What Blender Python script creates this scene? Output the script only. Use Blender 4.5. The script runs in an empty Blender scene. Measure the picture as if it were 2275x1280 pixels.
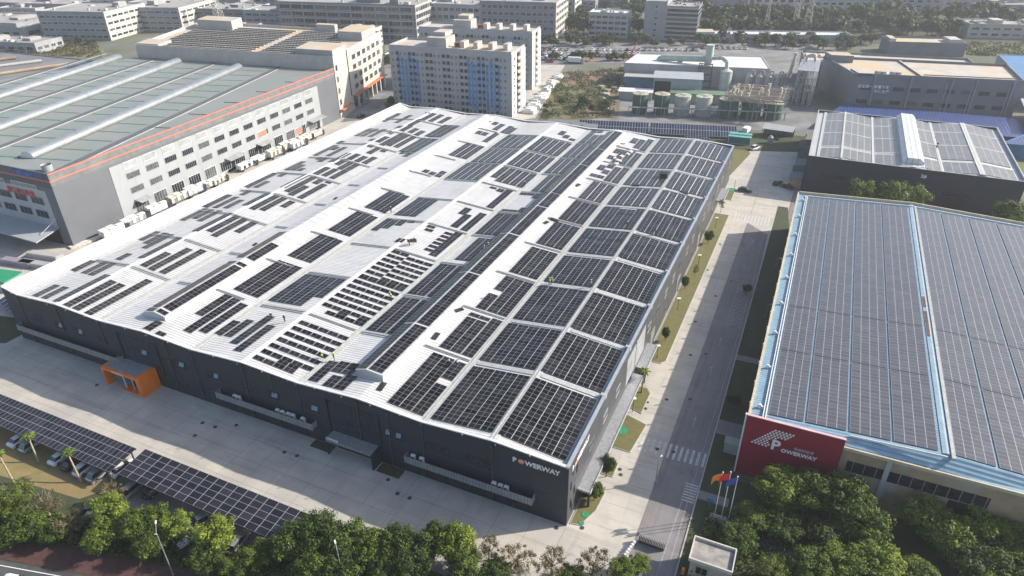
import bpy, bmesh, math, random
from mathutils import Vector, Matrix
random.seed(7)
S = bpy.context.scene
COL = S.collection
# ------------------------------------------------------------------ camera
CX, CY, CZ = 22.2757735, -67.8528332, 83.7214361
FPX, YAW, PIT, ROL = 1504.21288, -0.428512025, 0.528968321, -0.0102259537
fw = Vector((math.sin(YAW)*math.cos(PIT), math.cos(YAW)*math.cos(PIT), -math.sin(PIT)))
r0 = Vector((math.cos(YAW), -math.sin(YAW), 0)); u0 = r0.cross(fw)
rt = r0*math.cos(ROL)+u0*math.sin(ROL); up = -r0*math.sin(ROL)+u0*math.cos(ROL)
cam = bpy.data.cameras.new('camera'); co = bpy.data.objects.new('camera', cam); COL.objects.link(co)
cam.sensor_width = 36; cam.lens = FPX/2275*36; cam.clip_start = .5; cam.clip_end = 5000
co.matrix_world = Matrix(((rt.x, up.x, -fw.x, CX), (rt.y, up.y, -fw.y, CY), (rt.z, up.z, -fw.z, CZ), (0, 0, 0, 1)))
S.camera = co
# ------------------------------------------------------------------ light
SUN = Vector((17, 11.4, 12.2)).normalized()
elev = math.asin(SUN.z); azim = math.atan2(SUN.x, SUN.y)
w = bpy.data.worlds.new('World'); S.world = w; w.use_nodes = True
nt = w.node_tree; bgn = nt.nodes['Background']
sky = nt.nodes.new('ShaderNodeTexSky'); sky.sky_type = 'NISHITA'; sky.sun_disc = False
sky.sun_elevation = elev; sky.sun_rotation = azim; sky.dust_density = 2.0; sky.air_density = 1.0
nt.links.new(sky.outputs[0], bgn.inputs[0]); bgn.inputs[1].default_value = 0.135
sl = bpy.data.lights.new('sun', 'SUN'); sl.energy = 5.0; sl.angle = math.radians(.6); sl.color = (1, .925, .82)
so = bpy.data.objects.new('sun', sl); COL.objects.link(so); so.location = (60, 40, 120)
so.rotation_euler = SUN.to_track_quat('Z', 'Y').to_euler()
S.view_settings.view_transform = 'Standard'; S.view_settings.look = 'None'
S.view_settings.exposure = 0.62; S.view_settings.gamma = 1
S.render.engine = 'CYCLES'
S.cycles.max_bounces = 6; S.cycles.volume_bounces = 0

def G(px, py, z=0.0):
    "the point at height z seen at this pixel of the photograph"
    d = rt*((px-1137.5)/FPX) - up*((py-640)/FPX) + fw
    t = (z-CZ)/d.z
    return Vector((CX+t*d.x, CY+t*d.y, z))

# ------------------------------------------------------------------ materials
def N(t, ty, **k):
    n = t.nodes.new(ty)
    for a, b in k.items(): setattr(n, a, b)
    return n
def mat(name, col, rough=.7, metal=0., var=.15, scale=.4, bump=0., bscale=8., spec=None, col2=None, stripes=None, big=None, orand=0., streak=None):
    """principled with two octaves of tone noise in world space. stripes=(axis, period, depth, tone): ribs of profiled sheet"""
    m = bpy.data.materials.new(name); m.use_nodes = True; t = m.node_tree; L = t.links
    b = t.nodes['Principled BSDF']; b.inputs['Roughness'].default_value = rough; b.inputs['Metallic'].default_value = metal
    if spec is not None: b.inputs['Specular IOR Level'].default_value = spec
    geo = N(t, 'ShaderNodeNewGeometry'); P = geo.outputs['Position']
    c2 = col2 or tuple(c*(1-var*1.6) for c in col[:3])
    c1 = col if col2 else tuple(min(1, c*(1+var)) for c in col[:3])
    n1 = N(t, 'ShaderNodeTexNoise'); n1.inputs['Scale'].default_value = scale; n1.inputs['Detail'].default_value = 6; n1.inputs['Roughness'].default_value = .6
    L.new(P, n1.inputs['Vector'])
    rp = N(t, 'ShaderNodeMapRange'); rp.inputs[1].default_value = .3; rp.inputs[2].default_value = .7
    L.new(n1.outputs[0], rp.inputs[0])
    mx = N(t, 'ShaderNodeMix', data_type='RGBA'); mx.inputs[6].default_value = (*c1[:3], 1); mx.inputs[7].default_value = (*c2[:3], 1)
    L.new(rp.outputs[0], mx.inputs[0]); out = mx.outputs[2]
    if big:
        n2 = N(t, 'ShaderNodeTexNoise'); n2.inputs['Scale'].default_value = big[0]; n2.inputs['Detail'].default_value = 4
        L.new(P, n2.inputs['Vector']); r2 = N(t, 'ShaderNodeMapRange'); r2.inputs[1].default_value = big[1]; r2.inputs[2].default_value = big[2]
        L.new(n2.outputs[0], r2.inputs[0])
        m2 = N(t, 'ShaderNodeMix', data_type='RGBA'); L.new(r2.outputs[0], m2.inputs[0]); L.new(out, m2.inputs[6]); m2.inputs[7].default_value = (*big[3], 1); out = m2.outputs[2]
    for sv, lo, hi, tone in (streak or ()):   # drawn-out stains: (scale vector, from, to, tone)
        mp = N(t, 'ShaderNodeVectorMath', operation='MULTIPLY'); L.new(P, mp.inputs[0]); mp.inputs[1].default_value = sv
        n4 = N(t, 'ShaderNodeTexNoise'); n4.inputs['Scale'].default_value = 1.; n4.inputs['Detail'].default_value = 5; n4.inputs['Roughness'].default_value = .65; L.new(mp.outputs[0], n4.inputs['Vector'])
        r4 = N(t, 'ShaderNodeMapRange'); r4.inputs[1].default_value = lo; r4.inputs[2].default_value = hi; L.new(n4.outputs[0], r4.inputs[0])
        m4 = N(t, 'ShaderNodeMix', data_type='RGBA', blend_type='MULTIPLY'); L.new(r4.outputs[0], m4.inputs[0]); L.new(out, m4.inputs[6]); m4.inputs[7].default_value = (*tone, 1); out = m4.outputs[2]
    hgt = None
    if stripes:
        sp = N(t, 'ShaderNodeSeparateXYZ')
        if len(stripes) > 4:   # rotated direction
            dp = N(t, 'ShaderNodeVectorMath', operation='DOT_PRODUCT'); L.new(P, dp.inputs[0]); dp.inputs[1].default_value = stripes[4]; src = dp.outputs['Value']
        else:
            L.new(P, sp.inputs[0]); src = sp.outputs[stripes[0]]
        mm = N(t, 'ShaderNodeMath', operation='MULTIPLY'); L.new(src, mm.inputs[0]); mm.inputs[1].default_value = 2*math.pi/stripes[1]
        sn = N(t, 'ShaderNodeMath', operation='SINE'); L.new(mm.outputs[0], sn.inputs[0])
        rr = N(t, 'ShaderNodeMapRange'); rr.inputs[1].default_value = .45; rr.inputs[2].default_value = .95; L.new(sn.outputs[0], rr.inputs[0])
        m3 = N(t, 'ShaderNodeMix', data_type='RGBA', blend_type='MULTIPLY'); L.new(rr.outputs[0], m3.inputs[0]); L.new(out, m3.inputs[6])
        m3.inputs[7].default_value = (stripes[3],)*3+(1,); out = m3.outputs[2]; hgt = sn.outputs[0]
    if orand:
        oi = N(t, 'ShaderNodeObjectInfo'); hs = N(t, 'ShaderNodeHueSaturation'); mr = N(t, 'ShaderNodeMapRange')
        L.new(oi.outputs['Random'], mr.inputs[0]); mr.inputs[3].default_value = 1-orand; mr.inputs[4].default_value = 1+orand
        L.new(mr.outputs[0], hs.inputs['Value']); L.new(out, hs.inputs['Color']); out = hs.outputs[0]
    L.new(out, b.inputs['Base Color'])
    if bump or hgt is not None:
        bp = N(t, 'ShaderNodeBump'); bp.inputs['Strength'].default_value = bump or .5
        if hgt is not None:
            bp.inputs['Distance'].default_value = stripes[2]; L.new(hgt, bp.inputs['Height'])
        else:
            n3 = N(t, 'ShaderNodeTexNoise'); n3.inputs['Scale'].default_value = bscale; n3.inputs['Detail'].default_value = 5; L.new(P, n3.inputs['Vector'])
            bp.inputs['Distance'].default_value = .05; L.new(n3.outputs[0], bp.inputs['Height'])
        L.new(bp.outputs[0], b.inputs['Normal'])
    return m

def pv_mat(name, base, tint, line, lw=(.05, .05), rough=.12, mid=True, spec=.5):
    "solar modules: UV counted in modules; frames, half-cut gap, a tone of its own for every module"
    m = bpy.data.materials.new(name); m.use_nodes = True; t = m.node_tree; L = t.links
    b = t.nodes['Principled BSDF']; b.inputs['Specular IOR Level'].default_value = spec
    uv = N(t, 'ShaderNodeUVMap'); sp = N(t, 'ShaderNodeSeparateXYZ'); L.new(uv.outputs[0], sp.inputs[0])
    def M(op, a, c=None):
        n = N(t, 'ShaderNodeMath', operation=op)
        for i, v in enumerate((a, c)):
            if v is None: continue
            if isinstance(v, (int, float)): n.inputs[i].default_value = v
            else: L.new(v, n.inputs[i])
        return n.outputs[0]
    fu, fv = M('FRACT', sp.outputs[0]), M('FRACT', sp.outputs[1])
    du = M('MINIMUM', fu, M('SUBTRACT', 1.0, fu)); dv = M('MINIMUM', fv, M('SUBTRACT', 1.0, fv))
    lu, lv = M('LESS_THAN', du, lw[0]), M('LESS_THAN', dv, lw[1])
    ln = M('MAXIMUM', lu, M('MULTIPLY', lv, .7))
    if mid: ln = M('MAXIMUM', ln, M('MULTIPLY', M('LESS_THAN', M('ABSOLUTE', M('SUBTRACT', fu, .5)), .012), .55))
    fl = N(t, 'ShaderNodeVectorMath', operation='FLOOR'); L.new(uv.outputs[0], fl.inputs[0])
    oi = N(t, 'ShaderNodeObjectInfo')
    wn = N(t, 'ShaderNodeTexWhiteNoise', noise_dimensions='4D'); L.new(fl.outputs[0], wn.inputs['Vector']); L.new(oi.outputs['Random'], wn.inputs['W'])
    pn = N(t, 'ShaderNodeTexNoise'); pn.inputs['Scale'].default_value = .35; L.new(fl.outputs[0], pn.inputs['Vector'])
    pw = M('POWER', M('ADD', M('MULTIPLY', wn.outputs['Value'], .65), M('MULTIPLY', pn.outputs[0], .5)), 2.2)
    mx = N(t, 'ShaderNodeMix', data_type='RGBA'); mx.inputs[6].default_value = (*base, 1); mx.inputs[7].default_value = (*tint, 1); L.new(pw, mx.inputs[0])
    m2 = N(t, 'ShaderNodeMix', data_type='RGBA'); L.new(ln, m2.inputs[0]); L.new(mx.outputs[2], m2.inputs[6]); m2.inputs[7].default_value = (*line, 1)
    L.new(m2.outputs[2], b.inputs['Base Color'])
    rg = M('ADD', M('MULTIPLY', ln, .4), M('ADD', rough, M('MULTIPLY', wn.outputs['Value'], .08))); L.new(rg, b.inputs['Roughness'])
    return m

def leaf_mat(name, a, bcol, trans=.25):
    m = bpy.data.materials.new(name); m.use_nodes = True; t = m.node_tree; L = t.links
    b = t.nodes['Principled BSDF']; b.inputs['Roughness'].default_value = .6; b.inputs['Specular IOR Level'].default_value = .25
    at = N(t, 'ShaderNodeAttribute', attribute_name='rnd'); oi = N(t, 'ShaderNodeObjectInfo')
    mx = N(t, 'ShaderNodeMix', data_type='RGBA'); mx.inputs[6].default_value = (*a, 1); mx.inputs[7].default_value = (*bcol, 1); L.new(at.outputs['Fac'], mx.inputs[0])
    hs = N(t, 'ShaderNodeHueSaturation'); mr = N(t, 'ShaderNodeMapRange'); L.new(oi.outputs['Random'], mr.inputs[0]); mr.inputs[3].default_value = .7; mr.inputs[4].default_value = 1.3
    mh = N(t, 'ShaderNodeMapRange'); L.new(oi.outputs['Random'], mh.inputs[0]); mh.inputs[3].default_value = .508; mh.inputs[4].default_value = .485
    L.new(mr.outputs[0], hs.inputs['Value']); L.new(mh.outputs[0], hs.inputs['Hue']); L.new(mx.outputs[2], hs.inputs['Color']); L.new(hs.outputs[0], b.inputs['Base Color'])
    tr = N(t, 'ShaderNodeBsdfTranslucent'); L.new(hs.outputs[0], tr.inputs[0]); ms = N(t, 'ShaderNodeMixShader'); ms.inputs[0].default_value = trans
    L.new(b.outputs[0], ms.inputs[1]); L.new(tr.outputs[0], ms.inputs[2]); L.new(ms.outputs[0], t.nodes['Material Output'].inputs[0])
    return m

M_ = {}
M_['roofw'] = mat('white_roof_sheet', (.6, .6, .6), .42, 0, .05, .35, stripes=('Y', .62, .05, .6), big=(.09, .5, .7, (.54, .54, .53)), streak=(((.12, 1.6, 1), .5, .75, (.8, .79, .76)), ((.5, .06, 1), .55, .72, (.86, .86, .84)), ((.9, .9, 1), .62, .72, (.8, .8, .8))))
M_['trimw'] = mat('white_trim', (.66, .655, .64), .45, 0, .06, .8)
M_['gutter'] = mat('galvanised_gutter', (.4, .41, .4), .5, .1, .15, 1.5)
M_['shade_lining'] = mat('parapet_lining', (.3, .34, .39), .5, 0, .1, .8)  # cool blue grey carries the shade on the parapet's inner face
M_['strap'] = mat('walkway_grating', (.5, .505, .48), .6, 0, .2, 2.5, stripes=('X', .9, .02, .75))
M_['tray'] = mat('cable_tray', (.36, .37, .35), .6, .1, .15, 1.)
M_['char'] = mat('shade_darkened_charcoal', (.0175, .0275, .041), .6, 0, .06, .12, stripes=('Z', .9, .01, .93))  # darker copy of the side paint, shade of the front mixed in
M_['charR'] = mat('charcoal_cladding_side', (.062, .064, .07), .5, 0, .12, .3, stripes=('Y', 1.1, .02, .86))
M_['glassd'] = mat('dark_window_glass', (.02, .026, .032), .12, 0, .3, .3, spec=.6)
M_['frame'] = mat('grey_window_frame', (.3, .31, .32), .5)
M_['framew'] = mat('white_window_frame', (.62, .63, .62), .5)
M_['louv'] = mat('pale_perforated_panel', (.27, .29, .31), .5, .2, .15, 2., stripes=('X', .55, .02, .6))
M_['ac'] = mat('white_enamel', (.7, .71, .7), .4, 0, .1, 3.)
M_['orange'] = mat('orange_cladding', (.8, .2, .018), .45, 0, .1, .5)
M_['blind'] = mat('blind_behind_glass', (.1, .105, .11), .3, 0, .4, 1.)
M_['paneb'] = mat('open_pane', (.16, .24, .32), .3, 0, .1, 1.)
M_['conc'] = mat('pale_concrete', (.47, .44, .385), .85, 0, .1, .22, bump=.15, big=(.09, .45, .68, (.38, .36, .33)), streak=(((.05, .7, 1), .5, .7, (.8, .79, .78)), ((.7, .08, 1), .55, .72, (.85, .84, .83)), ((1.1, 1.1, 1), .64, .72, (.72, .71, .7))))
M_['road'] = mat('road_concrete', (.22, .205, .205), .8, 0, .12, .3, bump=.15, big=(.07, .42, .66, (.17, .16, .162)), streak=(((1.1, .03, 1), .48, .68, (.78, .77, .78)), ((.3, .3, 1), .6, .7, (.85, .84, .84))))
M_['asph'] = mat('asphalt', (.06, .063, .068), .85, 0, .2, .5, bump=.2, big=(.1, .45, .65, (.1, .098, .1)))
M_['red_pave'] = mat('shade_darkened_red_paving', (.085, .04, .035), .85, 0, .2, 1.2)  # base darkened to stand in for tree shade on the pavement
M_['kerb'] = mat('kerb_stone', (.42, .4, .36), .8, 0, .12, 1.)
M_['grassd'] = mat('verge_turf', (.1, .115, .035), .95, 0, .2, .9, bump=.5, bscale=6, col2=(.17, .14, .055))
M_['lawn'] = mat('dry_lawn', (.26, .195, .085), .95, 0, .2, .5, bump=.5, bscale=5, col2=(.17, .15, .055), big=(.12, .5, .62, (.24, .17, .08)))
M_['shade_turf'] = mat('shade_darkened_turf', (.035, .05, .02), .95, 0, .3, .6, bump=.6, bscale=4, col2=(.06, .065, .03))  # darker copy of the turf, shade of trees and walls painted in
M_['ground'] = mat('open_ground', (.06, .085, .035), .95, 0, .2, .035, bump=.5, bscale=.6, col2=(.11, .115, .065), big=(.012, .45, .6, (.17, .17, .155)))
M_['earth'] = mat('bare_earth', (.25, .16, .1), .95, 0, .3, .25, bump=.6, bscale=2, col2=(.14, .1, .07))
M_['scrub'] = mat('scrub_ground', (.09, .11, .035), .95, 0, .3, .2, bump=.8, bscale=1.5, col2=(.17, .12, .07))
M_['field'] = mat('dry_field', (.2, .175, .085), .95, 0, .2, .08, bump=.6, bscale=1, col2=(.12, .14, .05))
M_['yard'] = mat('works_yard', (.2, .2, .195), .85, 0, .25, .12, big=(.03, .5, .6, (.13, .13, .13)))
M_['bluer'] = mat('blue_roof_sheet', (.23, .36, .46), .45, 0, .12, .5, stripes=('Y', .62, .05, .62))
M_['bluer2'] = mat('blue_roof_sheet_x', (.27, .44, .58), .45, 0, .12, .5, stripes=('X', .62, .05, .62))
M_['blued'] = mat('royal_blue_sheet', (.035, .065, .2), .45, 0, .12, .3, stripes=('X', 1.2, .04, .7))
M_['blueroof'] = mat('bright_blue_sheet', (.06, .2, .42), .45, 0, .12, .3, stripes=('Y', 4., .04, .75))
M_['cream'] = mat('cream_coping', (.48, .42, .3), .6, 0, .12, .8)
M_['stain'] = mat('stained_tan_wall', (.4, .29, .175), .8, 0, .2, .3, col2=(.2, .15, .11), big=(.15, .5, .65, (.36, .33, .27)))
M_['redw'] = mat('crimson_cladding', (.27, .014, .036), .45, 0, .1, .4, stripes=('Z', .8, .015, .85))
M_['white'] = mat('white_sign', (.78, .78, .78), .5, 0, .03)
M_['redsign'] = mat('red_sign', (.55, .04, .04), .5, 0, .05)
M_['salmon'] = mat('salmon_sign', (.75, .16, .1), .5, 0, .05)
M_['rust'] = mat('rusty_sheet', (.17, .07, .035), .8, 0, .3, 1.)
M_['skyl'] = mat('pale_blue_ridge_sheet', (.3, .4, .46), .35, 0, .12, .8)
M_['wallw'] = mat('white_factory_cladding', (.33, .355, .37), .6, 0, .05, .2, streak=(((.6, .6, .08), .55, .75, (.84, .84, .83)),))
M_['wallg'] = mat('mid_grey_cladding', (.125, .135, .152), .6, 0, .05, .2)
M_['greenr'] = mat('weathered_green_roof', (.2, .245, .215), .5, 0, .1, .05, col2=(.275, .265, .255), stripes=('Y', .8, .03, .85, (.98, .17, 0)))
M_['vent'] = mat('galvanised_ridge_vent', (.36, .385, .39), .32, .55, .12, .4)
M_['dkgut_shadow'] = mat('dark_gutter_and_shadow', (.12, .12, .125), .6, 0, .15, 1)
M_['cr'] = mat('cream_plaster', (.48, .455, .41), .8, 0, .08, .3)
M_['gr1'] = mat('grey_plaster', (.29, .3, .31), .8, 0, .1, .2)
M_['gr2'] = mat('pale_plaster', (.36, .36, .355), .8, 0, .1, .2)
M_['gr3'] = mat('slate_plaster', (.17, .185, .2), .8, 0, .1, .2)
M_['mauve'] = mat('mauve_grey_plaster', (.24, .225, .26), .8, 0, .1, .2)
M_['dorm'] = mat('shaded_dormitory_plaster', (.33, .345, .36), .8, 0, .06, .4)  # greyed and cooled: the front's shade is part of this colour
M_['bluep'] = mat('blue_facade_paint', (.075, .23, .5), .7, 0, .2, 1.)
M_['flat'] = mat('flat_roof_felt', (.33, .32, .3), .85, 0, .12, .15, big=(.06, .5, .7, (.24, .235, .22)))
M_['flatp'] = mat('pale_roof_screed', (.46, .42, .37), .85, 0, .12, .15, big=(.05, .45, .65, (.5, .38, .24)))
M_['black'] = mat('black_plastic', (.015, .015, .016), .5)
M_['tyre'] = mat('tyre_rubber', (.02, .02, .02), .8)
M_['steel'] = mat('grey_steel', (.38, .39, .4), .4, .5, .15, 2.)
M_['rackd'] = mat('dark_collector_rack', (.1, .085, .075), .6, 0, .4, 2.5)
M_['teal'] = mat('teal_sheet', (.12, .38, .33), .5, 0, .15, 1.)
M_['tankg'] = mat('green_tank_paint', (.035, .115, .065), .6, 0, .25, .5, col2=(.06, .1, .085))
M_['tankp'] = mat('pale_tank_shell', (.46, .44, .41), .6, 0, .15, .5)
M_['tankt'] = mat('pale_tank_top', (.5, .5, .38), .7, 0, .2, .8)
M_['frpg'] = mat('pale_green_duct', (.42, .48, .43), .5, 0, .1, .6)
M_['pipe'] = mat('rusty_pink_pipework', (.42, .35, .3), .6, 0, .3, 2.)
M_['bark'] = mat('bark', (.13, .095, .06), .9, 0, .25, 3.)
M_['barkp'] = mat('pale_bark', (.32, .27, .18), .9, 0, .2, 3.)
M_['carw'] = mat('white_car_paint', (.72, .73, .74), .25, 0, .03, orand=.12)
M_['cars'] = mat('silver_car_paint', (.42, .43, .44), .25, .5, .03)
M_['card'] = mat('dark_car_paint', (.03, .032, .038), .25, 0, .1)
M_['carr'] = mat('red_car_paint', (.3, .03, .03), .3, 0, .1)
M_['redtruck'] = mat('faded_red_tarpaulin', (.36, .045, .06), .6, 0, .1)
M_['wrap'] = mat('wrapped_goods', (.62, .6, .53), .6, 0, .25, 1.5, orand=.2)
M_['wrapw'] = mat('white_wrapped_goods', (.7, .71, .72), .6, 0, .2, 1.5, orand=.15)
M_['hivis'] = mat('hi_vis_vest', (.5, .75, .08), .7)
M_['navy'] = mat('work_clothes', (.05, .055, .07), .8, 0, .2, 3.)
M_['skin'] = mat('skin', (.42, .25, .17), .6)
M_['flag_o'] = mat('orange_flag', (.85, .28, .03), .7, 0, .1)
M_['flag_r'] = mat('red_flag', (.7, .03, .04), .7, 0, .1)
M_['flag_b'] = mat('blue_flag', (.06, .09, .36), .7, 0, .1)
M_['netg'] = mat('green_mesh_cover', (.02, .26, .13), .7, 0, .25, 3.)
M_['manh'] = mat('iron_cover', (.06, .055, .05), .7, .3, .2, 4.)
M_['pv'] = pv_mat('black_solar_modules', (.003, .003, .0045), (.03, .03, .035), (.38, .38, .38), (.025, .02), spec=.2)
M_['pvf'] = pv_mat('far_solar_modules', (.004, .004, .006), (.034, .034, .038), (.46, .46, .46), (.05, .035), spec=.22)
M_['pvl'] = pv_mat('dark_brown_solar_modules', (.012, .0115, .012), (.05, .046, .046), (.4, .4, .39), (.036, .03), rough=.2, spec=.3)
M_['pvr'] = pv_mat('grey_violet_solar_modules', (.075, .078, .09), (.1, .102, .113), (.31, .31, .33), (.03, .024), rough=.22, mid=False)
M_['pv3'] = pv_mat('dusty_solar_modules', (.1, .1, .108), (.18, .175, .175), (.4, .4, .39), (.035, .05), rough=.3, mid=False)
M_['pvg'] = pv_mat('blue_solar_modules', (.012, .016, .035), (.035, .045, .08), (.4, .42, .46), (.045, .03), rough=.15, mid=False)
M_['pvc'] = pv_mat('carport_modules', (.008, .008, .011), (.035, .032, .042), (.32, .32, .33), (.022, .028), rough=.18, mid=False)
M_['lfA'] = leaf_mat('leaf_green', (.022, .055, .008), (.2, .27, .035))
M_['lfB'] = leaf_mat('leaf_dark', (.01, .03, .006), (.12, .18, .028))
M_['lfC'] = leaf_mat('leaf_dry', (.06, .055, .022), (.19, .16, .075))
M_['lfY'] = leaf_mat('leaf_yellow', (.05, .085, .012), (.2, .25, .04))
M_['lfF'] = leaf_mat('leaf_far', (.02, .04, .012), (.1, .14, .045))

# ------------------------------------------------------------------ mesh helpers
class MB:
    def __init__(s, T=None): s.v = []; s.f = []; s.m = []; s.uv = []; s.T = T; s.sm = []
    def add(s, vs, fs, m=0, uvs=None, smooth=False):
        o = len(s.v); s.v += [tuple(s.T @ Vector(p)) if s.T else tuple(p) for p in vs]
        for i, f in enumerate(fs):
            s.f.append([o+k for k in f]); s.m.append(m); s.sm.append(smooth); s.uv.append(uvs[i] if uvs else None)
        return s
    def box(s, x0, x1, y0, y1, z0, z1, m=0):
        return s.add([(x0, y0, z0), (x1, y0, z0), (x1, y1, z0), (x0, y1, z0), (x0, y0, z1), (x1, y0, z1), (x1, y1, z1), (x0, y1, z1)],
              [(0, 3, 2, 1), (4, 5, 6, 7), (0, 1, 5, 4), (1, 2, 6, 5), (2, 3, 7, 6), (3, 0, 4, 7)], m)
    def prism(s, poly, z0, z1, m=0, mt=None, bottom=True):
        n = len(poly); vs = [(p[0], p[1], z0) for p in poly]+[(p[0], p[1], z1) for p in poly]
        s.add(vs, [(i, (i+1) % n, n+(i+1) % n, n+i) for i in range(n)], m)
        s.add(vs, [tuple(range(n, 2*n))], m if mt is None else mt)
        if bottom: s.add(vs, [tuple(range(n-1, -1, -1))], m)
        return s
    def cyl(s, p0, p1, r0_, r1_=None, n=10, m=0, cap=True):
        r1_ = r0_ if r1_ is None else r1_; p0, p1 = Vector(p0), Vector(p1); d = (p1-p0).normalized()
        a = d.orthogonal().normalized(); b = d.cross(a); vs = []
        for p, r in ((p0, r0_), (p1, r1_)):
            for i in range(n):
                t = 2*math.pi*i/n; vs.append(p+a*math.cos(t)*r+b*math.sin(t)*r)
        s.add(vs, [(i, (i+1) % n, n+(i+1) % n, n+i) for i in range(n)], m, smooth=True)
        if cap: s.add(vs, [tuple(range(n-1, -1, -1)), tuple(range(n, 2*n))], m)
        return s
    def tube(s, pts, r, n=8, m=0):
        for a, b in zip(pts, pts[1:]): s.cyl(a, b, r, r, n, m)
        return s
    def ext(s, prof, y0, y1, m=0):
        "profile (x,z) extruded along y"
        n = len(prof); vs = [(x, y0, z) for x, z in prof]+[(x, y1, z) for x, z in prof]
        s.add(vs, [(i, n+i, n+(i+1) % n, (i+1) % n) for i in range(n)], m); s.add(vs, [tuple(range(n)), tuple(range(2*n-1, n-1, -1))], m)
        return s
    def build(s, name, mats, parent=None, kind=None):
        me = bpy.data.meshes.new(name); me.from_pydata(s.v, [], s.f)
        for m in (mats if isinstance(mats, (list, tuple)) else [mats]): me.materials.append(M_[m] if isinstance(m, str) else m)
        me.polygons.foreach_set('material_index', s.m); me.polygons.foreach_set('use_smooth', s.sm)
        if any(u is not None for u in s.uv):
            ul = me.uv_layers.new(name='UVMap'); k = 0
            for f, u in zip(s.f, s.uv):
                for i in range(len(f)):
                    ul.data[k].uv = u[i] if u else (.25, .3); k += 1
        me.update()
        o = bpy.data.objects.new(name, me); COL.objects.link(o)
        if parent: o.parent = parent
        if kind: o['kind'] = kind
        return o
def thing(name, label, cat, loc=(0, 0, 0), rz=0., group=None):
    o = bpy.data.objects.new(name, None); COL.objects.link(o); o.location = loc; o.rotation_euler = (0, 0, rz); o.empty_display_size = .5
    o['label'] = label; o['category'] = cat
    if group: o['group'] = group
    return o
def tag(o, label, cat, group=None):
    o['label'] = label; o['category'] = cat
    if group: o['group'] = group
    return o
def dup(o, loc, rz=0., label=None, group=None, sc=None):
    r = o.copy(); COL.objects.link(r); r.location = loc; r.rotation_euler = (0, 0, rz)
    if sc: r.scale = sc if isinstance(sc, tuple) else (sc,)*3
    if label: r['label'] = label
    if group: r['group'] = group
    for c in list(o.children):
        d = c.copy(); COL.objects.link(d); d.parent = r
        for e in list(c.children):
            g = e.copy(); COL.objects.link(g); g.parent = d
    return r
class Protos:  # the first use of a prototype is the object itself, later uses are copies
    def __init__(s): s.used = set()
    def put(s, o, loc, rz=0., label=None, group=None, sc=None):
        if o.name in s.used: return dup(o, loc, rz, label, group, sc)
        s.used.add(o.name); o.location = loc; o.rotation_euler = (0, 0, rz)
        if sc: o.scale = sc if isinstance(sc, tuple) else (sc,)*3
        if label: o['label'] = label
        if group: o['group'] = group
        return o
PR = Protos()
def sheet(name, poly, z, m):
    poly = [(p[0], p[1]) for p in poly]
    ar = sum(a[0]*b[1]-b[0]*a[1] for a, b in zip(poly, poly[1:]+poly[:1]))
    if ar < 0: poly = poly[::-1]
    return MB().add([(x, y, z) for x, y in poly], [tuple(range(len(poly)))]).build(name, m, kind='structure')
def text(s, size, loc, rot, m, parent=None, name='lettering', bold=.0, ext=.04, spacing=1., align='LEFT', shear=0):
    c = bpy.data.curves.new('t', 'FONT'); c.body = s; c.size = size; c.extrude = ext; c.offset = bold; c.space_character = spacing; c.align_x = align; c.resolution_u = 2; c.shear = shear
    o = bpy.data.objects.new('t', c); COL.objects.link(o); bpy.context.view_layer.update()
    me = bpy.data.meshes.new_from_object(o.evaluated_get(bpy.context.evaluated_depsgraph_get())); bpy.data.objects.remove(o)
    me.materials.clear(); me.materials.append(M_[m]); r = bpy.data.objects.new(name, me); COL.objects.link(r); r.parent = parent; r.location = loc; r.rotation_euler = rot
    return r
def slab_pv(mb, P, nu, nv, th=.05, m=0, u0_=0, v0_=0):
    "P: four corners (u0v0,u1v0,u1v1,u0v1), counted in modules along both sides"
    P = [Vector(p) for p in P]; n = (P[1]-P[0]).cross(P[3]-P[0]).normalized()
    if n.z < 0: n = -n
    Q = [p-n*th for p in P]
    mb.add(P, [(0, 1, 2, 3)], m, [[(u0_, v0_), (u0_+nu, v0_), (u0_+nu, v0_+nv), (u0_, v0_+nv)]])
    mb.add(P+Q, [(0, 4, 5, 1), (1, 5, 6, 2), (2, 6, 7, 3), (3, 7, 4, 0)], m)
# ------------------------------------------------------------------ ground
sheet('ground', [(-1600, -400), (1500, -400), (1500, 2600), (-1600, 2600)], -.02, 'ground')
sheet('works_yard', [(-300, -60), (-160, -60), (-127, -17), (-127, 172), (-190, 232), (-330, 200)], .0, 'conc')
sheet('plaza', [(-132, -17.2), (-34, -17.2), (-27, -15.2), (-8, -15.2), (1.5, -15.), (8, -22), (8, -60), (19, -60), (19, 0), (20.5, 155), (19.5, 196), (-2, 199), (-30, 186), (-140, 182), (-140, -17)], .012, 'conc')
sheet('side_road', [(10.3, -45), (17, -45), (17, 0), (17.6, 60), (16.6, 118), (10.3, 124)], .018, 'road')
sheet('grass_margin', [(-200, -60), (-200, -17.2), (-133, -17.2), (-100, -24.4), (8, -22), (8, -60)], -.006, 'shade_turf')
sheet('lawn', [(-112, -17.6), (-75, -17.6), (-70.6, -22.5), (-73.5, -26.6), (-112, -31)], .02, 'lawn')
sheet('parking_strip', [(-69.8, -17.3), (-33, -17.3), (-33, -25), (-60, -25.2), (-69, -24)], .02, 'yard')
road_k = .237
def rl(x, o): return (x, -30.3+road_k*(x+50)-o)
sheet('red_pavement', [rl(-140, -.2), rl(40, -.2), rl(40, 3.2), rl(-140, 3.2)], .03, 'red_pave')
sheet('street', [rl(-140, 3.4), rl(60, 3.4), rl(60, 22), rl(-140, 22)], .004, 'asph')
k = MB()
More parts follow.
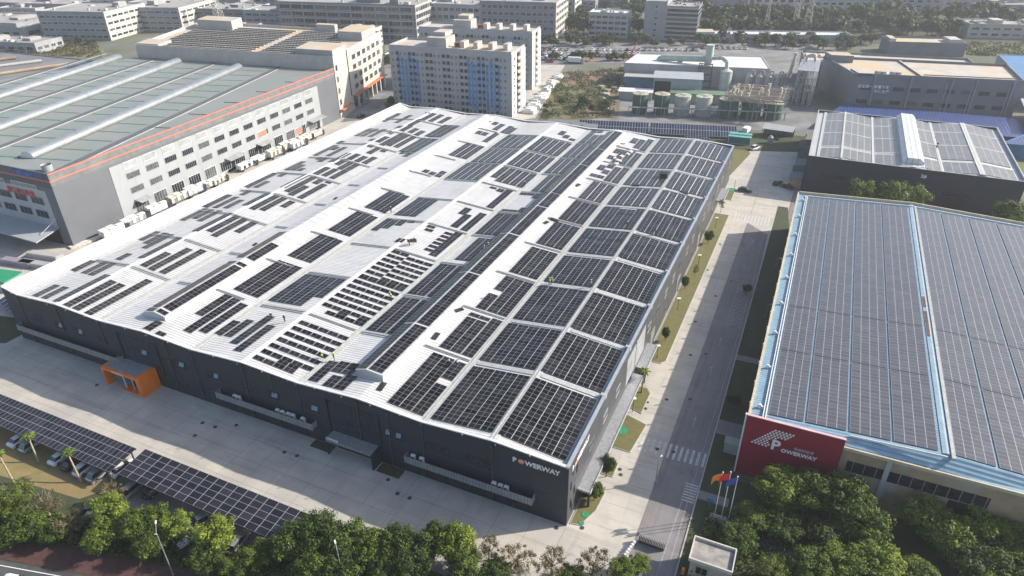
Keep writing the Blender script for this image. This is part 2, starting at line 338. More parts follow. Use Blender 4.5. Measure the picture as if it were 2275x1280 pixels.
for o, w_ in ((4.1, .12), (10.5, .14), (15, .12)):
    for i in range(-28, 10):
        if o < 5 or i % 2 == 0:
            a, b, c, d = rl(i*5, o), rl(i*5+(5 if o < 5 else 3), o), rl(i*5+(5 if o < 5 else 3), o+w_), rl(i*5, o+w_)
            k.add([(*p, .009) for p in (a, b, c, d)], [(0, 3, 2, 1)])
k.build('street_marking', 'white', kind='structure')
# zebra crossings, hatching and lane lines on the side road (paint sheets)
k = MB()
for i in range(12):
    x = 5.6+i*.98
    k.add([(x, 20.2+.05*i, .03), (x+.42, 20.2+.05*i, .03), (x+.42, 24.1, .03), (x, 24.1, .03)], [(0, 1, 2, 3)])
for i in range(11):
    x = 6.1+i*.95
    k.add([(x, 123.5, .03), (x+.5, 123.5, .03), (x+.5, 129.8, .03), (x, 129.8, .03)], [(0, 1, 2, 3)])
for i in range(7):
    y = 12.2+i*.62; k.add([(14.9, y, .03), (16.9, y, .03), (16.9, y+.26, .03), (14.9, y+.26, .03)], [(0, 1, 2, 3)])
k.build('zebra_crossing', mat('worn_white_paint', (.5, .5, .48), .8, 0, .25, 2.), kind='structure')
k = MB()
def ln(a, b, w_=.1, z=.027):
    a, b = Vector((*a, z)), Vector((*b, z)); n = Vector((-(b-a).y, (b-a).x, 0)).normalized()*w_/2
    k.add([a-n, b-n, b+n, a+n], [(0, 1, 2, 3)])
for i in range(11):
    y = 66+i*1.75
    ln((13.2, y), (16.2, y+3.2)); ln((16.2, y), (13.2, y+3.2))
ln((13.2, 66), (13.2, 86)); ln((16.2, 66), (16.2, 86))
for y in (30, 47, 58, 94, 110): ln((13.2, y), (13.2, y+3), .14); ln((12.8, y+2), (13.2, y+3), .12)
ln((15.9, 0), (16.3, 64), .1); ln((16.2, 88), (15.4, 120), .1); ln((14.4, -14), (15.1, 12), .1)
k.build('lane_marking', mat('faint_paint', (.36, .35, .34), .8, 0, .25, 2.), kind='structure')
# faint slab joints of the plaza and the road
k = MB()
for i in range(26): ln((-130+i*5.2, -17), (-130+i*5.2, -.3), .05, .0135)
for y in (-4.5, -9, -13.4): ln((-132, y), (3, y), .05, .0165)
for i in range(37): ln((4.6, -8+i*5.), (10.2, -8+i*5.), .05, .0165); 
for i in range(33): ln((10.4, -8+i*4.4), (16.8, -8+i*4.4), .05, .022)
ln((10.25, -10), (10.25, 150), .12, .0215)
k.build('slab_joint', mat('joint', (.2, .185, .165), .9, 0, .1, 1), kind='structure')
# verges along the side road
verg = [[(.35, .6), (2, .9), (3.3, 4.5), (3.5, 8.9), (.35, 8.9)], [(1.1, 12.4), (3.6, 12.4), (3.6, 15.9), (1.1, 15.9)], [(.35, 19.2), (4.7, 19.1), (5.5, 27.2), (.35, 28.8)],
        [(.35, 30.9), (3.8, 29.7), (3.9, 36.2), (3., 37.6), (.35, 37.4)], [(.35, 46.3), (3.4, 46.4), (4.2, 47.6), (4.6, 127.2), (.35, 127.2)], [(.35, 139), (3.4, 139), (3.4, 148), (.35, 148)]]
for q in verg:
    k = MB().prism(q, .0, .13, 0); k.build('kerb', 'kerb', kind='structure')
    c = Vector((sum(p[0] for p in q)/len(q), sum(p[1] for p in q)/len(q)))
    k = MB().prism([(p[0]+math.copysign(.14, c.x-p[0]), p[1]+math.copysign(.14, c.y-p[1])) for p in q], .05, .15, 0); k.build('verge', 'grassd', kind='structure')
MB().box(17.0, 17.2, -8, 118, 0, .14).build('kerb', 'kerb', kind='structure')
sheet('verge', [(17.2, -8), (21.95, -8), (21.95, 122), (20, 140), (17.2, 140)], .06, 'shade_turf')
sheet('path', [(17.2, 13.5), (21.9, 13.5), (21.9, 15.4), (17.2, 15.4)], .08, 'road'); sheet('path', [(17.2, 30), (21.9, 30), (21.9, 34), (17.2, 34)], .08, 'road')
sheet('path', [(17.2, 54), (21.9, 54), (21.9, 56), (17.2, 56)], .08, 'road')
sheet('planting_bed', [(-47.3, -1.9), (-42.9, -1.9), (-42.9, -.1), (-47.3, -.1)], .05, 'shade_turf'); sheet('planting_bed', [(-33.2, -2.2), (-28.7, -2.2), (-28.7, -.1), (-33.2, -.1)], .05, 'shade_turf')
sheet('path', [(18.5, 4.5), (40, 10), (40, 13), (18, 7.5)], .03, 'road')
sheet('verge', [(17.2, -8), (60, -8), (60, 20), (22, 20), (17.2, 13)], .015, 'shade_turf')
sheet('back_lane', [(20.5, 126), (130, 130), (130, 155.5), (20.5, 156.5)], .015, 'road')
# ground behind
gq = lambda *p: [G(*a) for a in p]
sheet('back_lawn', [(-62, 178), (2, 190), (3, 186), (-1, 156.5), (-62, 156.5)], .03, 'grassd')
sheet('rear_yard', [(-62, 198), (6, 214), (20, 216), (22, 196), (-8, 186), (-62, 176)], .02, 'shade_turf')
sheet('works_lane', [(-64, 198), (21, 222), (21, 420), (-74, 400)], .0, 'yard')
sheet('building_plot', gq((1243, 160), (1390, 150), (1372, 262), (1195, 268)), .05, 'scrub')
sheet('earth_patch', gq((1262, 166), (1345, 160), (1345, 190), (1255, 195)), .09, 'earth')
sheet('earth_patch', gq((1305, 238), (1365, 205), (1372, 262), (1290, 262)), .09, 'earth')
sheet('service_lane', gq((1170, 142), (1255, 145), (1190, 262), (1140, 270)), .04, 'conc')
sheet('service_lane', gq((855, 150), (905, 160), (905, 236), (850, 262), (756, 272), (846, 190)), .03, 'yard')
sheet('hedge_lawn', gq((852, 228), (905, 224), (908, 240), (866, 252)), .06, 'shade_turf')
sheet('car_park', gq((855, 112), (1300, 118), (1560, 120), (1560, 96), (1200, 92), (855, 84)), .04, 'yard')
sheet('earth_track', gq((1294, 112), (1312, 112), (1322, 140), (1300, 140)), .08, 'earth')
sheet('back_road', gq((850, 150), (1420, 140), (1420, 132), (850, 140)), .06, 'road')
sheet('field', gq((-30, 104), (230, 108), (235, 128), (150, 134), (-30, 126)), .05, 'field')
sheet('field', gq((2095, 95), (2300, 98), (2300, 128), (2140, 122)), .05, 'field')
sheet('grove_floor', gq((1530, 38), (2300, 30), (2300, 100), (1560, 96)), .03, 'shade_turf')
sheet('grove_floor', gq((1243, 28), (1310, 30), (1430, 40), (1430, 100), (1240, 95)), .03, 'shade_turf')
sheet('far_city_ground', gq((-200, -28), (2500, -28), (2500, 8), (-200, 8)), .02, 'yard')
sheet('side_lawn', gq((2215, 395), (2300, 410), (2300, 300), (2235, 300)), .03, 'field')
sheet('earth_track', gq((2150, 98), (2300, 99), (2300, 106), (2150, 105)), .08, 'earth')

# ------------------------------------------------------------------ main warehouse
XR = [0, -12.2, -24.5, -36.7, -49, -61.2, -73.5, -85.7, -98, -110.2, -122.4, -127.2]
YS = [.3, 17.8, 32.7, 48.3, 63.7, 78.8, 93.6, 108.6, 124, 139, 155.3]
ZV, ZR = 11.55, 12.7
zx = [ZR if i % 2 else ZV for i in range(11)]+[12.95]
zx[0] = 11.35
def rz(x):
    for i in range(11):
        a, b = XR[i+1], XR[i]
        if a <= x <= b: t = (x-a)/(b-a); return zx[i+1]+(zx[i]-zx[i+1])*t
    return zx[0] if x > 0 else zx[-1]
W, D, HT = 127.2, 155.6, 12.1
wh = thing('warehouse', 'huge charcoal warehouse with a white ribbed roof half covered in black solar panels', 'warehouse')
# walls: front profile follows the ridges
prof = [(-W, 13.05)]+[(XR[i], max(HT, zx[i]+.1)) for i in range(10, -1, -1)]
m = MB()
def wall_y(y0, y1):
    n = len(prof); vs = []
    for y in (y0, y1):
        vs += [(x, y, 0) for x, z in prof]+[(x, y, z) for x, z in prof]
    fs = []
    for i in range(n-1):
        fs += [(i, i+1, n+i+1, n+i), (2*n+i+1, 2*n+i, 3*n+i, 3*n+i+1), (n+i, n+i+1, 3*n+i+1, 3*n+i)]
    fs += [(0, n, 3*n, 2*n), (n-1, 3*n-1, 4*n-1, 2*n-1)]
    m.add(vs, fs, 0)
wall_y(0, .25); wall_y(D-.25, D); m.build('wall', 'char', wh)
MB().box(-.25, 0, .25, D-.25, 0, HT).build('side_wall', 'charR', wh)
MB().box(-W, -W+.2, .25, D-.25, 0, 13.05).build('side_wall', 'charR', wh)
m = MB()
for i in range(11):
    a, b = XR[i+1], XR[i]
    if i == 0: b = -.9
    za, zb = rz(a), rz(b)
    if i == 10: a = -W+.2
    m.add([(a, .25, za), (b, .25, zb), (b, D-.25, zb), (a, D-.25, za)], [(0, 1, 2, 3)])
roof = m.build('roof', 'roofw', wh)
# flashing along the front and rear edges, in lengths
m = MB()
for y0, y1 in ((-.04, .42), (D-.42, D+.04)):
    for i in range(len(prof)-1):
        (xa, za), (xb, zb) = prof[i], prof[i+1]
        m.add([(xa, y0, za+.02), (xb, y0, zb+.02), (xb, y1, zb+.05), (xa, y1, za+.05), (xa, y0, za-.18), (xb, y0, zb-.18), (xb, y1, zb-.1), (xa, y1, za-.1)],
              [(0, 1, 2, 3), (0, 4, 5, 1), (2, 6, 7, 3)])
for s_ in range(26):
    x = -124+s_*4.8; z = max(HT, rz(x)+.1)
    m.box(x, x+.12, -.07, .5, z+.0, z+.09)
m.build('coping', 'trimw', wh)
m = MB(); m.box(-.95, -.25, .3, D-.3, zx[0]-.02, zx[0]+.02, 0); m.box(-.32, -.24, .3, D-.3, 11.3, HT-.02, 0); m.box(-.5, .05, 0, D, HT, HT+.1, 0)
for y in YS[1:-1]: m.box(-.95, 0.02, y-.35, y+.35, 11.4, HT+.13, 1)
m.build('parapet', ['shade_lining', 'gutter'], wh)
# raised gutter walkways with twin rails along the valleys
m = MB()
for i in range(2, 11, 2):
    a, b = XR[i]-.85, XR[i]+.85; z = rz(XR[i])
    m.box(a, b, .3, D-.3, z-.03, z+.12, 0); m.box(a+.55, a+.72, .3, D-.3, z+.11, z+.2, 1); m.box(b-.72, b-.55, .3, D-.3, z+.11, z+.2, 1)
m.build('valley_gutter', ['strap', 'gutter'], wh)
m = MB()
for i in range(1, 10, 2):
    if XR[i] in (-36.7, -85.7): continue
    z = rz(XR[i]); wd = .62 if XR[i] == -12.2 else .42
    m.box(XR[i]-wd, XR[i]+wd, .3, D-.3, z-.1, z+.07, 2 if XR[i] == -12.2 else 0)
    if XR[i] == -12.2: m.box(XR[i]-.12, XR[i]+.12, .3, D-.3, z+.06, z+.13, 1)
m.box(-122.75, -122.3, .3, D-.3, 11.5, 11.72, 0); m.box(-W, -W+.3, .0, D, 13.03, 13.12, 0)
m.build('ridge_cap', ['trimw', 'gutter', 'strap'], wh)
for j, y in enumerate(YS[1:-1]):
    m = MB(); m_t = MB()
    for i in range(10):
        a, b = XR[i+1]+.75, XR[i]-.75
        if i == 0: b = -.95
        if i in (2, 7): a += 1.6
        if i in (3, 6): b -= 2.9
        lift, hw, mi = (.16, .5, 0)
        if i in (2, 4, 6): hw = .34
        za, zb = rz(a), rz(b)
        P = [(a, y-hw, za+lift), (b, y-hw, zb+lift), (b, y+hw, zb+lift), (a, y+hw, za+lift)]
        Q = [(x, yy, z-.2) for x, yy, z in P]
        m.add(P+Q, [(0, 1, 2, 3), (0, 4, 5, 1), (2, 6, 7, 3)], mi)
        if i >= 2:
            P = [(a, y-.12, za+.3), (b, y-.12, zb+.3), (b, y+.1, zb+.3), (a, y+.1, za+.3)]; Q = [(x, yy, z-.16) for x, yy, z in P]
            m_t.add(P+Q, [(0, 1, 2, 3), (0, 4, 5, 1), (2, 6, 7, 3)], 0)
    m.build('expansion_joint', 'gutter', wh); m_t.build('cable_tray', 'tray', wh)
# ridge monitors
def monitor(x0, x1, y0, y1, zl, zr, zt, xt):
    m = MB(); m.ext([(x0, zl-1), (x0, zl), (xt, zt), (x1, zr), (x1, 11.9)][::-1], y0, y1, 0); m.build('ridge_monitor', mat('monitor_sheet', (.54, .545, .55), .45, 0, .07, .2, stripes=('Y', 2.4, .03, .8), streak=(((.1, 1.2, 1), .5, .72, (.82, .82, .8)),)), wh)
    MB().box(x1-.02, x1+.1, y0-.05, y1, zr-.25, zr+.06).box(x1+.1, x1+.45, y0, y1, 12.25, 12.42).build('monitor_edge', 'trimw', wh)
monitor(-40.9, -35.3, 5.6, 151, 13.5, 13.9, 14.2, -38.6)
monitor(-90.2, -84.6, 4.6, 151, 13.4, 13.5, 14.1, -87.3)
# ---- solar arrays, one part per roof bay (plus the two monitors)
cells = {}
def cell(x, y):
    i = max(k_ for k_ in range(11) if x <= XR[k_]+.01); j = max([k_ for k_ in range(10) if y >= YS[k_]-.6] or [0])
    return (i, j)
PX, PY = 2.2, 1.0
def blk(x0, y0, n, rows, i=None, j=None, dx=PX, lift=.16, mi=0, gap=.14):
    mb = MB(); xc = x0+n*dx/2
    if i is None: i, j = cell(xc, y0+rows*PY/2)
    cells.setdefault((i, j), []).append(mb)
    x1 = x0+n*dx; y1 = y0+rows*PY
    slab_pv(mb, [(x0, y0, rz(x0)+lift), (x1, y0, rz(x1)+lift), (x1, y1, rz(x1)+lift), (x0, y1, rz(x0)+lift)], n, rows, .06, mi, random.randint(0, 99)*7, random.randint(0, 99)*7)
for j in range(10):
    y0, y1 = YS[j]+(1.0 if j == 0 else .72), YS[j+1]-.72; r = (y1-y0)
    n = int(r/PY); yo = y0+(r-n)/2
    blk(-12.15+.0, yo, 5, n, 0, j); 
    if j == 4: blk(-24.0, yo, 5, 8); blk(-24.0, yo+8.35, 5, n-8)
    elif j == 5: blk(-24., yo, 2, n, 1, j); blk(-19.6, yo, 2, 9, 1, j); blk(-19.6, yo+9.4, 2, n-10, 1, j); blk(-15.2, yo, 1, n, 1, j)
    else: blk(-24.0, yo, 5, n)
    # i=2: three columns beside the valley
    if j == 0: blk(-32., yo, 2, n); blk(-27.5, yo, 1, 8); blk(-27.5, yo+9.8, 1, n-11); blk(-27.5, yo+n-1.1, 1, 1)
    elif j == 1: blk(-32., yo, 2, n-2); blk(-32., yo+n-1.4, 2, 1); blk(-27.4, yo, 1, n)
    elif j == 2: blk(-32., yo, 1, 6); blk(-29.6, yo, 2, n); blk(-31.8, yo+8, 1, n-8)
    elif j < 7: blk(-32., yo, 3, n)
    elif j == 7:
        blk(-27.5, yo, 1, n); blk(-29.8, yo, 1, 12); blk(-32.1, yo+5, 1, 3); blk(-32.1, yo+10, 1, 3); blk(-34.4, yo+1, 1, 2); blk(-34.2, yo+7, 1, 4); blk(-32.3, yo+1, 1, 2)
    elif j == 8:
        blk(-27.5, yo, 1, n-1); blk(-29.8, yo, 1, n); blk(-32.1, yo+4, 1, n-5); blk(-34.3, yo+2, 1, 3); blk(-34.1, yo+8, 1, 4); blk(-32.2, yo, 1, 2)
    else: blk(-27.5, yo, 1, n-2); blk(-29.8, yo+1, 1, n-5); blk(-32.1, yo+5, 1, 5)
    # i=3
    if j == 0:
        blk(-48.3, 1.8, 1, 6); blk(-46.1, 5.3, 2, 3, gap=.2); blk(-43.6, 6.4, 1, 2); blk(-44.8, 1.3, 1, 3); blk(-42.4, 1.2, 1, 4)
    elif j == 3: blk(-46., yo+1, 2, n-1)
    elif j == 5: blk(-48.1, yo+n-1, 3, 1); blk(-43.7, yo+n-3, 1, 2); blk(-48.1, yo, 3, 1); blk(-43.5, yo+1, 1, 2)
    elif j == 6: blk(-45.9, yo, 2, n)
    elif j == 9: blk(-48., yo, 1, n-3); blk(-45.6, yo, 2, n-5); blk(-48, yo+n-2, 2, 2)
    else: blk(-48.1, yo, 2 if j < 3 else 3, n); 
    if j in (1, 2): blk(-43.4, yo, 1, n)
    # i=4 rows of the mounting system in the near bays, arrays farther back
    if j in (0, 1, 2):
        nr = (7, 8, 7)[j]; yy = [YS[j]+1.6+q*2.05 for q in range(nr)]
        for q, yq in enumerate(yy):
            for c in range(5):
                x = -60.4+c*2.24
                if (j == 0 and q == 0 and c > 3) or (j == 1 and q == 0 and c in (0,)): continue
                sh = .95 if (j == 2 and c >= 2 and q > 0) else 0
                hh = 2 if (j, q, c) in ((0, 0, 2), (0, 0, 3), (1, 0, 2), (1, 0, 4)) else 1
                mb = MB(); cells.setdefault(cell(x+1, yq+.5), []).append(mb); z0_, z1_ = rz(x)+.14, rz(x+2.1)+.14
                slab_pv(mb, [(x, yq-sh, z0_), (x+2.12, yq-sh, z1_), (x+2.12, yq-sh+hh*.95, z1_+.1*hh), (x, yq-sh+hh*.95, z0_+.1*hh)], 1, hh, .06, 0, q*3+c, j*5)
    if j == 3:
        for q in range(6): blk(-54.7, 51.5+q*1.9, 1, 1)
        blk(-60., 61.8, 1, 1); blk(-59.6, 60.0, 1, 1)
    if j in (6, 7, 8): blk(-60.3 if j != 6 else -58., yo+(2 if j == 6 else 0), 5 if j != 6 else 4, n-(2 if j == 6 else 0)); 
    if j == 6: blk(-60.3, yo+4, 1, n-4)
    if j == 9: blk(-57, yo+4, 1, 4); blk(-54.6, yo+2, 1, 3); blk(-51.9, yo+1, 1, 2)
    if j == 8: blk(-72.9, yo, 5, n)
    # i=5, second bay: full but for its near right corner
    if j == 1: blk(-73., yo+1, 3, n-1); blk(-66.4, yo+1, 1, n-1); blk(-64.2, yo+5, 1, n-5)
for q in '-119.5,1.3,1,5;-116.4,1.2,1,5;-112.2,1,1,12;-108.8,0.7,1,11;-106.3,0.7,1,11;-103,0.7,1,15;-122.8,12.3,1,5;-119,12.2,1,6;-116.4,11.9,1,6;-117.3,19.6,1,3;-112.3,21.6,1,11;-108.7,19.1,1,7;-106.2,18.9,1,11;-103.1,19.1,1,12;-121.8,29.5,1,5;-118.8,28.3,1,6;-116.5,26,1,8;-121.7,42,1,8;-119.2,43.7,1,6;-116.3,42.6,1,7;-111.8,36.9,1,12;-108.8,38.5,1,10;-106.2,37.3,1,11;-103.1,41.7,1,7;-122.9,50.7,1,9;-119.6,51,1,8;-116.2,51.4,1,6;-119.4,60.7,1,3;-112.1,54.2,1,9;-108.8,53.2,1,10;-106.3,54.1,1,9;-103.2,58.5,1,4;-122.8,66.1,1,12;-119.9,66.6,1,5;-119.5,76.1,1,3;-111.3,68.1,1,11;-108.5,66.5,1,12;-105.7,74.9,1,3;-106.3,65.3,1,7;-103,77.2,1,1;-103,65.1,1,11;-121.6,81.6,1,8;-119.3,81.7,1,5;-116.8,81.7,1,2;-122,95.6,1,11;-117,95.9,1,9;-119.9,101.8,1,3;-118.1,92.2,1,2;-116,90.3,1,4;-111.9,90.5,1,4;-111.5,94.5,1,5;-108.9,89.6,1,5;-108.4,95.2,1,5;-105.5,94.9,1,5;-102.8,95.1,1,6;-106.3,87.3,1,7;-109.6,80.4,1,6;-106.9,80.7,1,6;-104,80.5,1,13;-112.6,108.6,1,1;-109.3,107.3,1,2;-106.3,102.6,1,6;-103.7,106.2,1,2;-122.6,108.2,1,3;-121.7,117.5,1,9;-119.1,117.3,1,9;-115.8,117.2,1,9;-110.8,121,1,3;-112.6,112.9,1,2;-109.6,112.5,1,6;-107,111,1,14;-105,111.8,1,13;-102.3,112.1,1,12;-111.8,127.7,1,3;-108.9,126.2,1,6;-105.7,126.4,1,5;-102.7,125.5,1,5;-122.5,135.6,1,9;-122.8,138.6,1,8;-116.5,134.5,1,10;-109.5,132.5,1,8;-108.9,140.2,1,9;-105.9,140.6,1,9;-102.3,141.2,1,8;-111.5,148,1,1;-99,126.4,3,14;-98.7,109.5,3,15;-94.5,105.3,1,4;-97.4,107.7,1,2;-85.9,147.4,1,1;-82.8,145.6,1,3;-80.1,140.9,1,7;-76.6,139.8,1,8;-83.4,133.7,2,3;-77.8,128.3,1,10;-81.2,111.2,3,13;-74.9,139.7,1,7;-86.4,0.9,1,3;-83.1,0.7,1,1;-65.8,2.8,1,9;-81.9,9.2,1,8;-79.6,4.1,1,13;-77.1,5.4,1,11;-74,6.1,1,5;-71.6,6.2,1,6;-68.5,4.6,1,10;-81.9,19.6,3,14;-81.7,36.3,3,12;-81.7,51.1,3,12;-81.6,66.3,3,12;-72.5,66.4,3,12;-72.9,56.4,1,7;-70.8,58.2,1,5;-68.5,60.5,1,3;-66.2,62.7,1,1;-52.6,50.1,1,13;-62.7,51.5,1,2;-81.3,95,1,2;-78.9,94.7,1,2;-76.6,94.3,1,2;-76.7,96.9,1,2;-52.5,79.9,1,13;-57.1,91.4,1,1;-54.7,90.5,1,2;-55.2,65.2,1,8;-56.9,72.5,1,4;-52.3,64.9,1,11;-73.1,94.3,5,14;-72.6,109.8,5,13'.split(';'):
    a, b, c, d = q.split(','); n = int(c); blk(float(a), float(b), n, int(d), dx=2.05 if n == 1 else PX)
DARKL = 0
for (i, j), ms in cells.items():
    ms.sort(key=lambda q: -max(u_[2][0]-u_[0][0] if u_ else 0 for u_ in q.uv)); root_ = None
    if len(ms) > 20 and (i, j) not in ((4, 3),):    # the separate rows of one bay
        rows_ = {}
        for q in ms: rows_.setdefault(round(q.v[0][1]/2.05), []).append(q)
        ms = []
        for r_ in rows_.values():
            a_ = r_[0]
            for b_ in r_[1:]:
                o_ = len(a_.v); a_.v += b_.v; a_.f += [[k_+o_ for k_ in f_] for f_ in b_.f]; a_.m += b_.m; a_.uv += b_.uv; a_.sm += b_.sm
            ms.append(a_)
    for q in ms:
        ob_ = q.build('solar_array' if root_ is None else 'module_row', ('pv' if j < 6 else 'pvf') if i < 7 else 'pvl', root_ or wh)
        root_ = root_ or ob_
# arrays on the monitors
def on_mon(xa, za, xb, zb, y0, rows, nu, lift=.13):
    mm = MB(); slab_pv(mm, [(xa, y0, za+lift), (xb, y0, zb+lift), (xb, y0+rows*PY, zb+lift), (xa, y0+rows*PY, za+lift)], nu, rows, .06, 0, 5, 9); return mm
def lz(x, x0, z0, x1, z1): return z0+(z1-z0)*(x-x0)/(x1-x0)
y = 6.0
mm = MB()
for y, rows in ((6, 15), (21.6, 21), (43.2, 20), (63.9, 17), (81.5, 9), (91, 23), (114.6, 15), (130.2, 19)):
    for xa, xb in ((-38.3, -35.6), (-40.8, -38.7)):
        za = lz(xa, -40.9, 13.5, -38.6, 14.2) if xb < -38 else lz(xa, -38.6, 14.2, -35.3, 13.9); zb = lz(xb, -40.9, 13.5, -38.6, 14.2) if xb < -38 else lz(xb, -38.6, 14.2, -35.3, 13.9)
        slab_pv(mm, [(xa, y, za+.12), (xb, y, zb+.12), (xb, y+rows, zb+.12), (xa, y+rows, za+.12)], 1, rows, .05, 0, int(y), 3)
mm.build('solar_array', 'pv', wh)
mm = MB()
for y, rows in ((5, 1), (6.6, 19), (26.2, 1.), (29.4, 8)):
    xa, xb = -87., -84.8; slab_pv(mm, [(xa, y, 14.18), (xb, y, 13.68), (xb, y+rows, 13.68), (xa, y+rows, 14.18)], 1, rows, .05, 0, 3, 3)
    rows = 14 if rows == 8 else rows
    xa, xb = -90., -87.7; slab_pv(mm, [(xa, y, 13.6), (xb, y, 14.15), (xb, y+rows, 14.15), (xa, y+rows, 13.6)], 1, rows, .05, 0, 3, 3)
mm.build('solar_array', 'pv', wh)
mm = MB()
for y, rows in ((18.9, 13), (33.6, 14), (49, 14), (64.6, 13), (79.6, 13), (94.4, 13), (109.4, 14), (125, 13)):
    xa, xb = -43.5, -41.2
    if y in (18.9, 33.6, 64.6, 109.4, 125): xa, xb = -41.2, -41.2
    if y in (49, 94.4, 79.6): slab_pv(mm, [(-41.45, y, rz(-41.45)+.18), (-41.0, y, 12.6), (-41.0, y+rows, 12.6), (-41.45, y+rows, rz(-41.45)+.18)], 1, rows, .05)
# windows, ledges, bays on the front
def win(parent, x0, x1, z0, z1, y=0., side='y', mull=3, glass='glassd', fr='frame', open_=None):
    m = MB(); T = .05
    def B(a, b, c, d, e, f, mi):
        if side == 'y': m.box(a, b, y-f, y-e, c, d, mi)
        else: m.box(y+e, y+f, a, b, c, d, mi)
    B(x0, x1, z0, z1, 0.005, .03, 0)
    for a, b, c, d in ((x0, x1, z0, z0+T), (x0, x1, z1-T, z1), (x0, x0+T, z0+T, z1-T), (x1-T, x1, z0+T, z1-T)): B(a, b, c, d, .0, .07, 1)
    for q in range(1, mull): xx = x0+(x1-x0)*q/mull; B(xx-.03, xx+.03, z0+T, z1-T, .0, .06, 1)
    if open_:
        for a, b in open_:
            if side == 'y': m.add([(a, y-.08, z1-.1), (b, y-.08, z1-.1), (b, y-.4, z1-.85), (a, y-.4, z1-.85)], [(0, 1, 2, 3)], 2)
    return m.build('window', [glass, fr, 'paneb'], parent)
for a, b, op in ((-119.5, -116.8, 0), (-112.8, -110, ((-111.2, -110.2),)), (-107, -104, ((-105.2, -104.2),)), (-88.4, -85.2, ((-87.4, -86.1),)), (-79.6, -76.2, ((-77.6, -76.4),)), (-71, -67.8, ((-68.9, -67.9),)), (-62.6, -59., 0), (-56.4, -54, ((-55.4, -54.1),)), (-47.8, -45.2, ((-46.7, -45.4),)),
               (-31.8, -28.6, ((-31.6, -30.8), (-29.6, -28.7))), (-24, -19.8, 0), (-17, -12.8, 0), (-100, -97.5, 0)):
    win(wh, a, b, 6.5, 8.2, 0, mull=6, glass='glassd', fr='char', open_=op or None)
for a, b in ((-123, -120), (-116, -112), (-109, -103), (-101, -97), (-81, -77.5), (-72, -66), (-64, -58), (-56, -51), (-26, -20.5), (-18, -12), (-10, -6)):
    win(wh, a, b, .15, 2.9, 0, mull=4, fr='char')
for a, b in ((-125.2, -94.2), (-68.6, -46.4), (-27.8, -5.2)):
    m = MB().box(a, b, -1.25, -1.15, 3.3, 4.7, 0).box(a, b, -1.15, 0, 3.2, 3.4, 1).box(a, a+.1, -1.15, 0, 3.4, 4.7, 0).box(b-.1, b, -1.15, 0, 3.4, 4.7, 0); lg = m.build('service_ledge', ['louv', 'char'], wh)
for xs in ((-64.7, -63.8, -54.8, -53.7, -52.4, -51.4, -49.2), (-26.8, -25.2, -12.2, -11.1, -10.1)):
    for x in xs:
        MB().box(x, x+.75, -.85, -.4, 3.9, 4.95, 0).cyl((x+.37, -.86, 4.45), (x+.37, -.88, 4.45), .3, .3, 12, 1).build('air_conditioner', ['ac', 'black'], wh)
for a, b in ((-93.3, -83.2), (-43.3, -33.2)):   # tall dark glazed bays above the entrances
    m = MB().box(a, b, -.06, -.005, 3.2, 10.4, 0)
    for q in range(1, 6): x = a+(b-a)*q/6; m.box(x-.03, x+.03, -.09, -.055, 3.2, 10.4, 1)
    for z in (5.6, 8.): m.box(a, b, -.085, -.055, z, z+.06, 1)
    m.box(a-.3, a, -.3, -.005, 3, 10.6, 1).box(b, b+.3, -.3, -.005, 3, 10.6, 1)
    m.build('glazed_bay', [mat('blue_black_glass', (.012, .022, .035), .1, 0, .2, .3), 'char'], wh)
# right side: strip windows, slits, canopies, doors
for i, y in enumerate([9.5+q*7.35 for q in range(20)]):
    win(wh, y, y+2.6, 6.6, 8.3, 0, side='x', mull=5, fr='framew' if i % 3 else 'frame', glass='glassd')
for i, y in enumerate([11.5+q*7.35 for q in range(19)]):
    if i % 2: win(wh, y, y+2.4, 1.2, 3., 0, side='x', mull=3)
for y, z in ((.9, 6.5), (1.6, 9.), (1.5, 1.6), (2.6, 4.2), (.95, 2.9), (3.4, 7.9), (3.6, 2.)):
    win(wh, y+.2, y+.6, z, z+1.5, 0, side='x', mull=1, fr='char')
for y0, y1 in ((4.4, 36.5), (38.5, 47.5), (128, 139)):
    m = MB().box(.02, 2.1, y0, y1, 3.35, 3.6, 0).box(2.1, 2.2, y0, y1, 3.3, 3.75, 1).box(.02, 2.1, y0, y0+.15, 3.61, 3.75, 1)
    if y0 < 40: m.box(1.7, 2.0, y0+.3, y0+.6, 0, 3.35, 2).box(.1, 1.7, y0+2.5, y0+2.8, 0, 3.34, 2)
    m.build('canopy', ['steel', 'gutter', 'char'], wh)
for y in (50, 75, 100): MB().box(.01, .1, y, y+3.6, 0, 4.2).build('shutter_door', 'steel', wh)
MB().box(.005, .05, 31, 44, 4.4, 10.2).box(.005, .12, 37, 37.3, 4.2, 10.6).build('louvre_panel', mat('louvre', (.4, .42, .43), .5, .2, .1, 1, stripes=('Y', .8, .05, .5)), wh)
# entrance canopy with pale fascia and the office wording on it
m = MB().box(-42.9, -33.6, -2.2, -.1, 3.5, 3.75, 0).box(-42.9, -33.6, -2.3, -2.2, 3.15, 3.8, 1).box(-43.05, -42.8, -2.2, -1.9, 0, 3.5, 2).box(-33.8, -33.5, -2.3, -.1, 0, 3.6, 2)
ec = m.build('entrance_canopy', ['steel', 'louv', 'char'], wh)
MB().box(-42.3, -34.4, -.12, -.02, .05, 3.1).build('glass_door', 'glassd', wh)
text('保威新能源', .5, (-42.7, -2.33, 3.82), (math.pi/2, 0, 0), 'white', wh, bold=.01)
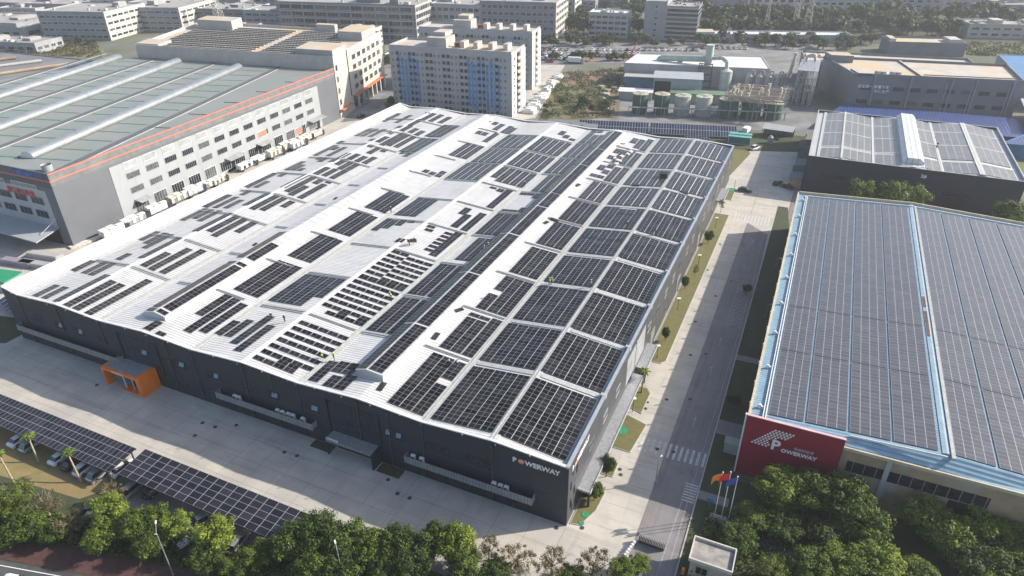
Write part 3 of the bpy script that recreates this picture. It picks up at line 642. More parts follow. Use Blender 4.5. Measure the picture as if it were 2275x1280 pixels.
# orange entrance box
m = MB().box(-86.3, -85.1, -4.1, -.1, 0, 4.35, 0).box(-95.6, -95.1, -4.1, -2.2, 0, 4.35, 0).box(-95.1, -86.3, -4.1, -3.6, 3.75, 4.35, 0).box(-91.2, -86.3, -4.1, -2.6, 0, .35, 0)
m.box(-95.1, -86.3, -3.6, -.1, 4.1, 4.3, 1).box(-95.6, -95.1, -2.2, -.1, 3.9, 4.35, 1); ob = m.build('entrance_portal', ['orange', 'steel'], wh)
MB().box(-90.6, -90.4, -3.6, -3.4, .3, 3.75).box(-88.4, -88.25, -3.5, -3.35, .3, 3.75).build('post', 'trimw', wh)
MB().box(-90.3, -86.4, -2.5, -2.4, .3, 3.7).build('glass_screen', 'glassd', wh)
text('POWERWAY', .52, (-92.4, -4.13, 3.86), (math.pi/2, 0, 0), 'white', wh, bold=.01)
# wall lettering
def wordmark(x, y, z, size, rot, side):
    a = text('P', size, (x, y, z), rot, 'white', wh, bold=.03*size, spacing=1.0, name='lettering')
    dx = size*.74
    off = (lambda d: (x+d, y, z)) if side == 'f' else (lambda d: (x, y+d, z))
    m = MB()
    segs = 20
    for k_ in range(segs):      # the round second letter, struck across by two slanting cuts
        t0, t1 = 2*math.pi*k_/segs, 2*math.pi*(k_+1)/segs
        R = size*.4
        q = [(0, 0), (math.cos(t0)*R, math.sin(t0)*R), (math.cos(t1)*R, math.sin(t1)*R)]
        m.add([(a_, b_, .03) for a_, b_ in q], [(0, 1, 2)], 0)
    for zz in (-.1, .12):
        m.add([(-size*.34, (zz-.07)*size, .05), (size*.3, (zz+.02)*size, .05), (size*.3, (zz+.1)*size, .05), (-size*.34, (zz+.01)*size, .05)], [(0, 1, 2, 3)], 1)
    o = m.build('emblem', ['salmon', 'white'], wh); p = off(dx+size*.42); o.location = (p[0], p[1], z+size*.36); o.rotation_euler = rot
    text('WERWAY', size, off(dx+size*.9), rot, 'white', wh, bold=.03*size, spacing=1.0)
wordmark(-8.9, -.06, 10.05, 1.24, (math.pi/2, 0, 0), 'f')
wordmark(.06, 1.5, 10.0, 1.24, (math.pi/2, 0, math.pi/2), 's')
# roof fittings
for x, y in ((-127, 30), ):
    pass
m = MB()
for i in range(22):
    x = -6-i*5.6; m.cyl((x, -.25, HT+.05), (x, -.25, HT+.35), .05, .05, 6)
    m.box(x-.1, x+.1, -.4, -.15, HT+.3, HT+.36)
m.build('floodlight_row', 'steel', wh)

dp = MB().cyl((0, -.16, .2), (0, -.16, 11.6), .09, .09, 6).box(-.2, .2, -.3, -.02, 11.55, 11.95).build('downpipe', 'charR', wh)
dp.location = (-12.3, 0, 0)
for x in (-36.9, -49.2, -61.3, -73.6, -98.1, -110.3, -122.5, -24.6, -31, -80.2, -55):
    o = dp.copy(); COL.objects.link(o); o.parent = wh; o.location = (x, 0, 0)
for z in (3.05, 6.1): MB().box(-W, 0, -.03, -.004, z, z+.08).build('cladding_joint', 'charR', wh)
# ------------------------------------------------------------------ generic blocks
def facade(parent, A, B, z0, z1, rows, cols, ww=.6, wh_=.55, glass='glassd', fr='framew', m0=.02, m1=.02, mull=2, cap=100, bands=None, state=None, sill=.25, prot=.06):
    """windows along the wall from A to B (seen from outside, left to right); one mesh data shared by every window of the wall"""
    A, B = Vector((A[0], A[1], 0)), Vector((B[0], B[1], 0)); L = (B-A).length; d = (B-A)/L; a = math.atan2(d.y, d.x)
    fh = (z1-z0)/rows; cw = L*(1-m0-m1)/cols; w_, h_ = cw*ww, fh*wh_
    m = MB().box(0, w_, -prot, -.01, 0, h_, 0)
    T = min(.14, w_*.08); p = prot+.03
    m.box(-T, w_+T, -p, -.005, h_, h_+T, 1).box(-T, w_+T, -p, -.005, -T, 0, 1).box(-T, 0, -p, -.005, 0, h_, 1).box(w_, w_+T, -p, -.005, 0, h_, 1)
    for q in range(1, mull): m.box(w_*q/mull-T*.22, w_*q/mull+T*.22, -p, -prot, 0, h_, 1)
    st = state if state is not None else [0]; first = [None, None]; rest = None; wr = random.Random(int(L*10)+cols)
    for r_ in range(rows):
        for c in range(cols):
            p_ = A+d*(L*m0+cw*(c+.5)-w_/2); z = z0+fh*r_+fh*sill
            if st[0] < cap:
                ty = 1 if (glass == 'glassd' and wr.random() < .3) else 0
                if first[ty] is None: o = m.build('window', ['blind' if ty else glass, fr], parent); first[ty] = o
                else: o = first[ty].copy(); COL.objects.link(o); o.parent = parent
                o.location = (p_.x, p_.y, z); o.rotation_euler = (0, 0, a); st[0] += 1
            else:
                if rest is None: rest = MB()
                rest.T = Matrix.Translation((p_.x, p_.y, z)) @ Matrix.Rotation(a, 4, 'Z'); rest.add(m.v, m.f, 0); rest.m[-len(m.f):] = m.m
    if rest: rest.build('window_rows', [glass, fr], parent, 'stuff')
    if bands:
        mb = MB(Matrix.Translation(A) @ Matrix.Rotation(a, 4, 'Z'))
        for r_ in range(rows+1): mb.box(0, L, -bands[0], -.0, z0+fh*r_-bands[1]/2, z0+fh*r_+bands[1]/2)
        mb.build('floor_band', bands[2], parent)
    return st
def quadb(name, label, Q, h, wall='gr2', roof='flat', par=.8, group=None, cat='building'):
    "Q: front left, front right, back right, back left"
    Q = [Vector((q[0], q[1], 0)) for q in Q]
    t = thing(name, label, cat, (0, 0, 0), 0, group)
    MB().prism([(q.x, q.y) for q in Q], 0, h, 0).build('wall', wall, t)
    c = sum(Q, Vector())/4
    I = [q+(c-q).normalized()*.5 for q in Q]
    m = MB()
    for i in range(4):
        a, b, ai, bi = Q[i], Q[(i+1) % 4], I[i], I[(i+1) % 4]
        m.add([(a.x, a.y, h+.01), (b.x, b.y, h+.01), (b.x, b.y, h+par), (a.x, a.y, h+par), (ai.x, ai.y, h+.01), (bi.x, bi.y, h+.01), (bi.x, bi.y, h+par), (ai.x, ai.y, h+par)],
              [(0, 1, 2, 3), (3, 2, 6, 7), (5, 4, 7, 6)])
    m.build('parapet', wall, t)
    MB().add([(q.x, q.y, h+.03) for q in I], [(0, 1, 2, 3)]).build('roof', roof, t)
    return t, Q
def lerpq(Q, u, v):
    a = Q[0].lerp(Q[1], u); b = Q[3].lerp(Q[2], u); return a.lerp(b, v)
def roofbox(t, Q, u0_, u1_, v0_, v1_, z, h, m='gr2', name='stair_tower', roof='flatp'):
    P = [lerpq(Q, u0_, v0_), lerpq(Q, u1_, v0_), lerpq(Q, u1_, v1_), lerpq(Q, u0_, v1_)]
    return MB().prism([(p.x, p.y) for p in P], z, z+h, 0, 1, False).build(name, [m, roof], t)
def fr(A, B, d):  # rectangle behind the front edge A-B
    A, B = Vector((A[0], A[1])), Vector((B[0], B[1])); n = Vector((-(B-A).y, (B-A).x)).normalized()*d
    return [A, B, B+n, A+n]

# ------------------------------------------------------------------ left factory
lf = thing('factory', 'long grey and white factory with orange stripes and rounded ridge vents on a green roof', 'factory')
A, Bp, C1 = Vector((-157.7, 34.8)), Vector((-165.1, 165.5)), Vector((-266.5, 153.5)); D1 = Vector((-300, 34.)); HF = 21.2
MB().prism([A, Bp, C1, D1], 0, HF-1.2, 0, bottom=False).build('wall', 'wallg', lf)
dW = (Bp-A).normalized(); nW = Vector((dW.y, -dW.x)); aW = math.atan2(dW.y, dW.x)
TW = Matrix.Translation((A.x, A.y, 0)) @ Matrix.Rotation(aW, 4, 'Z'); LW = (Bp-A).length
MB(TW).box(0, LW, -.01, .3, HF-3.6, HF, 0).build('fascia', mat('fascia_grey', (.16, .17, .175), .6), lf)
m = MB(TW); m.box(-.02, LW, -.06, -.015, HF-.28, HF+.02, 0).box(-.02, LW, -.05, -.015, HF-2.3, HF-2.0, 0)
TF = Matrix.Translation((A.x, A.y, 0)) @ Matrix.Rotation(math.atan2((A-D1).y, (A-D1).x), 4, 'Z'); LF = (A-D1).length
m.T = TF; m.box(-LF, 0.05, -.06, -.015, HF-2.3, HF-2.05, 0); m.build('orange_stripe', 'salmon', lf)
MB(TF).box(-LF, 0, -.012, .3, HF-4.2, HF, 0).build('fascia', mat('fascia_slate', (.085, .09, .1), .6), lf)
MB(TW).box(17.5, 118, -.1, -.012, .2, HF-4.4, 0).build('cladding', 'wallw', lf)
st = [0]
TWp = lambda u, o=.11: (A+dW*u+nW*o)
facade(lf, TWp(19), TWp(117), 0.6, 5.4, 1, 13, .68, .7, mull=5, state=st, sill=.1)
facade(lf, TWp(19), TWp(117), 5.6, 9.6, 1, 13, .62, .42, mull=6, state=st, fr='frame', sill=.4)
facade(lf, TWp(19), TWp(117), 9.8, 13.8, 1, 13, .62, .42, mull=6, state=st, fr='frame', sill=.45)
facade(lf, TWp(19), TWp(117), 13.2, 16.8, 1, 13, .62, .5, mull=8, state=st, glass=mat('pale_glazing', (.33, .35, .36), .3), sill=.45)
facade(lf, TWp(100.2), TWp(104.2), 1.8, 4.4, 1, 1, .95, .9, glass='salmon', mull=4, state=st, sill=.0, prot=.12)
facade(lf, TWp(79), TWp(84), 6.9, 9.4, 1, 1, .9, .8, glass='salmon', mull=4, state=st, sill=.0, prot=.12)
for u, w_ in ((61.5, 7), (109, 9), (78, 6), (23, 4)):
    MB(TW).box(u, u+w_*.8, -.16, -.11, .1, 4.4, 0).build('loading_door', 'black', lf)
    MB(TW).add([(u-.6, -.12, 5.2), (u+w_, -.12, 5.2), (u+w_, -2.8, 4.7), (u-.6, -2.8, 4.7), (u-.6, -.12, 5.0), (u+w_, -.12, 5.0), (u+w_, -2.8, 4.5), (u-.6, -2.8, 4.5)], [(0, 1, 2, 3), (7, 6, 5, 4), (0, 3, 7, 4), (3, 2, 6, 7), (2, 1, 5, 6)]).build('awning', 'frame', lf)
# front face (in shade): pale cladding, windows, red characters, canopy
MB(TF).box(-LF, -3.6, -.08, -.01, 5.2, HF-5.3, 0).build('cladding', mat('front_cladding', (.36, .39, .42), .6, 0, .05, .2), lf)
fA = lambda u, o=.09: (Vector((TF @ Vector((u, -o, 0))).xy))
for z, hh in ((11.6, 2.0), (7.6, 2.0)): facade(lf, fA(-60), fA(-3.8), z, z+4, 1, 8, .72, .5, mull=3, state=st, fr='frame', sill=.0)
facade(lf, fA(-60), fA(-3.8), 15.9, 17.6, 1, 4, .75, .7, mull=8, state=st, glass=mat('blue_grey_glazing', (.16, .19, .22), .3), sill=.0)
text('服务树立形象', 1.75, tuple(TF @ Vector((-19.6, -.3, 13.75))), (math.pi/2, 0, math.atan2((A-D1).y, (A-D1).x)), 'redsign', lf, bold=.04, spacing=1.16)
MB(TF).box(-15.6, -2.2, -.08, -.03, HF-1.95, HF-.25, 0).build('sign_board', mat('sign_blue', (.04, .07, .2), .5), lf)
text('兴发铝业科技', 1.3, tuple(TF @ Vector((-14.4, -.12, HF-1.7))), (math.pi/2, 0, math.atan2((A-D1).y, (A-D1).x)), 'bluep', lf, bold=.03, spacing=1.1)
MB(TF).add([(-40, -.1, 5.3), (-3.5, -.1, 5.3), (-1.4, -8.2, 4.9), (-40, -7.4, 4.9), (-40, -.1, 5.0), (-3.5, -.1, 5.0), (-1.4, -8.2, 4.6), (-40, -7.4, 4.6)], [(0, 1, 2, 3), (7, 6, 5, 4), (0, 3, 7, 4), (3, 2, 6, 7), (2, 1, 5, 6)]).cyl(TF.inverted() @ (TF @ Vector((-4, -5, 5.2))), (-3, -.1, 8.2), .07, .07, 6, 1).build('canopy', ['wallw', 'trimw'], lf)
MB(TF).box(-38, -4, -.1, -.02, .1, 4.9).build('dark_bay_panel', 'black', lf)  # flat black panel stands for the darkness inside the bay
# green roof, skewed valleys and ridge vents
hr = HF-1.15
m = MB(); m.add([(A.x-.4, A.y+.4, hr), (Bp.x-.4, Bp.y-.2, hr), (C1.x, C1.y-.2, hr), (D1.x, D1.y+.4, hr)], [(0, 3, 2, 1)] if False else [(0, 1, 2, 3)]); m.build('roof', 'greenr', lf)
vents = [((-178.3, 43.), (-206.4, 154.5)), ((-210.5, 44.), (-240., 153.)), ((-243., 46.), (-272.3, 149.)), ]
def strip(m, a, b, hw, z0, z1, mi=0, off=0.):
    a, b = Vector(a), Vector(b); d = (b-a).normalized(); n = Vector((d.y, -d.x)); a = a+n*off; b = b+n*off
    P = [a-n*hw, a+n*hw, b+n*hw, b-n*hw]; m.prism([(p.x, p.y) for p in P], z0, z1, mi)
for k_, (a, b) in enumerate(vents):
    a_, b_ = Vector(a), Vector(b); d = (b_-a_).normalized(); T_ = Matrix.Translation((a_.x, a_.y, hr)) @ Matrix.Rotation(math.atan2(d.y, d.x)-math.pi/2, 4, 'Z')
    m = MB(T_); pr = [(math.cos(t)*2.0, .5+math.sin(t)*1.5) for t in [math.pi*q/10 for q in range(11)]]; pr = [(2.0, .1)]+pr+[(-2.0, .1)]
    n = len(pr); Lv = (b_-a_).length; vs = [(x, 0, z) for x, z in pr]+[(x, Lv, z) for x, z in pr]
    m.add(vs, [(i, i+1, n+i+1, n+i) for i in range(n-1)], 0, smooth=True); m.add(vs, [tuple(range(n)), tuple(range(2*n-1, n-1, -1))], 1)
    m.box(-3.4, -2.2, 0, Lv, .03, .3, 2); m.box(2.2, 2.5, 0, Lv, .03, .25, 2); m.build('ridge_vent', ['vent', 'trimw', 'dkgut_shadow'], lf)  # wide dark strip on the left is the vent's shadow, modelled
m = MB(); m2 = MB(); m3 = MB()
dv = Vector((-27.5, 111)).normalized(); nv = Vector((dv.y, -dv.x))
def inroof(p): 
    x, y = p; f = (y-34.8)/130.7; return x < -157.9-7.4*f-.4 and y < 165-(x+165)*(-.118)*-1-.6 and y > 35.5 and x > -299
def along(off, hw, z1, mi, y0=36., y1=166., mm=None):
    # clip a long strip to the roof outline by sampling
    base = Vector((-178.3, 43.))+nv*off; pts = [base+dv*s_ for s_ in range(-20, 135, 2)]
    run = [p for p in pts if inroof(p) and inroof(p+nv*hw) and inroof(p-nv*hw)]
    if len(run) > 1: strip(mm, run[0], run[-1], hw, hr+.02, hr+z1, mi)
for o_ in (16.2, -16., -48., -80, -112): along(o_, 1.3, .12, 0, mm=m); along(o_+1.5, .09, .2, 1, mm=m)
m.build('valley_gutter', ['dkgut_shadow', 'gutter'], lf)
for q in range(16):
    for o_ in (8, -8, -24, -40, -56, -72):
        c_ = Vector((-178.3, 43.))+nv*o_+dv*(q*8.5-8)
        if inroof(c_+nv*6.4) and inroof(c_-nv*6.4): strip(m3, c_-nv*5.6, c_+nv*5.6, .35, hr+.03, hr+.07, 0)
m3.build('roof_joint', mat('faded_green_joint', (.1, .2, .165), .6), lf)
m = MB()
for q in range(5):
    for s_ in range(10): 
        c_ = Vector((-170.5, 78+q*16.)); p = c_+nv*(-.3+s_*1.1)
        if inroof(p): strip(m, p, p+nv*.9, .1, hr+.03, hr+.2, 0)
m.build('snow_guard', 'dkgut_shadow', lf)
o = MB().cyl((-163.1, 38.5, hr), (-163.1, 38.5, hr+1.9), 1.25, 1.35, 20, 0, False).cyl((-163.1, 38.5, hr+1.4), (-163.1, 38.5, hr+1.45), 1.2, 1.2, 20, 1).build('roof_exhaust', ['wallw', 'black'], lf)
# ------------------------------------------------------------------ office block behind it
P1, P2 = (-165.1, 166.), (-180.3, 224.)
of, Q = quadb('office_block', 'cream five storey block with dark collector racks covering its flat roof', [(-266, 154.2), P1, P2, (-288, 214)], 24.4, 'cr', 'flatp', 1.3)
s_ = [0]
def on(Q0, Q1, u): a, b = Vector(Q0), Vector(Q1); return a.lerp(b, u)
e0, e1 = P1, P2
dd = (Vector(e1)-Vector(e0)).normalized(); nn = Vector((dd.y, -dd.x))*.05
facade(of, on(e0, e1, .3)+nn, on(e0, e1, .96)+nn, 6.5, 23.4, 4, 6, .58, .5, mull=3, fr='framew', state=s_)
facade(of, on(e0, e1, .01)+nn, on(e0, e1, .06)+nn, 4, 23, 4, 1, .6, .5, mull=1, fr='framew', state=s_)
m = MB(Matrix.Translation((*e0, 0)) @ Matrix.Rotation(math.atan2(dd.y, dd.x), 4, 'Z'))
m.box(16, 58, -2.2, -.02, 5.4, 5.7, 0).box(0, 12, -2., -.02, 3.2, 3.5, 0); m.build('awning', mat('orange_awning', (.5, .16, .07), .6), of)
m = MB(Matrix.Translation((*e0, 0)) @ Matrix.Rotation(math.atan2(dd.y, dd.x), 4, 'Z'))
for q in range(7): m.box(18+q*5.8, 18.9+q*5.8, -2.0, -1.2, 0, 5.38, 0)
m.build('porch_pier', 'cr', of); MB(Matrix.Translation((*e0, 0)) @ Matrix.Rotation(math.atan2(dd.y, dd.x), 4, 'Z')).box(17, 56, -.1, -.02, .1, 4.8).box(14.3, 14.6, -.3, -.02, 6, 25.6).build('ground_floor_glazing', 'glassd', of)
roofbox(of, Q, .82, .995, .02, .28, 24.4, 3.4, 'gr2'); roofbox(of, Q, .86, .98, .66, .97, 24.4, 4., 'gr2'); roofbox(of, Q, .0, .12, .02, .2, 24.4, 1.6, 'gr2'); roofbox(of, Q, .06, .26, .78, .97, 24.4, 4.6, 'gr2'); roofbox(of, Q, .68, .78, .93, .995, 24.4, 3.6, 'gr2')
k_ = 0
for (ua, ub) in ((.06, .58), (.62, .9)):
    for q in range(13):
        v = .07+q*.066
        if ub > .8 and v < .33: ub2 = .8
        elif ub > .8 and v > .6: ub2 = .84
        else: ub2 = ub
        ua2 = ua+(.16 if (ua < .3 and v > .72) else 0)
        a, b = lerpq(Q, ua2, v), lerpq(Q, ub2, v); d = (b-a).normalized(); n = Vector((-d.y, d.x, 0))
        mm = MB(); L_ = (b-a).length
        P = [a+Vector((0, 0, 24.62)), b+Vector((0, 0, 24.62)), b+n*1.3+Vector((0, 0, 24.85)), a+n*1.3+Vector((0, 0, 24.85))]
        mm.add(P, [(0, 1, 2, 3)], 0); nn_ = int(L_/1.6)
        for s1 in range(nn_):
            c_ = a+d*(s1*1.6); mm.T = Matrix.Translation((c_.x, c_.y, 24.45)) @ Matrix.Rotation(math.atan2(d.y, d.x), 4, 'Z')
            mm.box(0, .9, -.1, .1, .05, .5, 1)
        mm.T = Matrix.Translation((a.x, a.y, 24.45)) @ Matrix.Rotation(math.atan2(d.y, d.x), 4, 'Z'); mm.box(0, L_, 1.5, 1.9, .1, .5, 2)
        mm.build('collector_row', ['rackd', 'black', 'wrap'], of)
# ------------------------------------------------------------------ dormitories
def dorm(label, FL, FR, dep, nfl, colsL):
    t, Q = quadb('dormitory', label, fr(FL, FR, dep), 26.3, 'dorm', 'flatp', .9)
    f0, f1 = Q[0], Q[1]; L = (f1-f0).length; s_ = [0]
    a = math.atan2((f1-f0).y, (f1-f0).x); T = Matrix.Translation(f0) @ Matrix.Rotation(a, 4, 'Z')
    m = MB(T)
    for u0_, u1_ in ((.075, .235), (.66, .9)):
        n = 6 if u0_ < .2 else 9
        for q in range(n):
            x = L*(u0_+(u1_-u0_)*q/(n-1)); m.box(x-.55, x+.55, -.09, -.012, 2.4+(0 if q % 3 else 1.4), 23.2-(q % 3)*.9)
    m.build('blue_stripe', 'bluep', t)
    rest = None
    fh = 25./9
    wm = [MB().box(0, 1.35, -.16, -.1, 0, 1.35, 0).box(-.1, 1.45, -.2, -.1, -.16, 0, 1), MB().box(0, .7, -.16, -.1, 0, .95, 0).box(-.07, .77, -.2, -.1, -.12, 0, 1)]
    proto = [None, None]; cnt = 0; rest = MB(); pat = '00110011001100110011'[:]
    ncol = int(L/2.05)
    for r_ in range(9):
        for c in range(ncol):
            ty = 0 if (c // 2) % 2 == 0 else 1
            if c < 1 or c >= ncol-2: ty = 1
            x = 1.2+c*(L-2.2)/ncol; z = .9+r_*fh
            if cnt < 100 and ty == 0:
                if proto[0] is None: o = wm[0].build('window', [mat('shaded_glass', (.025, .03, .035), .3), 'dorm'], t); proto[0] = o
                else: o = proto[0].copy(); COL.objects.link(o); o.parent = t
                p = T @ Vector((x, 0, z)); o.location = p; o.rotation_euler = (0, 0, a); cnt += 1
            else:
                rest.T = T @ Matrix.Translation((x, 0, z)); k0 = len(rest.m); rest.add(wm[ty].v, wm[ty].f, 0)
                for i_, mm_ in enumerate(wm[ty].m): rest.m[k0+i_] = (mm_ if ty == 0 else (2 if mm_ == 0 else 1))
    rest.build('window_rows', ['glassd', 'dorm', mat('curtained_glass', (.12, .13, .135), .4)], t, 'stuff')
    m = MB(T)
    for c in range(ncol//4+1): x = 1.2+c*4*(L-2.2)/ncol-.35; m.box(x-.09, x+.09, -.14, -.01, .5, 24.2)
    m.build('downpipe', 'gr2', t)
    # end wall: balconies and columns
    e0, e1 = Q[1], Q[2]; a2 = math.atan2((e1-e0).y, (e1-e0).x); T2 = Matrix.Translation(e0) @ Matrix.Rotation(a2, 4, 'Z'); LE = (e1-e0).length
    m = MB(T2)
    for r_ in range(9): m.box(LE*.4, LE*.6, -.7, -.02, .6+r_*fh, 1.6+r_*fh, 0)
    m.build('balcony_stack', 'cr', t)
    m = MB(T2); m.box(0, LE*.34, -.3, -.02, 0, 26.2); m.box(LE*.7, LE, -.3, -.02, 0, 26.2); m.build('end_pier', mat('sunlit_cream', (.66, .63, .56), .8, 0, .05, .5), t)  # end piers painted lighter, sunlight included in the cream
    facade(t, T2 @ Vector((LE*.1, -.32, 0)), T2 @ Vector((LE*.24, -.32, 0)), .5, 25.5, 9, 1, .5, .35, state=[100], mull=1)
    MB(T2).box(LE*.38, LE*.62, -.04, -.012, .5, 25.6).build('recess_panel', 'glassd', t)  # flat dark sheet laid on the wall where the recess would be
    roofbox(t, Q, .29, .45, .25, .8, 26.3, 3.9, 'gr2'); roofbox(t, Q, .31, .41, .5, .95, 30.22, 1.6, 'gr2', 'tank_room')
    for u in (.55, .66, .78, .9):
        roofbox(t, Q, u, u+.035, .35, .65, 26.3, 2.6, 'cr', 'water_tower'); 
    P = lerpq(Q, .5, .5); MB().cyl((P.x, P.y, 26.4), (P.x, P.y, 28), .9, .9, 12).cyl((P.x+2, P.y, 26.4), (P.x+2, P.y, 28), .9, .9, 12).build('water_tank', 'carr', t)
    return t
dorm('cream and blue nine storey dormitory nearest the warehouse roof', (-153.3, 190.), (-96.9, 194.5), 17.4, 9, 0)
dorm('second cream and blue dormitory, standing behind the first one', (-165, 234.5), (-107.4, 241.5), 15, 9, 0)
# ------------------------------------------------------------------ background blocks
def bg(label, FL, FR, dep, h, rows, cols, wall='gr2', sc=4, ww=.75, wf=.5, fr_='framew', bands=None, glass='glassd', mull=3, roof='flat', side=True, extras=((.4, .5, .3, .7, 3.),), side_w=None, name='factory_block', back=None):
    Q_ = fr(FL, FR, dep) if back is None else [FL, FR, *back]
    t, Q = quadb(name, label, Q_, h, wall, roof)
    s_ = [0]
    facade(t, Q[0], Q[1], .8, h-.4, rows, cols, ww, wf, state=s_, fr=fr_, bands=bands, glass=glass, mull=mull)
    if side:
        d = (Q[2]-Q[1]).normalized(); T = Matrix.Translation(Q[1]) @ Matrix.Rotation(math.atan2(d.y, d.x), 4, 'Z')
        if side_w: MB(T).box(0, (Q[2]-Q[1]).length, -.05, -.01, 0, h+.5).build('end_wall', side_w, t)
        n = Vector((d.y, -d.x, 0))*.06
        facade(t, Q[1]+n, Q[2]+n, .8, h-.4, rows, sc, ww, wf, state=s_, fr=fr_, mull=2, glass=glass)
    for u0_, u1_, v0_, v1_, hh in extras: roofbox(t, Q, u0_, u1_, v0_, v1_, h, hh, wall)
    rr = random.Random(len(label)*7+cols)
    for q in range(7):
        p = lerpq(Q, rr.uniform(.06, .94), rr.uniform(.12, .88)); s_x, s_y = rr.uniform(.6, 2.4), rr.uniform(.6, 1.8)
        if q % 3 == 0: MB().cyl((p.x, p.y, h+.03), (p.x, p.y, h+1.5), .8, .8, 10).build('roof_tank', 'gutter', t)
        else: MB().box(p.x-s_x, p.x+s_x, p.y-s_y, p.y+s_y, h+.03, h+rr.uniform(.5, 1.4)).build('roof_unit', ('gutter', 'cr', 'gr3')[q % 3], t)
    return t
bg('slate factory block at far left with a white end wall', (-466.2, 241.8), (-418.7, 255.2), 44, 17.4, 4, 11, 'gr1', 7, .8, .36, side_w='cr', extras=((.75, .85, .6, .8, 3), ))
bg('slate factory block second from the left behind the collector roof', (-452, 283), (-399, 298.), 50, 15.4, 4, 9, 'gr1', 6, .8, .4, side_w='cr')
bg('mauve grey block behind the lattice mast', (-432, 312), (-365.5, 326), 34, 12.2, 3, 8, 'gr3', 6, .7, .4, side_w='cr', extras=((.2, .3, .4, .7, 2.5), (.7, .8, .4, .7, 2)))
bg('low office block with white bands and two pale stair shafts', (-350, 308), (-281.3, 321.3), 24, 15.3, 4, 12, 'gr1', 2, .8, .5, side_w='gr2', extras=((.3, .4, .0, .3, 1.5), (.9, .98, .0, .5, 2.2)))
bg('wide glassy factory with a pale column grid', (-318, 306.2), (-221.3, 323), 30, 22.4, 5, 11, 'gr3', 7, .9, .62, bands=(.25, .5, 'gr2'), side_w='gr2', extras=((.55, .72, .3, .8, 4), (.8, .86, .2, .5, 3)))
bg('white windowed factory with a blue band at its left end', (-228.2, 352.), (-192, 356.5), 46, 19.6, 4, 8, 'gr2', 4, .75, .5, extras=((.1, .3, .3, .7, 3),))
bg('long mauve factory with five rows of windows', (-193, 357.), (-142.7, 365.4), 42, 22.2, 5, 13, 'mauve', 7, .7, .5, side_w='cr', extras=((.3, .5, .4, .9, 3.5), (.7, .8, .3, .6, 2.5)))
bg('small white four storey office among trees', (-127.2, 385.2), (-101.5, 388.3), 16, 14.8, 4, 6, 'gr2', 3, .8, .5, roof='trimw', extras=(), bands=(.3, .4, 'cr'))
bg('banded grey tower with a blank windowless left end', (-77.5, 392.), (-58, 393.8), 24, 20., 7, 1, 'gr3', 2, .99, .55, bands=(.5, .9, 'gr2'), fr_='gr3', extras=())
t, Q = quadb('stair_block', 'blank blue grey block joined to the banded tower', fr((-91.5, 390.6), (-77.6, 391.9), 24), 22.6, 'gr1'); facade(t, lerpq(Q, .4, 0), lerpq(Q, .65, 0), 1, 22, 6, 1, .5, .4, mull=1)
bg('long low pale green block with a thin white roof', (-57.5, 393.), (32.9, 421.7), 14, 4.4, 1, 18, 'gr2', 2, .35, .4, extras=((.0, .12, .1, .9, 1.6),), roof='trimw')
# further rows up to the top of the picture
far = [(0, 85, 18, 40, 7, 3, 'gr2', 'pale shed with a white end at the top left corner'), (30, 108, -20, 17, 16, 3, 'gr3', 'slate windowed block at the top left edge'), (110, 138, 4, 17, 6, 2, 'cr', 'small cream hut beside the top left block'),
       (180, 270, -12, 8, 6, 2, 'cr', 'long cream roofed shed behind the far left block'), (280, 360, -24, 10, 8, 3, 'gr2', 'pale block under the top edge, left of the mast'), (400, 535, -22, 4, 12, 3, 'gr1', 'grey block under the top edge behind the mast'),
       (560, 640, -18, -2, 9, 3, 'mauve', 'mauve block at the top edge left of the glassy factory'), (700, 790, -30, -2, 14, 3, 'gr2', 'pale block behind the glassy factory'), (1245, 1322, 2, 22, 7, 2, 'mauve', 'low mauve shed behind the trees at top centre'),
       (1325, 1395, -25, 14, 14, 4, 'gr1', 'blue fronted block right of the mauve shed'), (1396, 1440, -30, 10, 14, 3, 'gr2', 'pale narrow block left of the blank tower'), (1530, 1660, -28, 22, 18, 3, 'mauve', 'red and grey factory right of the banded tower'),
       (1672, 1800, -20, 24, 15, 3, 'cr', 'cream apartment row at the top, left half'), (1802, 1945, -24, 28, 17, 4, 'gr2', 'white apartment row at the top, right half'), (1950, 2085, -8, 32, 12, 3, 'gr1', 'grey gabled block above the grove'),
       (2090, 2270, -14, 26, 15, 4, 'gr2', 'pale apartment row in the top right corner'), (2160, 2300, 12, 34, 7, 2, 'mauve', 'low violet roofed shed at the right edge')]
for i, (xa, xb, ya, yb, h_, nr, wl, lab) in enumerate(far):
    FLp, FRp = G(xa, yb), G(xb, yb+2); nc = max(4, int((FRp-FLp).length/5.5))
    bg(lab, FLp.xy, FRp.xy, 26, h_, nr, min(nc, 22), wl, 4, .6, .45, extras=((.3, .45, .3, .7, 2.5),), side=(xb < 1200), mull=1)
# blocks beyond the top edge that still show between the nearer roofs
# ------------------------------------------------------------------ grey works right of the plant
gw, Q = quadb('grey_works', 'slate grey factory with a stained flat roof and faded white characters', [(33.3, 265.), (97.5, 276.5), (96, 309), (19.8, 298.3)], 14.0, 'gr3', 'flatp', 1.1)
facade(gw, lerpq(Q, .02, 0)+Vector((0, -.05, 0)), lerpq(Q, .97, 0)+Vector((0, -.05, 0)), 1, 12.5, 2, 9, .62, .3, state=[0], fr='gr3', mull=4)
m = MB()
for u in (.14, .36, .6, .74, .95): p = lerpq(Q, u, 0); m.box(p.x-.3, p.x+.3, p.y-.7, p.y+.3, 0, 14.4)
m.build('pilaster', 'gr1', gw); 
m = MB()
for u in (.57, .72, .93): p = lerpq(Q, u, 0); m.cyl((p.x, p.y-.75, 0), (p.x, p.y-.75, 12.5), .12, .12, 6)
m.build('downpipe', 'cr', gw)
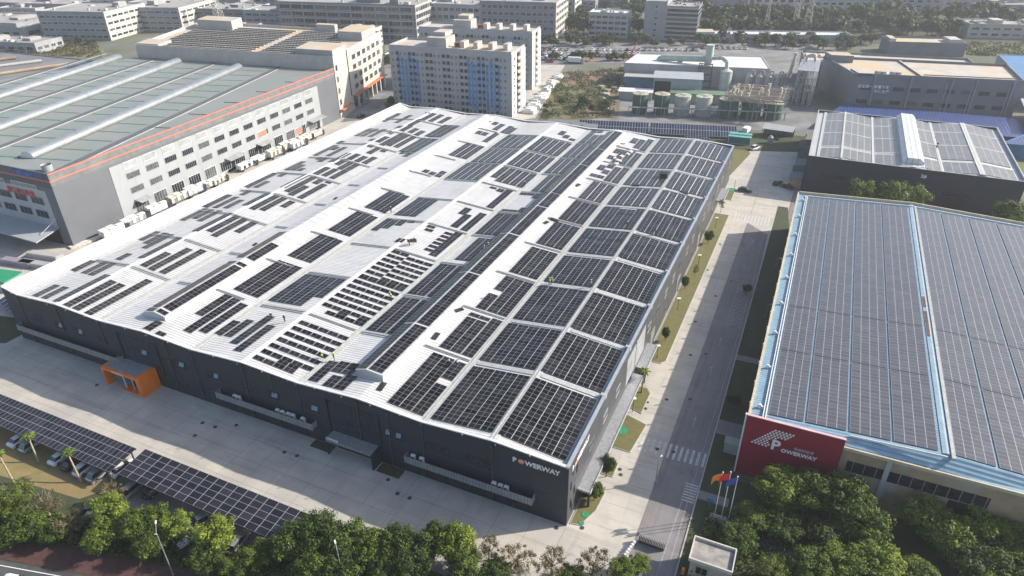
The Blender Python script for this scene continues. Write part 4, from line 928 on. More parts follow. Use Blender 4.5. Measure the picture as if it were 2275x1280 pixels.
a_ = math.atan2(11.5, 64.2); text('安全第一 质量为本', 1.5, tuple(lerpq(Q, .045, 0)+Vector((0, -.25, 9.2))), (math.pi/2, 0, a_), 'white', gw, bold=.03); text('环保生产', 1.5, tuple(lerpq(Q, .15, 0)+Vector((0, -.25, 7.4))), (math.pi/2, 0, a_), 'white', gw, bold=.03)
roofbox(gw, Q, .03, .12, .0, .25, 14, 1.2, 'gr3'); roofbox(gw, Q, -.0, .13, .75, .97, 14, 3.2, 'gr3'); roofbox(gw, Q, .42, .43, .02, .98, 14, .7, 'gr3', 'party_wall'); roofbox(gw, Q, .46, .97, .2, .22, 14, .4, 'gr3', 'party_wall')
for u in (.17, .26):
    p = lerpq(Q, u, .12); MB().cyl((p.x, p.y, 14.05), (p.x, p.y, 15.6), 1.3, 1.3, 14).cyl((p.x+2.3, p.y+.4, 14.05), (p.x+2.3, p.y+.4, 15.5), 1.2, 1.2, 14).build('roof_tank', 'gr2', gw)
t, Q = quadb('grey_works', 'dark annex with gridded pale roof tanks behind the slate works', fr((12, 301), (88, 311), 26), 10.5, 'gr3', 'flatp', 1.); 
for q in range(4): roofbox(t, Q, .02+q*.09, .09+q*.09, .1, .35, 10.5, .8, 'cr', 'roof_basin'); roofbox(t, Q, .02+q*.09, .09+q*.09, .55, .85, 10.5, .8, 'cr', 'roof_basin')
roofbox(t, Q, .38, .95, .2, .7, 10.5, .9, 'cr', 'roof_basin')
t, Q = quadb('back_annex', 'low slate annex with a pale roof beyond the slate works', fr(G(1970, 122).xy, G(2140, 127).xy, 18), 6.5, 'gr3', 'flatp', 1.); roofbox(t, Q, .8, .95, .2, .8, 6.5, 2.2, 'gr2'); roofbox(t, Q, .02, .1, .2, .8, 6.5, 2, 'gr2')
# blue roofed sheds
bs, Q = quadb('blue_shed', 'royal blue steel shed between the slate works and the dusty solar roof', [(23.5, 228), (96, 236), (97, 264), (32, 262)], 2.6, 'blued', 'blued', .1); 
bs, Q = quadb('blue_shed', 'blue walled shed at the right edge beside the dusty solar roof', [(84, 216.5), (122, 222), (124, 246), (97.5, 238)], 5., 'blueroof', 'blued', .1)
MB().add([(97, 244, 6.6), (124, 246, 7.4), (126, 292, 7.4), (99.5, 282, 6.6)], [(0, 1, 2, 3)]).build('skylit_roof', mat('pale_blue_violet_sheet', (.33, .38, .6), .5, 0, .1, .3, stripes=('Y', 6., .02, 1.3)), bs)
bs, Q = quadb('blue_hall', 'grey hall with a bright blue roof in the upper right corner', [(104, 292), (136, 296), (140, 372), (101.5, 366)], 9, 'gr1', 'blueroof', .3)

extra = [((-575, 215), (-478, 236), 64, 7, 1, 12, 'gr1', 'wide grey roofed shed at the far left beside the slate block'), ((-620, 300), (-500, 322), 50, 9, 2, 12, 'mauve', 'long mauve shed at the far left horizon side'), ((-560, 225), (-486, 238), 40, 9, 2, 10, 'gr1', 'low grey shed row at the far left edge'), ((-480, 196), (-425, 208), 22, 5.5, 1, 8, 'gr1', 'low grey sloping shed before the far left block'),
 ((-520, 330), (-465, 345), 40, 13, 3, 9, 'gr2', 'pale block between the two slate blocks at far left'), ((-360, 262), (-318, 272), 26, 10, 3, 7, 'gr1', 'grey block just behind the collector roof, left'), ((-302, 258), (-262, 268), 20, 9, 3, 7, 'mauve', 'mauve block just behind the collector roof, right'),
 ((-255, 290), (-236, 294), 18, 11, 3, 3, 'cr', 'cream stair block before the wide glassy factory'), ((-400, 372), (-345, 384), 40, 14, 4, 9, 'mauve', 'mauve block behind the lattice mast'), ((-300, 400), (-240, 412), 36, 15, 4, 10, 'gr2', 'pale block behind the glassy factory roof'),
 ((-220, 440), (-160, 450), 30, 13, 3, 9, 'gr1', 'grey block behind the long mauve factory'), ((100, 470), (150, 482), 22, 8, 2, 8, 'gr2', 'pale low block inside the upper right grove'), ((190, 520), (250, 532), 24, 9, 2, 8, 'mauve', 'mauve low block at the right of the grove')]
for FL, FR, dp, h_, nr, nc, wl, lab in extra: bg(lab, FL, FR, dp, h_, nr, nc, wl, 4, .68, .45, extras=((.3, .42, .3, .7, 2.2), (.7, .8, .4, .8, 1.6)), side_w='cr' if nc % 2 else None, mull=1)

t, Q = quadb('side_hall', 'low grey roofed hall beyond the third rounded ridge vent', [(-420, 60), (-303, 36), (-271, 150), (-350, 146)], 17.5, 'gr3', mat('grey_violet_roof', (.2, .19, .195), .6, 0, .15, .1, stripes=('Y', .8, .03, .85, (.98, .17, 0))), .4)
for q in range(4):
    a_ = lerpq(Q, .12+q*.22, .1); b_ = lerpq(Q, .12+q*.22, .9); mm = MB(); mm.cyl((a_.x, a_.y, 18.2), (b_.x, b_.y, 18.2), .7, .7, 8); mm.build('roof_duct', 'stain' if q % 2 else 'gutter', t)
# ------------------------------------------------------------------ solar roofed factory on the right
rb = thing('factory', 'factory with a crimson gable wall and grey violet solar panels over a blue ribbed roof', 'factory')
XL, XM, XE, Y0, Y1 = 22., 49.6, 77.2, 22.2, 124.5
RZ = lambda x: 10.95+1.35*(1-abs(x-XM)/27.6)
m = MB(); prf = [(XL, 0), (XE, 0), (XE, 10.6), (XM, 11.9), (XL, 10.6)]
m.ext(prf, Y0+2.3, Y1, 0); m.box(XL, XE, Y0, Y0+2.3, 0, 10.55); m.build('wall', 'stain', rb)
YH = Y0+2.4
m = MB(); m.add([(XL+.2, YH, RZ(XL)), (XM, YH, RZ(XM)), (XM, Y0+.1, 10.7), (XL+.2, Y0+.1, 10.7)], [(3, 2, 1, 0)]); m.add([(XM, YH, RZ(XM)), (XE, YH, RZ(XE)), (XE, Y0+.1, 10.7), (XM, Y0+.1, 10.7)], [(3, 2, 1, 0)])
m.add([(XL+.2, YH, RZ(XL)), (XM, YH, RZ(XM)), (XM, Y1-.1, RZ(XM)), (XL+.2, Y1-.1, RZ(XL))], [(0, 1, 2, 3)]); m.add([(XM, YH, RZ(XM)), (XE, YH, RZ(XE)), (XE, Y1-.1, RZ(XE)), (XM, Y1-.1, RZ(XM))], [(0, 1, 2, 3)])
m.build('roof', 'bluer2' if False else 'bluer', rb)
m = MB(); m.box(XL-.12, XL+.3, Y0-.15, Y1+.1, 10.5, 11.3); m.box(XL+.3, XE, Y0-.2, Y0+.08, 10.3, 10.85)
for a, b in ((XL+.3, XM), (XM, XE)):
    for y, hh in ((Y1-.35, .6),):
        za, zb = RZ(a), RZ(b); P = [(a, y, za-.4), (b, y, zb-.4), (b, y+.32, zb-.4), (a, y+.32, za-.4)]; Q_ = [(x, yy, z+.4+hh) for x, yy, z in P]
        m.add(P+Q_, [(4, 5, 6, 7), (0, 1, 5, 4), (2, 3, 7, 6)])
m.build('coping', 'cream', rb)
m = MB(); m.box(24.05, 24.2, Y0, Y1-2, RZ(24)-.1, RZ(24)+.35); m.box(24.45, 24.6, Y0, Y1-2, RZ(24)-.1, RZ(24)+.3)
for a, b in ((24.6, XM), (XM, XE)): 
    za, zb = RZ(a), RZ(b); P = [(a, Y1-2.2, za), (b, Y1-2.2, zb), (b, Y1-2.0, zb), (a, Y1-2.0, za)]; m.add(P+[(x, y, z+.35) for x, y, z in P], [(4, 5, 6, 7), (0, 1, 5, 4), (2, 3, 7, 6)])
    P = [(a+12, Y0+1.6, RZ(a+12)), (b, Y0+1.6, zb), (b, Y0+1.75, zb), (a+12, Y0+1.75, RZ(a+12))]; 
    if a < 30: m.add(P+[(x, y, z+.25) for x, y, z in P], [(4, 5, 6, 7), (0, 1, 5, 4), (2, 3, 7, 6)])
m.build('edge_rail', 'trimw', rb)
m = MB(); m.add([(XM-.6, YH, RZ(XM-.6)+.1), (XM, YH, RZ(XM)+.16), (XM, Y1-.4, RZ(XM)+.16), (XM-.6, Y1-.4, RZ(XM-.6)+.1)], [(0, 1, 2, 3)], 0)
m.add([(XM, YH, RZ(XM)+.16), (XM+.45, YH, RZ(XM+.45)+.1), (XM+.45, Y1-.4, RZ(XM+.45)+.1), (XM, Y1-.4, RZ(XM)+.16)], [(0, 1, 2, 3)], 0)
m.box(XM+.5, XM+1.0, Y0+1.5, Y1-2, RZ(XM)-.1, RZ(XM)+.28, 1); m.build('ridge_cap', ['skyl', 'gutter'], rb)
m = MB()
for a, b in ((57.5, 67), (68.5, 73)): m.add([(XM-.5, a, RZ(XM-.5)+.14), (XM-.02, a, RZ(XM)+.2), (XM-.02, b, RZ(XM)+.2), (XM-.5, b, RZ(XM-.5)+.14)], [(0, 1, 2, 3)])
m.build('rust_patch', 'rust', rb)
secs = ((23.9, 14), (41.1, 14), (58.4, 16), (76.5, 40))
for a, b in ((24.9, 30.1), (30.5, 36.25), (36.65, 42.35), (42.7, 48.5), (50.7, 55.9), (56.3, 62.1), (62.5, 68.2), (68.6, 74.3)):
    root_ = None
    nr = 0
    for y0_, y1_ in ((24.9, 44.2), (44.4, 60.6), (60.8, 121.6)):
        mb = MB(); slab_pv(mb, [(a, y0_, RZ(a)+.16), (b, y0_, RZ(b)+.16), (b, y1_, RZ(b)+.16), (a, y1_, RZ(a)+.16)], 4, round((y1_-y0_)/1.0), .05, 0, int(a), int(y0_)); 
        o = mb.build('solar_array' if root_ is None else 'module_row', 'pvr', root_ or rb); root_ = root_ or o
m = MB()
for i in range(9):
    y = 26+i*11.6; m.box(23.0, 23.9, y, y+.2, RZ(23), RZ(23)+.5).cyl((23.4, y+.1, RZ(23)), (23.4, y+.1, RZ(23)+.75), .22, .22, 8)
m.build('roof_vent', 'ac', rb)
m = MB()
for i in range(16): m.box(XL-.28, XL-.1, 26+i*6, 26.25+i*6, 10.9, 11.75)
m.build('downpipe_hopper', 'cream', rb)
m = MB().box(XL-.2, 36.1, Y0-.35, Y0-.02, 0, 12.3, 0).box(XL-.25, 36.15, Y0-.42, Y0+.05, 12.3, 12.42, 1).box(XL-.45, XL-.2, Y0-.4, Y0+.1, 0, 12.4, 2); rw = m.build('crimson_gable', ['redw', mat('pink_coping', (.62, .4, .42), .5), 'trimw'], rb)
yy = Y0-.38
m = MB()
def sq(cx, cz, s):  m.add([(cx-s*1.15, yy, cz-s*.35), (cx+s*.1, yy, cz-s), (cx+s*1.15, yy, cz+s*.35), (cx-s*.1, yy, cz+s)], [(0, 1, 2, 3)])
def row(x0_, z0_, x1_, z1_, n, s): 
    for i in range(n): t_ = i/(n-1); sq(x0_+(x1_-x0_)*t_, z0_+(z1_-z0_)*t_, s)
# tilted lattice of little squares
for i in range(6):
    for j in range(10):
        x_, z_ = 26.35+i*.53-j*.33, 10.75-j*.385-.02*i
        if x_ > 25.95 and z_ < 9.15 and not (x_ > 27.7 and z_ > 9.0 and False): continue
        sq(x_, z_, .2)
m.build('emblem', 'white', rb)
Rr = (math.pi/2, 0, 0)
text('P', 2.7, (26.15, yy, 6.95), Rr, 'white', rb, bold=.08, ext=.03); text('OWERWAY', .98, (27.75, yy, 6.85), Rr, 'white', rb, bold=.035, ext=.03, spacing=1.03)
text('保威新能源', .56, (29.5, yy, 7.95), Rr, 'cr', rb, bold=.004, ext=.02, spacing=1.1)
m = MB()
m.box(37.2, 56, Y0-.06, Y0-.01, 6.4, 8.4, 0)
for i in range(12): m.box(38+i*1.6, 38.1+i*1.6, Y0-.12, Y0-.06, 6.4, 8.4, 1)
m.build('strip_window', ['glassd', 'steel'], rb); MB().box(51.3, 55.5, Y0-.1, Y0-.01, .1, 6.2).build('loading_door', 'black', rb)
MB().box(42.2, 42.9, Y0-.3, Y0-.01, 0, 10.3).build('pilaster', 'gr2', rb)
# ------------------------------------------------------------------ workshop with the dusty solar roof
b3 = thing('workshop', 'charcoal workshop with dusty solar panels around a big white ridge ventilator', 'workshop')
m = MB(); AX, BX, AY, BY = 22.6, 80.4, 156., 211.6; H3 = 11.7
for q in ((AX, BX, AY, AY+.25, 0, H3), (AX, BX, BY-.25, BY, 0, H3), (AX, AX+.25, AY+.25, BY-.25, 0, H3), (BX-.25, BX, AY+.25, BY-.25, 0, H3)): m.box(*q)
m.build('wall', 'char', b3)
rp = [(AX+.25, 10.9), (25.5, 11.1), (31.9, 11.9), (41.1, 11.0), (51.7, 12.1), (59.7, 11.1), (69.6, 12.0), (BX-.25, 10.9)]
def r3(x):
    for (a, za), (b, zb) in zip(rp, rp[1:]):
        if a <= x <= b: return za+(zb-za)*(x-a)/(b-a)
    return 10.9
m = MB()
for (a, za), (b, zb) in zip(rp, rp[1:]): m.add([(a, AY+.25, za), (b, AY+.25, zb), (b, BY-.25, zb), (a, BY-.25, za)], [(0, 1, 2, 3)])
m.build('roof', 'roofw', b3)
m = MB(); m.box(AX-.05, BX+.05, AY-.05, AY+.3, H3, H3+.12, 0); m.box(AX-.05, BX+.05, BY-.3, BY+.05, H3, H3+.12, 0); m.box(AX-.05, AX+.3, AY+.3, BY-.3, H3, H3+.12, 0); m.box(BX-.3, BX+.05, AY+.3, BY-.3, H3, H3+.12, 0); m.build('coping', 'gutter', b3)
MB().box(BX-.35, BX-.25, AY+.3, BY-.3, 10.8, H3).build('parapet_lining', 'shade_lining', b3)
m = MB()
for x, w_ in ((25.3, .4), (31.9, .3), (41.1, .35), (59.7, .45), (69.6, .8)): m.box(x-w_, x+w_, AY+.4, BY-.4, r3(x)-.1, r3(x)+.28)
for y in (167, 168.6, 184, 199):
    for (a, za), (b, zb) in list(zip(rp, rp[1:]))[1:]:
        if y == 168.6 and a > 45: continue
        P = [(a+.3, y, za+.26), (b-.3, y, zb+.26), (b-.3, y+.5, zb+.26), (a+.3, y+.5, za+.26)]; m.add(P, [(0, 1, 2, 3)])
m.build('roof_walkway', 'strap', b3)
mv = MB(); n = 9; pr = [(-2.9, 0), (-2.9, 1.2), (-1.8, 2.2), (1.8, 2.2), (2.9, 1.2), (2.9, 0)]; mv.ext([(51.7+x, 11.6+z) for x, z in pr], AY+3, BY-1.2, 0); mv.box(48.7, 54.9, AY+1.2, AY+2.7, 11.5, 12.0, 0)
mv.build('ridge_ventilator', mat('vent_white', (.62, .64, .65), .45, 0, .1, .4, stripes=('X', 1.5, .05, .7)), b3)
root_ = None
for a, b, nc in ((25.9, 31.4, 3), (32.4, 40.5, 4), (41.7, 48.4, 3), (55.2, 59.1, 2), (60.4, 68.6, 4), (70.7, 78.6, 4)):
    root_ = None
    for y0_, y1_ in ((157, 166.7), (169.4, 183.7), (184.8, 198.7), (199.8, 210)):
        if (a, y0_) == (25.9, 157): pass
        mb = MB(); slab_pv(mb, [(a, y0_, r3(a)+.16), (b, y0_, r3(b)+.16), (b, y1_, r3(b)+.16), (a, y1_, r3(a)+.16)], nc, round((y1_-y0_)/1.05), .05, 0, int(a), int(y0_))
        o = mb.build('solar_array' if root_ is None else 'module_row', 'pv3', root_ or b3); root_ = root_ or o
text('3#', 1.5, (54.2, AY-.06, 9.2), Rr, 'white', b3, bold=.03)
win(b3, 27, 35, 5.2, 6.6, AY, mull=8, fr='char'); MB().box(62, 67.4, AY-.08, AY-.01, 0.1, 4.8).build('loading_door', 'black', b3); MB().box(61, 68.4, AY-2., AY-.01, 5.0, 5.2).build('awning', 'char', b3)
# little stores on its left flank
for i, (x0_, x1_, y0_, y1_, h_, mt_) in enumerate(((18.6, 22.3, 157, 163.5, 3.2, 'stain'), (18.9, 22.3, 164.5, 169.5, 3.4, 'gr3'), (19.3, 22.3, 170.5, 178, 3., 'rust'), (19, 22.3, 186, 197, 4., 'gr3'))):
    o = thing('lean_to_store', ('rust brown lean-to nearest the solar roof corner', 'grey lean-to between two brown ones', 'dark rusty lean-to halfway along the workshop flank', 'long slate lean-to at the rear of the workshop flank')[i], 'shed', (x0_, y0_, 0))
    MB().box(0, x1_-x0_, 0, y1_-y0_, 0, h_).build('wall', mt_, o); MB().add([(-.3, -.2, h_+.02), (x1_-x0_, -.2, h_+.5), (x1_-x0_, y1_-y0_+.2, h_+.5), (-.3, y1_-y0_+.2, h_+.02), (-.3, -.2, h_-.08), (x1_-x0_, -.2, h_+.4), (x1_-x0_, y1_-y0_+.2, h_+.4), (-.3, y1_-y0_+.2, h_-.08)], [(0, 1, 2, 3), (0, 4, 5, 1), (3, 2, 6, 7), (0, 3, 7, 4)]).build('roof', 'asph' if i % 2 else 'gr3', o)

# ------------------------------------------------------------------ carports
def carport(label, x0_, x1_, yb, yf, zb, zf, nu, nv, bays):
    t = thing('solar_carport', label, 'carport', (x0_, yf, 0)); L_ = x1_-x0_; dy = yb-yf
    mb = MB(); slab_pv(mb, [(0, 0, zf), (L_, 0, zf), (L_, dy, zb), (0, dy, zb)], nu, nv, .06); mb.build('solar_roof', 'pvc', t)
    m = MB(); m.add([(0, -.04, zf-.3), (L_, -.04, zf-.3), (L_, -.04, zf+.03), (0, -.04, zf+.03)], [(0, 1, 2, 3)]); m.box(0, L_, .02, .1, zf-.3, zf-.08); m.box(0, L_, dy-.2, dy-.1, zb-.32, zb-.1)
    for i in range(bays+1):
        x = .4+(L_-.8)*i/bays; m.add([(x-.08, .1, zf-.1), (x+.08, .1, zf-.1), (x+.08, dy-.2, zb-.1), (x-.08, dy-.2, zb-.1), (x-.08, .1, zf-.35), (x+.08, .1, zf-.35), (x+.08, dy-.2, zb-.35), (x-.08, dy-.2, zb-.35)], [(0, 3, 7, 4), (1, 5, 6, 2), (7, 6, 5, 4)])
    m.build('frame', 'char', t); p0 = None
    for i in range(bays+1):
        x = .4+(L_-.8)*i/bays
        if p0 is None: p0 = MB().box(-.1, .1, dy-.9, dy-.7, 0, zb-.4).cyl((0, dy-.85, 1.2), (0, .9, zf-.4), .09, .09, 6).build('post', 'char', t); o = p0
        else: o = p0.copy(); COL.objects.link(o); o.parent = t
        o.location = (x, 0, 0)
    return t
carport('solar carport beside the lawn, at the left edge of the picture', -113., -70.9, -16.8, -22.2, 3.4, 2.9, 41, 4, 7)
carport('solar carport whose right end runs under the tree crowns', -69.2, -30.5, -16.4, -21.9, 3.6, 3.0, 19, 5, 6)

# ------------------------------------------------------------------ vehicles
def loft(secs, m=0):
    mb = MB(); n = len(secs[0]); vs = [p for s_ in secs for p in s_]
    fs = [(i*n+j, i*n+(j+1) % n, (i+1)*n+(j+1) % n, (i+1)*n+j) for i in range(len(secs)-1) for j in range(n)]
    mb.add(vs, fs, m, smooth=False); mb.add(vs, [tuple(range(n-1, -1, -1)), tuple(range((len(secs)-1)*n, len(secs)*n))], m); return mb
def car(paint, label, suv=False, far_=False):
    t = thing('parked_car', label, 'car')
    def sec(x, w_, z0_, z1_): return [(x, -w_, z0_), (x, w_, z0_), (x, w_*1.02, (z0_+z1_)/2), (x, w_*.9, z1_), (x, -w_*.9, z1_), (x, -w_*1.02, (z0_+z1_)/2)]
    b = loft([sec(-2.25, .72, .35, .78), sec(-2.1, .84, .22, .92), sec(-1.3, .88, .2, .96), sec(.0, .88, .2, .95), (sec(1.2, .87, .2, .92)), sec(1.95, .82, .22, .78), sec(2.25, .66, .34, .62)])
    hgt = 1.62 if suv else 1.42; back_ = -2.05 if suv else -1.75
    cab = loft([[(back_, -.78, .93), (back_, .78, .93), (back_+.02, .76, .96), (back_+.02, -.76, .96)], [(back_+.5, -.76, .92), (back_+.5, .76, .92), (back_+.5, .6, hgt), (back_+.5, -.6, hgt)], [(.25, -.76, .92), (.25, .76, .92), (.25, .6, hgt), (.25, -.6, hgt)], [(1.15, -.76, .9), (1.15, .76, .9), (1.12, .74, .93), (1.12, -.74, .93)]])
    if far_:
        cab2 = MB(); b.add(cab.v, cab.f, 1); b.box(back_+.5, .3, -.58, .58, hgt-.01, hgt+.03, 0); b.build('body', [paint, 'glassd', 'tyre'], t)
        return t
    b.build('body', paint, t); cab.build('cabin_glass', 'glassd', t)
    MB().box(back_+.48, .3, -.59, .59, hgt-.012, hgt+.035).box(-.35, -.25, -.78, .78, .93, .96).build('roof', paint, t)
    w0 = MB().cyl((0, -.1, 0), (0, .1, 0), .33, .33, 14, 0).cyl((0, -.11, 0), (0, .11, 0), .18, .18, 8, 1)
    f_ = None
    for x in (-1.35, 1.4):
        for y in (-.82, .82):
            if f_ is None: f_ = w0.build('wheel', ['tyre', 'steel'], t); o = f_
            else: o = f_.copy(); COL.objects.link(o); o.parent = t
            o.location = (x, y, .33)
    hl = MB().box(0, .1, -.15, .15, -.07, .07).build('headlight', 'white', t); hl.location = (2.08, .55, .62); h2 = hl.copy(); COL.objects.link(h2); h2.parent = t; h2.location = (2.08, -.55, .62)
    return t
cw = car('carw', 'x'); cs = car('cars', 'x', True); cd = car('card', 'x'); cws = car('carw', 'x', True)
H_ = math.pi/2
for o, loc, a, lab in ((cw, (-72.2, -19.2, .02), 1.35, 'white saloon leaning out past the right end of the lawn carport'), (cs, (-74.9, -21.5, .02), H_, 'silver car under the lawn carport, nearest its right end'),
        (cws, (-78.2, -21.5, .02), H_, 'white high roofed car under the lawn carport beside the silver one'), (cd, (-81.2, -21.5, .02), H_, 'dark car under the lawn carport, right of two pale ones'), (cw, (-84.4, -21.5, .02), H_, 'white car under the lawn carport near the palm trunk'), (cs, (-92, -21.5, .02), H_, 'silver car deep under the lawn carport'),
        (cw, (-95.2, -21.5, .02), H_, 'white car under the left end of the lawn carport'), (cs, (-66.8, -21.6, .05), H_, 'silver car peeking out at the left end of the treeside carport'), (cd, (-63.5, -20.3, .05), H_, 'dark car under the left end of the treeside carport'),
        (cs, (-51.6, -22.6, .05), -2.0, 'silver hatchback with black sunroof below the treeside carport'), (cs, (-43.4, -23.0, .05), H_+.15, 'silver estate between tree crowns below the carport'), (cw, (-52.4, -26., .02), -.3, 'white car half hidden between two round trees'),
        (cs, (-66.6, -28.4, .02), .5, 'pale car under bare branches beside the lawn'), (cd, (-68.6, -27.4, .02), .5, 'dark car beside the pale one under bare branches'), (cd, (18.4, 156.4, .02), -.5, 'black car in shadow below the rusty lean-to'), (cd, (15.2, 158.8, .02), 1.2, 'dark vehicle in the shaded lane left of the lean-tos'),
        (cd, (-157.5, 170.5, .02), 1.5, 'dark car behind the far end of the long white factory'), (cws, (3.9, 192.2, .02), 1.05, 'white pickup on the sunlit lane beside the green kiosk'), (cd, (6.2, 148.2, .02), 0, 'small black buggy on the shaded road behind the verge')):
    PR.put(o, loc, a, lab)
for o in (cw, cs, cd, cws): pass
# red truck roof and a car cut by the lower edge
t = thing('red_truck', 'truck with a faded red tarpaulin cut off by the bottom edge', 'truck', (-60.6, -41.6, 0), .232)
MB().box(-3.3, 3.6, -1.2, 1.2, 1., 3.3).build('tarpaulin_body', 'redtruck', t); MB().box(3.7, 5.4, -1.1, 1.1, .6, 2.7).build('cab', 'carr', t); MB().box(-3.3, 5.2, -1., 1., .5, .98).build('chassis', 'black', t)
for x in (-2.2, 4.5):
    for y in (-1., 1.): MB().cyl((x, y-.15, .5), (x, y+.15, .5), .5, .5, 14).build('wheel', 'tyre', t)
dup(cw, (-67.2, -40.9, .0), .232, 'white car on the street just left of the red truck'); dup(cd, (-83.2, -34.9, .03), .3, 'blue black car at the left edge by the red pavement')
# far car park: rows of small cars
fc = [car('carw', 'x', far_=True), car('cars', 'x', far_=True), car('card', 'x', far_=True), car('carr', 'x', far_=True)]
LB = ['small white car parked in the far lot', 'small silver car parked in the far lot', 'small dark car parked in the far lot', 'small red car parked in the far lot']
GP = ['white cars in the far lot', 'silver cars in the far lot', 'dark cars in the far lot', 'red cars in the far lot']
def fcar(px, py, a):
    k_ = random.choices((0, 1, 2, 3), (60, 20, 14, 6))[0]; p = G(px, py); PR.put(fc[k_], (p.x, p.y, .09), a, LB[k_], GP[k_])
for r_, (ya, yb, xa, xb, st_) in enumerate(((112, 113, 1195, 1560, 13), (119, 121, 1196, 1295, 8), (125, 127, 1196, 1295, 8), (131, 133, 1196, 1300, 8.5), (119, 121, 1318, 1420, 9), (126, 128, 1322, 1418, 9), (131, 131, 858, 893, 8), (121, 121, 858, 893, 8), (108, 109, 1560, 1660, 12))):
    x = xa
    while x < xb:
        if random.random() < .88: fcar(x, ya+(yb-ya)*(x-xa)/(xb-xa), 1.75+random.uniform(-.12, .12))
        x += st_*random.uniform(.9, 1.15)
for px, py in ((1222, 139), (1262, 140), (1290, 68), (1255, 74), (1268, 78), (1248, 82), (1280, 74), (1300, 90), (1285, 92)): fcar(px, py, .25)
p = G(1276, 141); t = thing('tanker_lorry', 'white box lorry parked on the back road by the car park', 'lorry', (p.x, p.y, .05), .2); MB().box(-3.5, 3.5, -1.2, 1.2, .9, 3.4).build('cargo_box', 'carw', t); MB().box(3.7, 5.4, -1.1, 1.1, .6, 2.8).build('cab', 'cars', t); MB().box(-3.5, 5.2, -1, 1, .4, .88).build('chassis', 'black', t)
# goods along the left factory, each load on its trailer
WR = [('wrapped white goods on a trailer', 'wrapw'), ('stacked cream goods on a trailer', 'wrap')]
load = []
for nm, mt_ in WR:
    t = thing('loaded_trailer', 'x', 'trailer'); rnd = random.Random(3)
    f_ = None
    for i in range(3):
        for j in range(2):
            h_ = 1.25+rnd.random()*.9; q = MB().box(-2.9+i*2.+.05, -1.0+i*2., -.98+j*.98, -.06+j*.98, 1.02, 1.02+h_).box(-1.95+i*2., -1.0+i*2.+.0, -.98+j*.98, -.06+j*.98, 1.02, 1.02+h_*.8) ; q.build('wrapped_bundle', mt_, t)
    MB().box(-3, 3, -1.05, 1.05, .82, 1.0).build('flatbed', 'steel', t); MB().box(3.15, 4.5, -.95, .95, .5, 2.1).build('cab', 'card', t)
    for x in (-2.2, 3.7):
        for y in (-.9, .9): MB().cyl((x, y-.12, .42), (x, y+.12, .42), .42, .42, 10).build('wheel', 'tyre', t)
    load.append(t)
gl = ((252, 519, 0, 'first white load, nearest the grey factory corner'), (299, 494, 0, 'low white load beside the small awning, second from the corner'), (351, 470, 0, 'third load from the corner, white and tall'), (398, 445, 1, 'pinkish fourth load from the factory corner'), (433, 430, 0, 'white load left of the small fifth one'), (456, 418, 0, 'short white load before the pale timber stack'), (486, 405, 1, 'pale timber stack left of the big loading door'),
      (548, 371, 0, 'white load right of the big loading door'), (578, 356, 0, 'white load under the slanting awning'), (612, 346, 1, 'long cream load right of the slanting awning'), (640, 330, 1, 'cream load before the sheeted pair'), (662, 326, 0, 'white sheeted load near the salmon banner'), (678, 312, 1, 'greenish cream load left of the salmon banner'), (704, 301, 1, 'last cream load under the salmon banner'))
for px, py, k_, lab in gl:
    p = G(px, py, .8); PR.put(load[k_], (p.x-.4, p.y, 0.02), aW+random.uniform(-.06, .06)+(math.pi if random.random() < .0 else 0), lab, sc=(random.uniform(.9, 1.25), 1.25, random.uniform(.85, 1.3)))
t = thing('timber_stack', 'long pale stack of timber lying on the yard below the grey corner', 'timber', (*G(205, 535).xy, 0), 1.35)
for i in range(3): MB().box(-6, 6, -.9+i*.62, -.4+i*.62, .05, .5).build('beam', 'wrap', t)
# construction debris and wrapped goods on the service lane behind
for i in range(16):
    px = 1243-i*4.3+random.uniform(-3, 3); py = 168+i*5.6+random.uniform(-2, 2); p = G(px, py)
    h_ = random.uniform(1.2, 2.4); mb = MB()
    a = random.uniform(-.2, .4); lx, ly = random.uniform(1.6, 3.), random.uniform(1.2, 2.2)
    mb.prism([(-lx, -ly), (lx, -ly*.9), (lx*.95, ly), (-lx*.9, ly*.95)], .02, h_); mb.prism([(-lx*.6, -ly*.5), (lx*.5, -ly*.6), (lx*.5, ly*.5), (-lx*.5, ly*.4)], h_+.01, h_*1.35)
    o = mb.build('goods_heap', 'wrapw' if i % 4 else 'wrap'); o.location = (p.x, p.y, .05); o.rotation_euler = (0, 0, a); tag(o, 'white covered heap in the line of heaps beside the scrub plot', 'heap', 'covered heaps beside the scrub plot')
for i in range(26):
    px = random.uniform(1335, 1385); py = random.uniform(165, 255); p = G(px, py); mb = MB()
    n = 5; r_ = random.uniform(.6, 1.8); mb.prism([(math.cos(q*6.28/n)*r_*random.uniform(.7, 1.3), math.sin(q*6.28/n)*r_*random.uniform(.7, 1.3)) for q in range(n)], 0, random.uniform(.3, 1.))
    o = mb.build('rubble_slab', ('gr2', 'stain', 'cr', 'gr3')[i % 4]); o.location = (p.x, p.y, .06); tag(o, 'broken slab in the rubble strip right of the scrub plot', 'rubble', 'rubble right of the scrub plot')
# crane
t = thing('mobile_crane', 'red lattice crane standing left of the chemical works', 'crane', (*G(1387, 158).xy, 0)); MB().box(-2, 2, -1.5, 1.5, .4, 2.4).build('cab', 'stain', t); MB().cyl((0, 0, 2.2), (5, 3, 15), .5, .3, 4).cyl((0, 0, 2.2), (4.5, 2.4, 12), .15, .12, 4).build('jib', 'redsign', t); MB().box(-2.2, 2.2, -1.7, -1.1, 0, .8).box(-2.2, 2.2, 1.1, 1.7, 0, .8).build('track', 'black', t)

